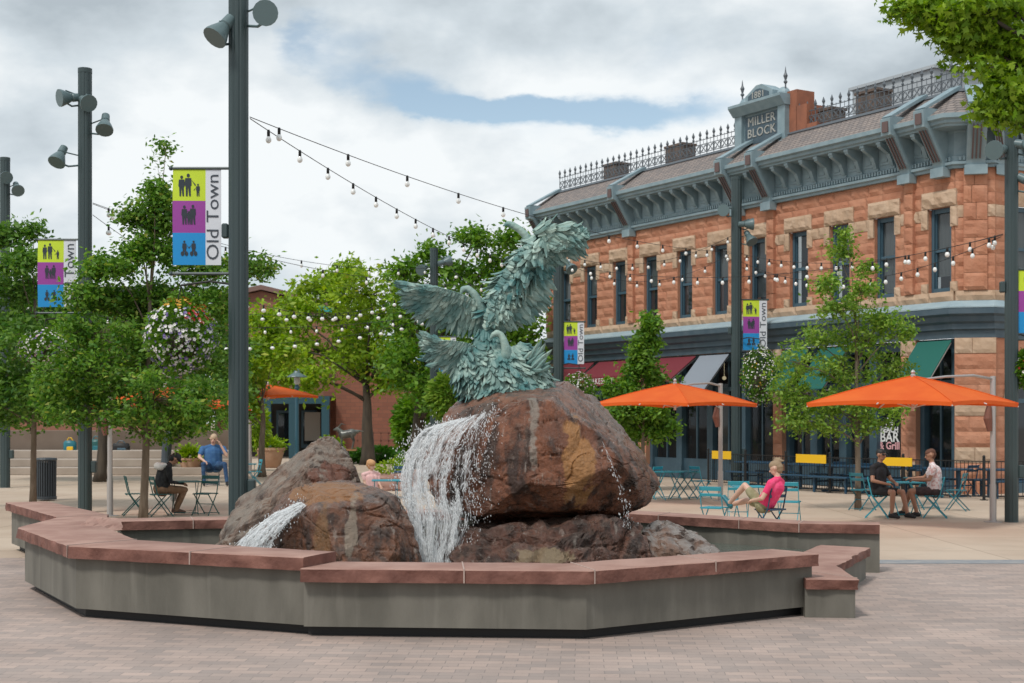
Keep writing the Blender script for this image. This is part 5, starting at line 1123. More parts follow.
# ------------------------------------------------------------------ umbrellas
def umbrella(label, apex, Y, half, mast, Ym, zt, ze, rot=45, arm=True, group='orange cantilever umbrellas'):
    ap = W(apex, 400, Y); mp_ = W(mast, 400, Ym); root = empty('umbrella', (mp_.x, mp_.y, 0), 0, label, 'umbrella', group)
    mb = MB(); c = Vector((ap.x, ap.y, 0)); n = 10; cor = [c+Vector((half*math.cos(R(rot+90*k)), half*math.sin(R(rot+90*k)), ze)) for k in range(4)]; top = Vector((ap.x, ap.y, zt))
    for k in range(4):
        a, b = cor[k], cor[(k+1) % 4]; vs = []; fs = []
        for i in range(n+1):
            t = i/n
            for j in range(n+1):
                u = j/n; e = a.lerp(b, u); e = e+Vector((0, 0, .05*4*u*(1-u)))+(c+Vector((0, 0, ze))-e)*.035*4*u*(1-u); p = top.lerp(e, t); p.z -= .10*4*t*(1-t)*4*u*(1-u)*.5-.03*math.sin(math.pi*t); vs.append(p)
        for i in range(n):
            for j in range(n): q = i*(n+1)+j; fs.append((q, q+1, q+n+2, q+n+1))
        mb.add(vs, fs); mb.tube([p+Vector((0, 0, .004)) for p in vs[::n+1]], .011, 5, 0, False)
        vv = [a.lerp(b, j/n)+Vector((0, 0, .05*4*(j/n)*(1-j/n)))+(c+Vector((0, 0, ze))-a.lerp(b, j/n))*.035*4*(j/n)*(1-j/n) for j in range(n+1)]
        mb.add(vv+[p-Vector((0, 0, .07)) for p in vv], [(j, j+1, j+n+2, j+n+1) for j in range(n)])
    cn_ = mb.build('canopy', M['orange'], root, smooth=True, fix=False)
    f = MB(); f.lathe(top, [(.05, -.02), (.05, .02), (.03, .04), (.045, .07), (.03, .10), (.004, .12)], 10); f.build('finial', M['silver'], cn_)
    rb = MB()
    for k in range(4): rb.tube([top-Vector((0, 0, .08)), cor[k]-Vector((0, 0, .06))], .014, 6); m_ = (cor[k]+cor[(k+1) % 4])/2; rb.tube([top-Vector((0, 0, .08)), m_-Vector((0, 0, .02))], .012, 6); rb.tube([top.lerp(cor[k], .5)-Vector((0, 0, .08)), c+Vector((0, 0, ze-.08))], .011, 6)
    rb.tube([top-Vector((0, 0, .05)), c+Vector((0, 0, ze-.14))], .03, 8); rb.build('ribs', M['offw'], root, fix=False)
    m2 = MB(); mt = Vector((mp_.x, mp_.y, 0)); m2.tube([mt, mt+Vector((0, 0, zt+.04))], .055, 12); m2.tube([mt, mt+Vector((0, 0, .75))], .066, 12); m2.lathe(mt, [(.18, 0), (.18, .012), (.08, .02)], 16); m2.build('mast', M['silver'], root)
    if arm:
        a = MB(); mt2 = mt+Vector((0, 0, zt-.02)); h2 = c+Vector((0, 0, zt+.02)); a.tube([mt2, mt2.lerp(h2, .25)+Vector((0, 0, .05)), mt2.lerp(h2, .6)-Vector((0, 0, .0)), mt2.lerp(h2, .97)-Vector((0, 0, .1))], [.028, .026, .024, .02], 8)
        a.tube([mt+Vector((0, 0, zt-.6)), mt2.lerp(h2, .5)-Vector((0, 0, .22))], .012, 6); a.build('cantilever_arm', M['silver'], root)
        q = MB(); q.tube([mt+Vector((-.1, -.05, zt-.55)), mt+Vector((-.12, -.05, zt-.8)), mt+Vector((-.08, -.05, zt-1.05))], [.05, .09, .05], 8); q.build('crank_cover', M['rust'], root)
    return root
umbrella('orange umbrella over the turquoise chairs, nearer the boulder', 675, 33.5, 1.98, 720.5, 35, 2.9, 2.40, 2)
umbrella('orange umbrella at the right over the two seated men', 913, 26.4, 2.03, 993, 27.7, 2.85, 2.33, 3)
umbrella('distant orange umbrella half hidden in the trees behind the left pole', 268, 52, 1.85, 250, 53.5, 3.35, 2.92, 8)
umbrella('orange umbrella buried in the leaves of the left plaza trees, with its bare mast', 165, 31, 1.9, 110, 29.5, 2.75, 2.3, 5)
# ------------------------------------------------------------------ terrace, walls and far buildings on the left
M['terr'] = mat('terr', (.33, .27, .22), .85, c2=(.42, .35, .29), scale=1, bump=.1)
M['terrD'] = mat('terrD', (.16, .115, .085), .85, c2=(.20, .15, .115), scale=1)
st = empty('terrace_steps', (-12, 52, 0), 0, 'three long pale concrete steps across the back left of the plaza', 'steps')
for k, (y0, z) in enumerate(((51.8, .27), (53.0, .55), (54.3, .85))):
    mb = MB(); mb.prism([(-26, y0), (-10.4, y0), (-10.4, 56), (-26, 56)], .001 if k == 0 else [.27, .55][k-1]+.002, z); mb.build('step', M['terr'], st, bevel=.02)
mb = MB(); mb.prism([(-23.5, 56.3), (-10.6, 56.3), (-10.6, 56.9), (-23.5, 56.9)], .0, 1.62); mb.prism([(-24, 56.1), (-22.3, 56.1), (-22.3, 57), (-24, 57)], 0, 1.75)
o = mb.build('retaining_wall', M['terrD'], bevel=.02); tag(o, 'dark brown retaining wall behind the terrace steps', 'wall')
def brickmat(name, c1, c2, mo, w=.5, h=.2):
    m, nt, b = newmat(name); N = nt.nodes.new; L = nt.links.new; tc = N('ShaderNodeTexCoord'); sx = N('ShaderNodeSeparateXYZ'); L(tc.outputs['Object'], sx.inputs[0]); cm = N('ShaderNodeCombineXYZ')
    ad = N('ShaderNodeMath'); ad.operation = 'ADD'; L(sx.outputs['X'], ad.inputs[0]); L(sx.outputs['Y'], ad.inputs[1]); L(ad.outputs[0], cm.inputs[0]); L(sx.outputs['Z'], cm.inputs[1])
    br = N('ShaderNodeTexBrick'); L(cm.outputs[0], br.inputs[0]); br.inputs['Scale'].default_value = 1; br.inputs['Brick Width'].default_value = w; br.inputs['Row Height'].default_value = h; br.inputs['Mortar Size'].default_value = .012
    br.inputs['Color1'].default_value = col(c1); br.inputs['Color2'].default_value = col(c2); br.inputs['Mortar'].default_value = col(mo); L(br.outputs[0], b.inputs['Base Color']); b.inputs['Roughness'].default_value = .9; return m
M['brick'] = brickmat('brick', (.27, .105, .065), (.22, .085, .055), (.17, .08, .055))
M['brick2'] = brickmat('brick2', (.30, .14, .09), (.25, .11, .075), (.2, .11, .08))
def bx(mb, x0, x1, y0, y1, z0, z1, m=0): mb.add([(x, y, z) for x in (x0, x1) for y in (y0, y1) for z in (z0, z1)], [(0, 1, 3, 2), (4, 6, 7, 5), (0, 4, 5, 1), (2, 3, 7, 6), (0, 2, 6, 4), (1, 5, 7, 3)], m)
# restaurant with a blue-green timber arcade, brick side wall
YB = 76.0; X = lambda px, Y=YB: (px-512)/F*Y
rb = empty('restaurant_building', (X(330), YB, 0), 0, 'brick restaurant with a blue green arcade behind the forked tree', 'building')
mb = MB(); bx(mb, X(336), X(420), YB, YB+10, 0, zz(368, YB)); bx(mb, X(318), X(336)-.02, YB+2.2, YB+10, 0, zz(380, YB)); mb.build('wall', M['brick'], rb, fix=False)
mb = MB(); bx(mb, X(334), X(424), YB-.12, YB+10, zz(368, YB), zz(364, YB)); mb.build('coping', M['tealD'], rb, fix=False)
mb = MB(); bx(mb, X(228), X(318), YB+2.2, YB+10, zz(398, YB), zz(360, YB)); mb.build('upper_wall', M['brick2'], rb, fix=False)
mb = MB(); bx(mb, X(228), X(333), YB-1.5, YB-1.2, zz(404, YB), zz(397, YB)); bx(mb, X(228), X(333), YB-1.2, YB+2.2, zz(398, YB), zz(396.5, YB))
for px in (250, 272, 297, 329): bx(mb, X(px)-.2, X(px)+.2, YB-1.55, YB-1.15, 0, zz(404, YB))
mb.build('arcade', mat('arc', (.02, .07, .095), .5), rb, fix=False)
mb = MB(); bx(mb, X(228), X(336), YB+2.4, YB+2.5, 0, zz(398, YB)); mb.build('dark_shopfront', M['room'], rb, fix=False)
for px0, px1 in ((246, 268), (276, 292), (301, 316)):
    mb = MB(); bx(mb, X(px0, YB+2), X(px1, YB+2), YB+2.1, YB+2.3, 0.5, zz(410, YB)); f = mb.build('window', M['navy'], rb, fix=False)
    mb = MB(); bx(mb, X(px0, YB+2)+.12, X(px1, YB+2)-.12, YB+2.05, YB+2.09, 0.7, zz(411, YB)-.1); mb.build('pane', M['glassUp'], f, fix=False)
mb = MB(); bx(mb, X(300), X(316), YB+1.7, YB+1.8, .9, zz(412, YB)); mb.build('menu_board', M['roomL'], rb, fix=False)
mb = MB()
for z in (.55, .95, 1.35): bx(mb, X(357, 72), X(420, 72), 72, 72.05, z, z+.06)
for k in range(9): x = X(357, 72)+k*.4; bx(mb, x, x+.06, 72.0, 72.06, 0, 1.4)
o = mb.build('handrail', M['rust'], fix=False); tag(o, 'dark red metal handrail in front of the brick wall', 'railing')
mb = MB(); bx(mb, X(350, 69), X(425, 69), 68.6, 69.2, 0, .42); o = mb.build('planter_kerb', M['terr'], fix=False); tag(o, 'low pale kerb wall under the clipped green hedge', 'kerb wall')
# gabled building with a green gable
gb = empty('gabled_building', (X(275, 105), 105, 0), 0, 'distant building with a low brick gable and a strip of green roof', 'building')
Yg = 105; mb = MB(); a = [(X(215, Yg), 0), (X(345, Yg), 0), (X(345, Yg), zz(312, Yg)), (X(262, Yg), zz(291, Yg)), (X(215, Yg), zz(301, Yg))]
vs = [(x, Yg, z) for x, z in a]+[(x, Yg+14, z) for x, z in a]; mb.add(vs, [(0, 1, 2, 3, 4), (5, 6, 7, 8, 9)]+[(i, (i+1) % 5, (i+1) % 5+5, i+5) for i in range(5)]); mb.build('wall', M['brick2'], gb, fix=False)
mb = MB()
for (xa, za), (xb, zb) in (((X(210, Yg), zz(301.5, Yg)), (X(262, Yg), zz(290, Yg))), ((X(262, Yg), zz(290, Yg)), (X(348, Yg), zz(311, Yg)))): mb.add([(xa, Yg-.5, za), (xb, Yg-.5, zb), (xb, Yg+14, zb), (xa, Yg+14, za), (xa, Yg-.5, za+.35), (xb, Yg-.5, zb+.35), (xb, Yg+14, zb+.35), (xa, Yg+14, za+.35)], [(0, 1, 2, 3), (4, 5, 6, 7), (0, 1, 5, 4), (1, 2, 6, 5), (2, 3, 7, 6), (3, 0, 4, 7)])
mb.build('roof', mat('rgrey', (.20, .12, .10), .8), gb, fix=False)
mb = MB(); mb.add([(X(292, Yg), Yg-.1, zz(306, Yg)), (X(338, Yg), Yg-.1, zz(314, Yg)), (X(338, Yg), Yg-.1, zz(309.5, Yg)), (X(292, Yg), Yg-.1, zz(299, Yg)), (X(292, Yg), Yg-.4, zz(306, Yg)), (X(338, Yg), Yg-.4, zz(314, Yg)), (X(338, Yg), Yg-.4, zz(309.5, Yg)), (X(292, Yg), Yg-.4, zz(299, Yg))], [(0, 1, 2, 3), (4, 5, 6, 7), (0, 1, 5, 4), (2, 3, 7, 6)]); mb.build('green_fascia', mat('gf', (.03, .35, .33), .6), gb, fix=False)
mb = MB(); bx(mb, X(215, Yg), X(345, Yg), Yg-.2, Yg-.02, zz(318, Yg), zz(315, Yg)); mb.build('cornice', M['roomL'], gb, fix=False)
db = empty('dark_roofed_building', (X(110, 90), 90, 0), 0, 'low building with a dark flat overhanging roof behind the left plaza trees', 'building')
mb = MB(); bx(mb, X(-80, 90), X(165, 90), 90, 100, 0, zz(305, 90)); mb.build('wall', M['brick2'], db, fix=False)
mb = MB(); bx(mb, X(-90, 90), X(175, 90), 87, 101, zz(303, 90), zz(291, 90)); mb.build('roof', mat('droof', (.035, .035, .04), .7), db, fix=False)
# street lamp by the restaurant
lp = empty('street_lamp', (X(297, 60), 60, 0), 0, 'blue green street lamp with a saucer hood in front of the restaurant', 'street lamp'); lx = Vector((X(297, 60), 60, 0)); hz = zz(373, 60)
mb = MB(); mb.lathe(lx, [(.16, 0), (.16, .5), (.09, .6), (.075, hz-.7), (.12, hz-.65), (.06, hz-.5)], 12); mb.build('post', mat('lampblue', (.03, .10, .14), .4), lp)
mb = MB(); mb.lathe(lx, [(.02, hz+.18), (.10, hz+.12), (.16, hz), (.42, hz-.14), (.44, hz-.18), (.1, hz-.16)], 16); mb.build('hood', M['lampgrey'], lp)
mb = MB(); mb.lathe(lx, [(.07, hz-.5), (.13, hz-.42), (.13, hz-.19), (.05, hz-.17)], 12); mb.build('globe', M['offw'], lp)
# planters
def planter(label, px, Y, w, h, seed):
    c = Vector(((px-512)/F*Y, Y, 0)); root = empty('planter', c, 0, label, 'planter', 'round plaza planters'); mb = MB(); r = w/2
    mb.lathe(c, [(r*.62, 0), (r*.68, .03), (r*.95, h*.75), (r*.98, h*.86), (r*1.05, h*.88), (r*1.05, h), (r*.93, h), (r*.9, h*.9), (.01, h*.9)], 28); mb.build('bowl', mat('terra', (.46, .27, .17), .85, c2=(.52, .33, .22), scale=4), root, smooth=True)
    rs = np.random.RandomState(seed); n = 900; P = rs.normal(size=(n, 3))*np.array([r*.42, r*.42, .13])+np.array(c)+np.array([0, 0, h+.12]); leaf_mesh(P.astype('f'), .16, seed, 'leafC', 'plants', root, droop=-.3); return root
planter('large round tan planter between the nearest pole and the pointed rock', 270.5, 60, 1.2, .86, 3)
planter('tan planter behind the man in the blue shirt', 190, 52.5, .8, .62, 4)
# pinkish rock planter with flowers beyond the fountain
o = hull('stone_planter', [Vector(v) for v in [(-3.9, 40, 0), (-2.6, 40, 0), (-2.6, 41, 0), (-3.9, 41, 0), (-3.9, 40, .42), (-2.5, 40, .5), (-2.6, 41, .6), (-3.8, 41, .5)]], M['cap'], None, 3, .05, 3, 1, .02); tag(o, 'low pink stone planter with flowers left of the waterfall', 'stone planter')
bush('flowering_plants', 'small green plants with pale flowers in the pink stone planter', 'plants', 391, 468, 14, 7, 40.5, 'leafC', .1, 500, 8)
bush('flowering_plants', 'reddish leafy plants on the right of the pink stone planter', 'plants', 401, 464, 8, 9, 41.5, 'leafE', .1, 400, 18)
# litter bin
bc = G(46, 500.5); root = empty('litter_bin', bc, 0, 'dark slatted litter bin beside the leftmost tree trunk', 'litter bin'); mb = MB(); mb.lathe(bc, [(.19, .06), (.21, .95)], 20); mb.build('liner', M['black'], root)
M['bin'] = mat('bin', (.045, .055, .065), .5); mb = MB()
for k in range(26): t = 2*math.pi*k/26; mb.bar(bc+Vector((.24*math.cos(t), .24*math.sin(t), .05)), bc+Vector((.25*math.cos(t), .25*math.sin(t), 1.02)), .034, .012, up=(math.cos(t), math.sin(t), 0))
mb.build('slats', M['bin'], root, fix=False); mb = MB(); mb.lathe(bc, [(.255, 1.0), (.275, 1.03), (.255, 1.07), (.13, 1.08), (.12, 1.03), (.23, 1.0)], 24); mb.lathe(bc, [(.26, .03), (.265, .10), (.24, .11), (.24, .03)], 24); mb.build('rim', M['bin'], root)
# viewing stand / grey leaning pedestal
c = G(166, 474); c.z = 0; root = empty('viewer_stand', c, 0, 'leaning grey stand with a dark round head on the terrace edge', 'viewer stand'); mb = MB(); mb.tube([c, c+V(.0, 0, .6), c+V(.05, 0, 1.3), c+V(.25, 0, 1.62)], [.22, .18, .2, .2], 12); mb.build('post', mat('vs', (.06, .075, .09), .5), root); mb = MB(); mb.sphere(c+V(.40, 0, 1.42), (.24, .2, .26), 10); mb.build('head', M['lens'], root, smooth='all')
# bags on the terrace
def bag(label, px, py, Y, w, h, m, m2):
    c = W(px, py, Y); root = empty('bag', c, 0, label, 'bag', 'bags on the terrace ledge'); mb = MB(); mb.box(c+V(0, 0, h/2), (w, .3, h), bev=.08); mb.build('body', m, root, smooth='all', bevel=.03); mb = MB(); mb.tube([c+V(-w*.25, 0, h*.95), c+V(-w*.1, 0, h*1.2), c+V(w*.1, 0, h*1.2), c+V(w*.25, 0, h*.95)], .02, 6); mb.build('handle', m2, root); mb = MB(); mb.box(c+V(w*.1, -.17, h*.35), (w*.5, .06, h*.45), bev=.02); mb.build('pocket', m2, root)
bag('turquoise bag with yellow and orange pocket on the ledge left of the pole', 70, 454.5, 55.4, .5, .55, M['aqua2'], M['yellow']); bag('dark teal bag on the ledge right of the four-lamp pole', 96, 454.5, 55.4, .55, .6, M['greenchair'], M['aqua2']); bag('black bag slumped on the ledge behind the bare mast', 121, 454.5, 55.4, .7, .45, M['black'], M['navy'])
# bronze animal on a post
def caps_mesh(name, caps, mats, parent=None, voxel=.012, smooth=2, local=None, noise_amp=0):
    """one continuous surface grown over tapered capsules; each face takes the material of its nearest capsule"""
    mb = MB()
    for (p, q, r0, r1, m) in caps:
        p = Vector(p); q = Vector(q); d = q-p; L_ = d.length; n = 14
        if L_ < 1e-5: mb.sphere(p, r0, 10); continue
        dn = d.normalized(); prof = [(math.cos(t)*r0, math.sin(t)*r0) for t in [-math.pi/2+.02+math.pi/2*k/4 for k in range(4)]]+[(r0, 0), (r1, L_)]+[(math.cos(t)*r1, L_+math.sin(t)*r1) for t in [math.pi/2*k/4-.0 for k in range(1, 4)]]+[(.001, L_+r1)]
        mb.lathe(p, prof, n, axis=dn)
    me = mb.mesh('tmp', []); ob = bpy.data.objects.new('tmp', me); C.objects.link(ob); md = ob.modifiers.new('r', 'REMESH'); md.mode = 'VOXEL'; md.voxel_size = voxel
    if smooth: s = ob.modifiers.new('s', 'SMOOTH'); s.iterations = smooth; s.factor = .5
    bpy.context.view_layer.update(); out = bpy.data.meshes.new_from_object(ob.evaluated_get(bpy.context.evaluated_depsgraph_get())); bpy.data.objects.remove(ob); bpy.data.meshes.remove(me)
    out.name = name; out.materials.clear()
    for m in mats: out.materials.append(m)
    nf = len(out.polygons); ctr = np.empty(nf*3, 'f'); out.polygons.foreach_get('center', ctr); ctr = ctr.reshape(-1, 3); best = np.full(nf, 1e9); idx = np.zeros(nf, 'i')
    for (p, q, r0, r1, m) in caps:
        p = np.array(p, 'f'); q = np.array(q, 'f'); d = q-p; L2 = max(float(d@d), 1e-9); t = np.clip(((ctr-p)@d)/L2, 0, 1); dist = np.linalg.norm(ctr-p-t[:, None]*d, axis=1)-(r0+(r1-r0)*t)
        w = dist < best; best[w] = dist[w]; idx[w] = m
    out.polygons.foreach_set('material_index', idx.astype('i')); out.polygons.foreach_set('use_smooth', [True]*nf); out.update()
    return link(name, out, parent, origin=local)
ac = W(346, 441, 50); root = empty('animal_sculpture', (ac.x, ac.y, 0), 0, 'small dark bronze animal with horns on a post behind the pointed rock', 'sculpture')
mb = MB(); mb.tube([V(ac.x, ac.y, 0), V(ac.x, ac.y, ac.z-.35)], .11, 10); mb.build('post', M['black'], root); mb = MB(); mb.box((ac.x, ac.y, ac.z-.32), (.75, .4, .06)); mb.build('plinth', mat('wood', (.30, .15, .06), .6), root)
brz = mat('bronze', (.035, .03, .028), .35, c2=(.16, .17, .15), scale=4, metal=.3); A = lambda x, z, y=0: (ac.x+x, ac.y+y, ac.z+z)
cp = [(A(.22, .28), A(-.12, .22), .16, .15, 0), (A(-.12, .25), A(-.28, .42), .12, .08, 0), (A(-.28, .44), A(-.42, .40), .075, .04, 0), (A(.22, .30), A(.48, .36), .12, .04, 0), (A(.48, .36), A(.62, .34), .03, .02, 0)]
for y in (-.08, .08): cp += [(A(-.14, .18, y), A(-.16, -.05, y), .05, .03, 0), (A(-.16, -.05, y), A(-.12, -.28, y), .03, .028, 0), (A(.2, .22, y), A(.28, 0, y), .08, .035, 0), (A(.28, 0, y), A(.22, -.28, y), .032, .03, 0), (A(-.27, .48, y*.5), A(-.16, .62, y*1.2), .03, .02, 0), (A(-.16, .62, y*1.2), A(-.02, .58, y*1.5), .02, .01, 0)]
caps_mesh('body', cp, [brz], root, .02)

# ------------------------------------------------------------------ patio fence with signs
fpts = [V(6.2, 44.2, 0), V(8.83, 38.9, 0), V(11.9, 35.3, 0), V(15.2, 35.4, 0)]
fence = empty('patio_fence', fpts[0], 0, 'black iron patio railing in front of the red building', 'fence')
rail = MB()
for a, b in zip(fpts, fpts[1:]):
    L_ = (b-a).length; d = (b-a)/L_; n = int(L_/.11)
    for z in (.10, .98): rail.bar(a+V(0, 0, z), b+V(0, 0, z), .035, .025)
    for k in range(n): p = a+d*(L_*k/n); rail.bar(p+V(0, 0, .1), p+V(0, 0, .97), .014, .014)
rail.build('railing', M['black'], fence, fix=False)
for a, b in zip(fpts, fpts[1:]):
    L_ = (b-a).length; n = max(1, int(L_/1.9))
    for k in range(n+(b is fpts[-1])): p = a.lerp(b, k/n); mb = MB(); mb.bar(p, p+V(0, 0, 1.08), .06, .06); mb.sphere(p+V(0, 0, 1.1), .04, 6); mb.box(p+V(0, 0, .01), (.16, .16, .02)); mb.build('post', M['black'], fence)
def sign(px0, px1, py0, py1, label):
    k = lambda px: next((a.lerp(b, t) for a, b in zip(fpts, fpts[1:]) for t in [(((px-512)/F*a.y)-a.x)/((b.x-a.x)-((px-512)/F)*(b.y-a.y))] if 0 <= t <= 1), fpts[0])
    a, b = k(px0), k(px1); m = (a+b)/2; z0 = CH+(HY-py1)/F*m.y; z1 = CH+(HY-py0)/F*m.y; n = V(-.8, -.6, 0)*.04; mb = MB(); vs = []
    for o in (.03, .045):
        for p, z in ((a, z0), (b, z0), (b, z1), (a, z1)): q = p+V(-.85, -.5, 0)*o; vs.append((q.x, q.y, z))
    mb.add(vs, [(0, 1, 2, 3), (4, 5, 6, 7), (0, 1, 5, 4), (1, 2, 6, 5), (2, 3, 7, 6), (3, 0, 4, 7)]); root = empty('yellow_sign', (m.x, m.y, z0), 0, label, 'sign', 'blank yellow signs on the patio fence'); mb.build('panel', M['yellow'], root, fix=False)
    mb = MB(); [mb.bar(V(p.x, p.y, z0-.15), V(p.x, p.y, z1+.02), .02) for p in (a.lerp(b, .1), a.lerp(b, .9))]; mb.build('bracket', M['black'], root, fix=False)
sign(713, 732, 451, 459, 'small yellow sign behind the mast of the left umbrella'); sign(797, 827, 454.5, 463, 'long yellow sign on the fence left of the slim plaza tree'); sign(880, 913, 457.5, 466, 'yellow sign on the fence behind the man in black')

# ------------------------------------------------------------------ bistro furniture
def bistro_chair(m, name='bistro_chair'):
    root = empty(name, (0, 0, 0)); ORG[root.name] = Vector(); w = .20
    for s in (-1, 1):
        a = MB(); a.bar((s*w, .19, .84), (s*w, .10, .46), .022, .012, up=(1, 0, 0)); a.bar((s*w, .10, .46), (s*w, -.23, 0), .022, .012, up=(1, 0, 0)); a.build('frame_leg', m, root, origin=(s*w, 0, 0))
        a = MB(); a.bar((s*(w-.025), -.19, .45), (s*(w-.025), .24, 0), .022, .012, up=(1, 0, 0)); a.build('frame_leg', m, root, origin=(s*w, 0, 0))
    a = MB()
    for k in range(6): a.box((0, -.17+k*.064, .462), (.40, .048, .014), bev=.004)
    a.bar((-w, -.20, .452), (w, -.20, .452), .02); a.bar((-w, .16, .452), (w, .16, .452), .02); a.build('seat', m, root, origin=(0, 0, .45))
    a = MB()
    for z, h in ((.80, .075), (.69, .055)): a.box((0, .192-(.84-z)*.235-.012, z), (.41, .016, h), M=Matrix.Rotation(R(-13), 4, 'X'), bev=.004)
    a.build('backrest', m, root, origin=(0, .16, .7)); a = MB()
    for y, z in ((-.20, .04), (.21, .04), (.0, .235)): a.bar((-w, y, z), (w, y, z), .014)
    a.build('stretcher', m, root, origin=(0, 0, 0)); return root
def bistro_table(m, sz=.62, h=.72, name='bistro_table'):
    root = empty(name, (0, 0, 0)); ORG[root.name] = Vector(); a = MB(); a.box((0, 0, h-.012), (sz, sz, .024), bev=.006); a.build('tabletop', m, root, origin=(0, 0, h)); w = sz*.40
    for s in (-1, 1):
        for q in (-1, 1): a = MB(); a.bar((s*w, q*w, h-.03), (s*w*.98, -q*w*1.1, 0.006), .024, .014, up=(1, 0, 0)); a.build('leg', m, root, origin=(s*w, 0, 0))
    a = MB(); a.bar((-w, w, .06), (w, w, .06), .014); a.bar((-w, -w, .06), (w, -w, .06), .014); a.build('stretcher', m, root, origin=(0, 0, 0)); return root
protos = {k: (bistro_chair(M[k]), bistro_table(M[k])) for k in ('aqua', 'greenchair', 'aqua2')}; protos['pblue'] = (bistro_chair(M['pblue']), None)
used = set()
def put(kind, col_, px, Y, rz, label, z=0, group=None):
    o = protos[col_][0 if kind == 'chair' else 1]; loc = Vector(((px-512)/F*Y, Y, z)); g = group or ('folding metal chairs on the plaza' if kind == 'chair' else 'folding metal tables on the plaza')
    if (kind, col_) in used: o = copy_tree(o, loc, R(rz), label, group=g)
    else: used.add((kind, col_)); o.location = loc; o.rotation_euler = (0, 0, R(rz)); o['label'] = label; o['group'] = g
    o['category'] = kind; o['label'] = label; return o
# chair faces local -Y; rz 0 faces the viewer
put('chair', 'greenchair', 134, 29.6, 110, 'empty dark green folding chair left of the slender tree trunk')
put('chair', 'greenchair', 160, 29.4, 118, 'dark green folding chair under the person in the black cap')
put('chair', 'greenchair', 206, 29.8, -20, 'empty dark green folding chair between the person in the cap and the nearest pole')
put('table', 'greenchair', 185, 29.9, 20, 'dark green folding table beside the person in the black cap')
put('chair', 'aqua', 255, 42.5, -70, 'turquoise chair right of the nearest pole'); put('table', 'aqua2', 246, 42.0, 10, 'teal folding table right of the nearest pole')
put('chair', 'pblue', 213, 43.4, 10, 'dark blue chair under the man in the blue shirt')
put('table', 'aqua', 386, 30.5, 5, 'turquoise folding table seen between the rocks and the waterfall'); put('chair', 'pblue', 403, 36, 10, 'blue chair behind the waterfall')
put('chair', 'aqua', 652, 35.8, -130, 'turquoise chair at the left end of the folding table by the boulder')
put('table', 'aqua', 667, 35.6, 30, 'turquoise folding table just right of the boulder'); put('table', 'aqua2', 684, 35.9, 60, 'second folding table leaning close behind the left umbrella mast')
put('chair', 'aqua', 700, 36.0, 120, 'turquoise chair at the right end of the folding tables')
put('chair', 'aqua', 714, 24.95, 150, 'turquoise chair under the feet of the woman in pink')
put('chair', 'pblue', 771, 24.5, -142, 'blue grey chair under the woman in pink'); put('chair', 'aqua', 738, 27.2, 175, 'turquoise chair behind the raised knee of the woman in pink')
put('table', 'aqua', 749, 27.6, 5, 'turquoise table behind the woman in pink'); put('chair', 'aqua', 789, 26.8, 160, 'turquoise chair right behind the woman in pink')
put('chair', 'aqua', 877, 28.9, 75, 'turquoise chair under the man in black'); put('table', 'aqua', 905, 29.4, 8, 'turquoise table between the two men under the umbrella')
put('chair', 'aqua', 935, 28.9, -108, 'turquoise chair under the man in the pale shirt'); put('chair', 'aqua2', 957, 31.2, 240, 'teal chair standing behind the man in the pale shirt')
put('chair', 'aqua2', 862, 31.4, 120, 'teal chair half behind the trunk of the slim plaza tree')
put('table', 'aqua2', 923, 31.8, 30, 'teal table standing behind the two men')
# patio furniture beyond the fence
def patio_table():
    m = M['pblue']; root = empty('patio_table', (0, 0, 0)); ORG[root.name] = Vector(); a = MB(); a.box((0, 0, .73), (1.6, .75, .05), bev=.01); a.build('tabletop', m, root, origin=(0, 0, .73))
    for s in (-1, 1): a = MB(); a.bar((s*.6, 0, .03), (s*.6, 0, .7), .08); a.box((s*.6, 0, .02), (.08, .6, .04)); a.build('leg', m, root, origin=(s*.6, 0, 0))
    for s in (-1, 1): a = MB(); a.box((0, s*.62, .44), (1.5, .28, .05), bev=.01); a.bar((-.6, s*.62, 0), (-.6, s*.62, .42), .05); a.bar((.6, s*.62, 0), (.6, s*.62, .42), .05); a.bar((-.6, 0, .3), (-.6, s*.62, .3), .04); a.bar((.6, 0, .3), (.6, s*.62, .3), .04); a.build('bench', m, root, origin=(0, s*.62, .4))
    return root
pt_ = patio_table()
for i, (px, Y, lab) in enumerate(((760, 43.0, 'blue patio table behind the head of the woman in pink'), (815, 40.6, 'blue patio table behind the long yellow sign'), (846, 39.2, 'blue patio table behind the slim tree trunk'), (893, 37.9, 'blue patio table behind the man in black'), (940, 37.2, 'blue patio table behind the man in the pale shirt'), (1012, 36.6, 'blue patio table behind the pole at the right edge'))):
    loc = Vector(((px-512)/F*Y, Y, 0)); rz = R(-58) if i < 5 else 0
    if i == 0: pt_.location = loc; pt_.rotation_euler = (0, 0, rz); pt_['label'] = lab; pt_['group'] = 'blue patio tables beyond the fence'; o = pt_
    else: o = copy_tree(pt_, loc, rz, lab)
    o['category'] = 'table'
for i, (px, Y, rz, lab) in enumerate(((792, 41.6, 60, 'blue patio chair between the two left patio tables'), (836, 40.2, 200, 'blue patio chair left of the slim tree'), (872, 38.6, 120, 'blue patio chair right of the slim tree'), (916, 37.4, 150, 'blue patio chair between the two seated men'), (968, 37.0, 210, 'blue patio chair at the foot of the corner pier'))): put('chair', 'pblue', px, Y, rz, lab, group='blue patio chairs beyond the fence')
o = hull('dark_bag', [Vector(v) for v in [(1.95, 22.6, .01), (2.6, 22.6, .01), (2.7, 23, .01), (2.0, 23, .01), (2.2, 22.7, .16), (2.4, 22.9, .14)]], M['black'], None, 2, .03, 4, 3, .01); tag(o, 'dark bag lying on the paving behind the fountain wall right of the boulder', 'bag')  # dark low lump put in as a bag

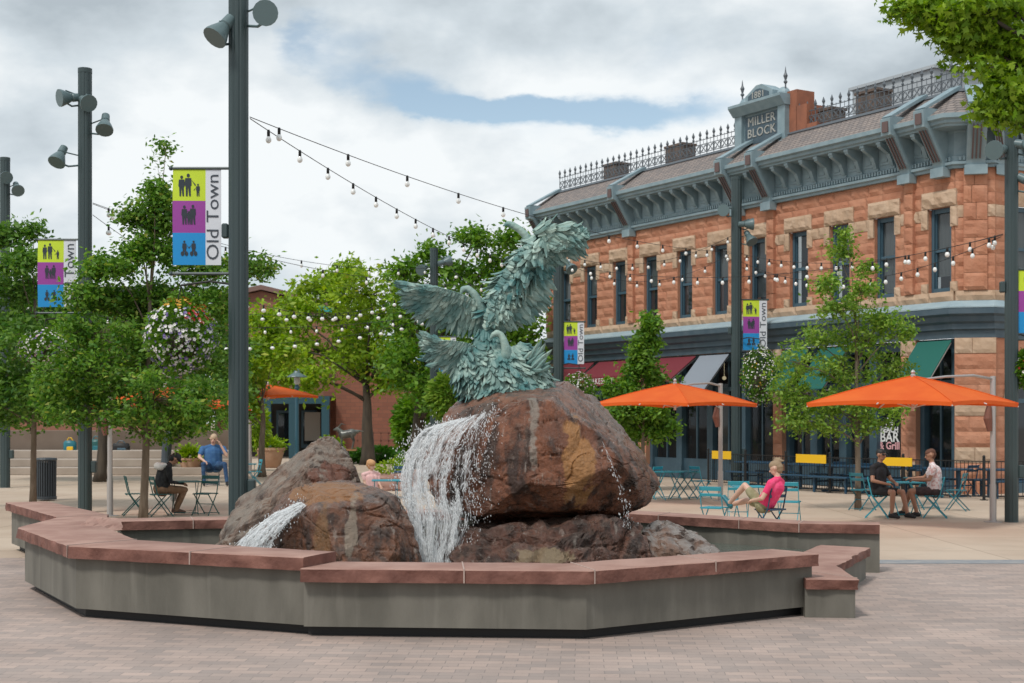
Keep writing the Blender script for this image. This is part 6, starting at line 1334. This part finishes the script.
# ------------------------------------------------------------------ people
SK = [mat('skinA', (.55, .30, .21), .5), mat('skinB', (.36, .19, .12), .5), mat('skinC', (.62, .38, .28), .5)]
def person(label, loc, rz, J, skin, shirt, pants, shoes, hair, hairstyle='short', sleeves='short', shorts=False, k=1.0, cap=None, extra=None, bulk=1.0, shoe_on=True):
    """J: joints in the figure's own frame (x right, -y forward, z up)"""
    root = empty('person', loc, rz, label, 'person'); ORG[root.name] = Vector(); mats = [skin, shirt, pants, shoes, M['black'], mat('lips', (.40, .13, .11), .5)]; c = []
    hip, chest, neck, head = (Vector(J[x]) for x in ('hip', 'chest', 'neck', 'head')); f = Vector(J.get('face', (0, -1, 0))).normalized(); up = (head-neck).normalized(); sx = f.cross(up).normalized(); b = bulk
    lat = (chest-hip).cross(Vector((0, -1, 0))); lat = Vector((1, 0, 0))
    for s in (-1, 1): c += [(hip+lat*s*.075, chest+lat*s*.07, .125*b, .125*b, 1), (hip+lat*s*.08, hip+lat*s*.06+V(0, .02, .02), .13*b, .12*b, 2)]
    c += [(hip.lerp(chest, .3), chest, .15*b, .145*b, 1), (chest, neck-V(0, 0, .02), .13, .06, 1), (neck-V(0, 0, .03), head-up*.04, .055, .052, 0)]
    # head: skull, jaw, nose, eyes, ears, mouth
    c += [(head+up*.03-f*.012, head+up*.02+f*.012, .092, .088, 0), (head-up*.055+f*.03, head-up*.02+f*.02, .062, .075, 0), (head+f*.095-up*.005, head+f*.112-up*.03, .012, .017, 0), (head+f*.088-up*.062+sx*.018, head+f*.088-up*.062-sx*.018, .010, .010, 5)]
    for s in (-1, 1): c += [(head+f*.082+up*.012+sx*s*.034, head+f*.086+up*.012+sx*s*.034, .013, .013, 4), (head+sx*s*.092+up*.01, head+sx*s*.094-up*.02, .018, .013, 0)]
    for s, S_ in ((-1, 'L'), (1, 'R')):
        sh = chest+lat*s*.19*b+V(0, 0, .035)+(neck-chest)*.25; el = Vector(J['elbow'+S_]); ha = Vector(J['hand'+S_]); c += [(neck-V(0, 0, .03), sh, .06, .068, 1)]
        mid = sh.lerp(el, .55); c += [(sh, mid, .062*b, .054*b, 1), (mid, el, .046*b, .040, 0 if sleeves == 'short' else 1)]; wr = el.lerp(ha, .86); c += [(el, wr, .040, .026, 0 if sleeves != 'long' else 1)]
        d = (ha-el).normalized(); side = d.cross(V(0, 0, 1)); side = side.normalized() if side.length > .1 else V(1, 0, 0); dn = side.cross(d).normalized(); dn = dn if dn.z < 0 else -dn
        c += [(wr, ha, .024, .028, 0), (ha-side*.022, ha+side*.022, .022, .022, 0)]
        for q, ln in ((-1.5, .055), (-.5, .068), (.5, .064), (1.5, .048)): a = ha+side*q*.019+d*.012; m_ = a+d*ln*.6+dn*.010; e = m_+d*ln*.35+dn*.028; c += [(a, m_, .0098, .009, 0), (m_, e, .009, .0078, 0)]
        a = ha-side*s*.026-d*.02; c += [(a, a-side*s*.022+d*.035+dn*.01, .012, .009, 0)]
        hp = hip+lat*s*.09; kn = Vector(J['knee'+S_]); an = Vector(J['ankle'+S_]); tk = kn.lerp(hp, .08) if not shorts else kn.lerp(hp, .3)
        c += [(hp, tk, .098*b, .072 if not shorts else .082, 2)]; 
        if shorts: c += [(tk, kn, .062, .055, 0)]
        else: c += [(tk, kn, .068, .062, 2)]
        pm = 0 if shorts else 2; c += [(kn, kn.lerp(an, .35), .056, .055, pm), (kn.lerp(an, .35), an, .054 if shorts else .056, .036 if shorts else .046, pm)]
        toe = an+Vector(J.get('toe'+S_, (0, -.17, -.05))); hl = an+V(0, .04, -.035); c += [(an, hl, .04, .038, 3 if shoe_on else 0), (hl, toe, .040, .034, 3), (an, an.lerp(toe, .6), .042, .036, 3)]
    body = caps_mesh('body', [(tuple(p), tuple(q), r0*k, r1*k, m) for p, q, r0, r1, m in c], mats, root, .0095, 2, local=tuple(hip))
    h = []
    if hairstyle == 'short': h = [(head+up*.055-f*.03, head+up*.05+f*.02, .088, .082, 0), (head-f*.045+up*.01, head-f*.03-up*.03, .080, .062, 0)]
    if hairstyle == 'bun': h = [(head+up*.055-f*.03, head+up*.06+f*.02, .092, .086, 0), (head-f*.05+up*.01, head-f*.05-up*.03, .088, .07, 0), (head+up*.12-f*.08, head+up*.14-f*.06, .05, .045, 0), (head+up*.12-f*.10, head+up*.10-f*.17, .03, .012, 0), (head+up*.15-f*.06, head+up*.17-f*.12, .022, .01, 0), (head+up*.14-f*.03, head+up*.19-f*.05, .02, .008, 0)]
    if hairstyle == 'buzz': h = [(head+up*.042-f*.028, head+up*.042+f*.004, .091, .089, 0)]
    if h: caps_mesh('hair', h, [hair], root, .011, 1, local=tuple(head))
    if cap: h = [(head+up*.06-f*.01, head+up*.062+f*.01, .101, .099, 0), (head+up*.05+f*.08, head+up*.04+f*.15, .035, .02, 0), (head+up*.05+f*.08+sx*.03, head+up*.04+f*.14+sx*.03, .03, .018, 0), (head+up*.05+f*.08-sx*.03, head+up*.04+f*.14-sx*.03, .03, .018, 0), (head-f*.05-up*.01, head-f*.04, .08, .08, 0)]; caps_mesh('cap', h, [cap], root, .011, 1, local=tuple(head))
    if extra:
        for nm, cps, mt in extra: caps_mesh(nm, cps, [mt], root, .013, 2, local=tuple(hip))
    return root
def at(px, Y, z=0): return Vector(((px-512)/F*Y, Y, z))
cloth = lambda n, c, c2: mat(n, c, .9, c2=c2, scale=9, lo=.45, hi=.6)
# man in blue, on the phone (faces the viewer, slightly right)
mb_ = person('heavy man in a blue shirt and jeans sitting, hand to his face', at(213, 43.4), R(14), dict(hip=(0, .02, .50), chest=(0, -.02, .86), neck=(0, -.08, 1.06), head=(.01, -.13, 1.20), face=(-.15, -1, -.2), elbowL=(-.35, -.12, .74), handL=(-.20, -.40, .62), elbowR=(.33, -.22, .78), handR=(.15, -.24, 1.12), kneeL=(-.26, -.46, .56), ankleL=(-.24, -.46, .10), kneeR=(.28, -.46, .56), ankleR=(.33, -.56, .10)), SK[2], cloth('sb', (.04, .12, .28), (.06, .16, .33)), cloth('jeans', (.02, .055, .13), (.035, .09, .18)), M['black'], mat('hg', (.50, .36, .24), .8), 'short', bulk=1.35)
mb_.scale = (1.2, 1.2, 1.2)
# person in a black cap, profile to the right, bent forward
person('person in a black jacket and cap hunched on a chair beside the slender tree', at(162, 29.6), R(118), dict(hip=(0, .02, .55), chest=(0, -.06, .93), neck=(0, -.16, 1.10), head=(0, -.26, 1.19), face=(0, -.8, -.6), elbowL=(-.28, -.12, .72), handL=(-.10, -.46, .66), elbowR=(.28, -.12, .72), handR=(.10, -.46, .66), kneeL=(-.13, -.46, .54), ankleL=(-.10, -.28, .12), kneeR=(.13, -.48, .54), ankleR=(.10, -.30, .12)), SK[1], cloth('jk', (.012, .012, .014), (.03, .03, .03)), cloth('pb', (.20, .11, .06), (.26, .15, .09)), mat('shb', (.12, .06, .04), .7), M['black'], 'none', sleeves='long', cap=M['black'], bulk=1.12, extra=[('hood', [((-.16, .06, 1.03), (0, .09, 1.05), .07, .085, 0), ((0, .09, 1.05), (.16, .06, 1.03), .085, .07, 0), ((-.13, -.02, 1.06), (.13, -.02, 1.06), .06, .06, 0)], M['offw']), ('plastic_bag', [((.20, -.34, .50), (.24, -.30, .34), .06, .07, 0), ((.2, -.38, .56), (.2, -.34, .5), .03, .06, 0)], M['white'])])
# woman in pink: back to the viewer, feet up on a chair to the left
person('woman in a pink shirt reclining with her feet up on a turquoise chair', at(769, 24.5), R(-127), dict(hip=(0, -.08, .52), chest=(0, .12, .84), neck=(0, .17, 1.02), head=(0, .13, 1.17), face=(.25, -1, -.25), elbowL=(-.29, .02, .66), handL=(-.10, -.28, .66), elbowR=(.30, .02, .66), handR=(.12, -.28, .60), kneeL=(-.20, -.53, .58), ankleL=(-.34, -.97, .48), kneeR=(.02, -.46, .86), ankleR=(-.10, -.84, .52), toeL=(0, -.09, .15), toeR=(0, -.12, .12)), SK[2], cloth('pk', (.78, .045, .16), (.85, .09, .22)), cloth('kh', (.24, .22, .12), (.33, .30, .18)), M['aqua2'], mat('hb', (.30, .21, .13), .8), 'bun', shorts=True, bulk=1.06)
# man in black tee, profile facing right / viewer
person('man in a black shirt and sunglasses sitting at the table under the right umbrella', at(879, 28.9), R(38), dict(hip=(0, .02, .55), chest=(0, .02, .95), neck=(0, -.02, 1.15), head=(0, -.05, 1.30), face=(.1, -1, -.15), elbowL=(-.29, -.06, .78), handL=(-.08, -.33, .70), elbowR=(.29, -.08, .78), handR=(.10, -.35, .72), kneeL=(-.15, -.46, .55), ankleL=(-.14, -.42, .10), kneeR=(.16, -.46, .55), ankleR=(.20, -.56, .10)), SK[1], cloth('bt', (.012, .012, .013), (.02, .02, .025)), cloth('bs', (.015, .014, .014), (.03, .03, .03)), M['black'], M['black'], 'buzz', shorts=True, extra=[('sunglasses', [((-.06, -.135, 1.312), (-.02, -.145, 1.312), .02, .02, 0), ((.02, -.145, 1.312), (.06, -.135, 1.312), .02, .02, 0)], M['black'])])
person('man in a pale pink patterned shirt reaching over the table under the right umbrella', at(934, 28.9), R(-105), dict(hip=(0, .02, .55), chest=(0, .0, .95), neck=(0, -.04, 1.14), head=(0, -.07, 1.29), face=(.2, -1, -.15), elbowL=(-.30, -.18, .82), handL=(-.16, -.50, .80), elbowR=(.29, -.10, .80), handR=(.14, -.42, .78), kneeL=(-.15, -.46, .55), ankleL=(-.20, -.62, .10), kneeR=(.15, -.46, .55), ankleR=(.12, -.34, .10)), SK[1], mat('pw', (.62, .40, .38), .9, c2=(.75, .70, .70), scale=22, lo=.45, hi=.5), cloth('nb', (.04, .03, .03), (.07, .05, .05)), M['black'], mat('hbr', (.12, .05, .03), .8), 'short', shorts=True, bulk=1.05)
# toddler
person('small fair-haired child in pale pink behind the low brown boulder', at(371, 31.5), R(30), dict(hip=(0, 0, .48), chest=(0, 0, .72), neck=(0, 0, .88), head=(0, -.01, 1.0), face=(.5, -.8, -.1), elbowL=(-.17, -.03, .62), handL=(-.18, -.12, .50), elbowR=(.17, -.04, .62), handR=(.18, -.14, .52), kneeL=(-.06, -.02, .26), ankleL=(-.06, 0, .07), kneeR=(.06, -.02, .26), ankleR=(.06, 0, .07), toeL=(0, -.09, -.03), toeR=(0, -.09, -.03)), SK[2], cloth('tp', (.70, .42, .40), (.78, .5, .48)), cloth('tp2', (.6, .4, .4), (.7, .5, .5)), M['white'], mat('hbl', (.55, .30, .14), .8), 'short', k=.72)
# ------------------------------------------------------------------ bronze birds
YS = 17.4
sp_ = empty('bird_sculpture', W(490, 388, YS), 0, 'green patinated bronze sculpture of three crested birds with spread wings on the huge boulder', 'sculpture')
class Feathers(MB):
    def blade(s, p, d, ln, w, nrm, curl=0, twist=0, r=None):
        """ridged, tapering, curled blade rooted at p along d; nrm is the side it faces"""
        d = Vector(d).normalized(); n = (Vector(nrm)-d*Vector(nrm).dot(d)); n = n.normalized() if n.length > 1e-4 else d.orthogonal().normalized()
        sd = d.cross(n); sd = (sd*math.cos(twist)+n*math.sin(twist)).normalized(); n = sd.cross(d); k = 6; vs = []
        prof = [.35, .8, 1, .98, .80, .12]; jag = [1+(rnd.random()-.5)*.25 for _ in range(k)]
        for i in range(k):
            t = i/(k-1); c = Vector(p)+d*ln*t+n*(curl*ln*t*t); ww = w*.5*prof[i]*jag[i]; lift = w*.26*(1-.6*t)
            vs += [c-sd*ww-n*w*.06, c+n*lift, c+sd*ww-n*w*.06, c-n*w*.10]
        fs = [(i*4+j, i*4+(j+1) % 4, (i+1)*4+(j+1) % 4, (i+1)*4+j) for i in range(k-1) for j in range(4)]+[(3, 2, 1, 0), ((k-1)*4, (k-1)*4+1, (k-1)*4+2, (k-1)*4+3)]
        s.add(vs, fs)
def cr(P, t):
    t = min(max(t, 0), .9999)*(len(P)-1); i = int(t); f = t-i; a = P[max(i-1, 0)]; b = P[i]; c = P[i+1]; d = P[min(i+2, len(P)-1)]
    return .5*((2*b)+(c-a)*f+(2*a-5*b+4*c-d)*f*f+(3*b-a-3*c+d)*f**3)
TOV = Vector((0, -1, 0))
def wing(name, lead, trail, prim=26, coverts=5, w=.085, seed=0, yo=0, curl=.08, tipsplay=.0, thick=.05):
    """lead / trail: matching polylines (px,py,dY) of the wing's front edge and its feather tips"""
    r = random.Random(seed); Lp = [W(a, b, YS+c) for a, b, c in lead]; Tp = [W(a, b, YS+c) for a, b, c in trail]; mb = Feathers()
    for side in (-1, 1):
        nn = TOV*(-side) if side < 0 else TOV*-1
        face = Vector((0, side, .15))
        for row in range(coverts+1):
            fr_ = [1.0, .82, .62, .45, .30, .16][row] if coverts <= 5 else 1; n = int(prim*(1+.22*row)); st = [.15, .10, .04, .02, 0, -.03][row]
            for i in range(n):
                t = (i+r.uniform(-.35, .35))/max(1, n-1); a = cr(Lp, t); b = cr(Tp, t+r.uniform(-.012, .012)+.02*row*r.uniform(-1, 1)); v = b-a; ln = v.length
                if ln < .02: continue
                d = v.normalized()+Vector((r.uniform(-.1, .1)*(1+row*.5), r.uniform(-.05, .05), r.uniform(-.1, .1)*(1+row*.5))); p = a+v*max(0, fr_-.42-(.0 if row else .25)) if row else a+v*.12
                end = fr_*r.uniform(.93, 1.07); L2 = ln*end-(p-a).length
                if L2 < .04: L2 = .08
                off = face*(thick*(.25+.30*row)*(1-.0*t)); ww = w*(1.0 if row == 0 else 1.15-.1*row)*r.uniform(.75, 1.2)
                mb.blade(p+off, d, L2, ww, face, curl=r.uniform(.02, curl)*(1 if row else .4)*(1), twist=r.uniform(-.3, .3))
    return mb.build(name, M['patina'], sp_, smooth=False, fix=False)
def tufts(mb, axis, radii, n, ln, w, seed, down=1.0, ang=(0, 360), flare=.35, squash=1.0):
    """ragged overlapping tufts round a body axis, pointing down it"""
    r = random.Random(seed); A = [Vector(p) for p in axis]
    for _ in range(n):
        t = r.random(); p = cr(A, t); q = cr(A, min(t+.03, 1)); d = (q-p).normalized() if (q-p).length > 1e-5 else Vector((0, 0, -1)); k = t*(len(radii)-1); i = min(int(k), len(radii)-2); rr = radii[i]+(radii[i+1]-radii[i])*(k-i)
        a = R(r.uniform(*ang)); u = d.orthogonal().normalized(); v = d.cross(u); o = (u*math.cos(a)+v*math.sin(a)); o.y *= squash
        dd = (d*down+o*flare+Vector((r.uniform(-.2, .2), r.uniform(-.2, .2), r.uniform(-.2, .2)))).normalized()
        mb.blade(p+o*rr*.9, dd, ln*r.uniform(.6, 1.3), w*r.uniform(.7, 1.3), o, curl=r.uniform(0, .35), twist=r.uniform(-.4, .4))
P_ = lambda px, py, dy=0: W(px, py, YS+dy)
def cap_px(pts, rad): return [(tuple(P_(*pts[i])), tuple(P_(*pts[i+1])), rad[i], rad[i+1], 0) for i in range(len(pts)-1)]
# cores
core = cap_px([(505, 388, 0), (500, 372, 0), (492, 358, 0), (488, 342, 0), (486, 325, 0), (487, 310, 0)], [.32, .30, .20, .13, .08, .09])+cap_px([(455, 366, 0), (480, 360, 0), (520, 362, .05), (540, 372, .1)], [.08, .22, .18, .08])+cap_px([(470, 380, 0), (540, 384, 0)], [.12, .14])
core += cap_px([(487, 312, 0), (500, 300, .02), (515, 280, .03), (530, 262, .03), (545, 247, .02)], [.08, .10, .11, .11, .08])
bodyo = caps_mesh('body', core, [M['patina_core_shade']], sp_, .022, 2)
neck = cap_px([(531, 258, 0), (531, 246, 0), (526, 236, 0), (519, 229, 0), (512, 225, 0), (508, 223.5, 0), (503, 226, -.02)], [.09, .062, .050, .045, .044, .034, .012])
caps_mesh('neck', neck, [M['patina']], sp_, .014, 2)
neck = cap_px([(483, 312, -.05), (479, 303, -.08), (474, 294, -.1), (468, 288.5, -.1), (463, 289, -.1), (461, 293, -.12)], [.07, .062, .05, .042, .036, .018]); caps_mesh('neck', neck, [M['patina']], sp_, .012, 2)
neck = cap_px([(506, 356, -.24), (506, 349, -.26), (504, 341, -.27), (501, 335, -.26), (497, 333, -.27), (493, 335, -.27), (490, 339, -.28)], [.075, .06, .048, .042, .042, .034, .012]); caps_mesh('neck', neck, [M['patina']], sp_, .014, 2)
# wings
wing('wing', [(486, 308, 0), (466, 297, -.1), (450, 292, -.2), (438, 289, -.25), (428, 290, -.28)], [(478, 338, .05), (452, 334, 0), (422, 325, -.1), (400, 305, -.25), (395, 284, -.4)], 30, 5, .07, 3, curl=.1)
wing('wing', [(490, 322, 0), (498, 296, 0), (514, 268, .0), (532, 248, .0), (552, 234, 0)], [(498, 334, .0), (528, 326, .1), (549, 304, .15), (556, 272, .1), (568, 262, .05)], 30, 5, .10, 5, curl=.16, thick=.07)
wing('wing', [(488, 316, 0), (490, 300, 0), (498, 284, 0), (512, 262, 0), (528, 246, 0)], [(486, 332, -.1), (508, 322, -.12), (520, 300, -.1), (533, 276, -.1), (546, 256, -.1)], 22, 4, .10, 6, curl=.12, thick=.09)
wing('wing', [(530, 250, 0), (540, 236, 0), (552, 228, 0), (564, 224, 0), (576, 226, 0)], [(548, 262, 0), (570, 262, .05), (584, 258, .05), (588, 246, .05), (590, 236, .05)], 14, 3, .085, 8, curl=.15)
wing('wing', [(548, 246, -.05), (556, 232, -.05), (568, 227, 0), (580, 229, 0)], [(560, 252, -.1), (582, 250, -.1), (588, 240, -.1), (586, 232, -.1)], 10, 3, .08, 18, curl=.2)
wing('wing', [(486, 352, -.05), (470, 345, -.12), (456, 342, -.2), (446, 342, -.25), (440, 343, -.3)], [(476, 378, 0), (448, 376, -.1), (430, 366, -.2), (420, 350, -.3), (419, 331, -.35)], 24, 4, .062, 9, curl=.12)
mb = Feathers(); r = random.Random(4)                 # splayed quills of the lower bird
for (p, q) in (((432, 348), (419, 333)), ((432, 350), (418, 341)), ((434, 354), (419, 349)), ((436, 358), (418, 357.5)), ((440, 362), (426, 366)), ((530, 366), (541, 342)), ((532, 368), (551, 349)), ((536, 370), (548, 356)), ((534, 360), (546, 342)), ((532, 372), (551, 362)), ((528, 372), (545, 374)), ((524, 362), (536, 351)), ((536, 374), (549, 368))):
    a = P_(*p, -.15); b = P_(*q, -.2); 
    for k in range(3): mb.blade(a+Vector((r.uniform(-.03, .03), r.uniform(-.1, .1), r.uniform(-.03, .03))), b-a+Vector((r.uniform(-.02, .02), 0, r.uniform(-.02, .02))), (b-a).length*(1.05-.15*k), .05, (0, -1, .2), curl=.1)
mb.build('quill_feathers', M['patina'], sp_, fix=False)
mb = Feathers()
tufts(mb, [P_(487, 328), P_(489, 345), P_(492, 356)], [.10, .20, .30], 260, .15, .075, 11, squash=.9)
tufts(mb, [P_(495, 352), P_(500, 370), P_(505, 388)], [.33, .42, .46], 620, .16, .085, 12, squash=.8, flare=.5)
tufts(mb, [P_(462, 352), P_(470, 368), P_(478, 386)], [.15, .26, .22], 300, .14, .07, 13, squash=.9, flare=.5)
tufts(mb, [P_(526, 358), P_(530, 370), P_(534, 386)], [.08, .18, .22], 320, .14, .07, 14, squash=.9, flare=.5)
tufts(mb, [P_(545, 238), P_(528, 262), P_(508, 290), P_(490, 315)], [.12, .17, .17, .12], 260, .19, .085, 15, squash=.9, flare=.4)
tufts(mb, [P_(510, 350), P_(520, 362), P_(530, 376)], [.17, .20, .14], 220, .13, .065, 21, squash=.9, flare=.5)
tufts(mb, [P_(470, 350), P_(480, 362), P_(488, 376)], [.26, .30, .30], 240, .14, .07, 22, squash=.9, flare=.5)
tufts(mb, [P_(534, 236), P_(550, 232), P_(566, 236)], [.06, .12, .10], 50, .18, .08, 16, flare=.4)
mb.build('ragged_plumage', M['patina'], sp_, fix=False)
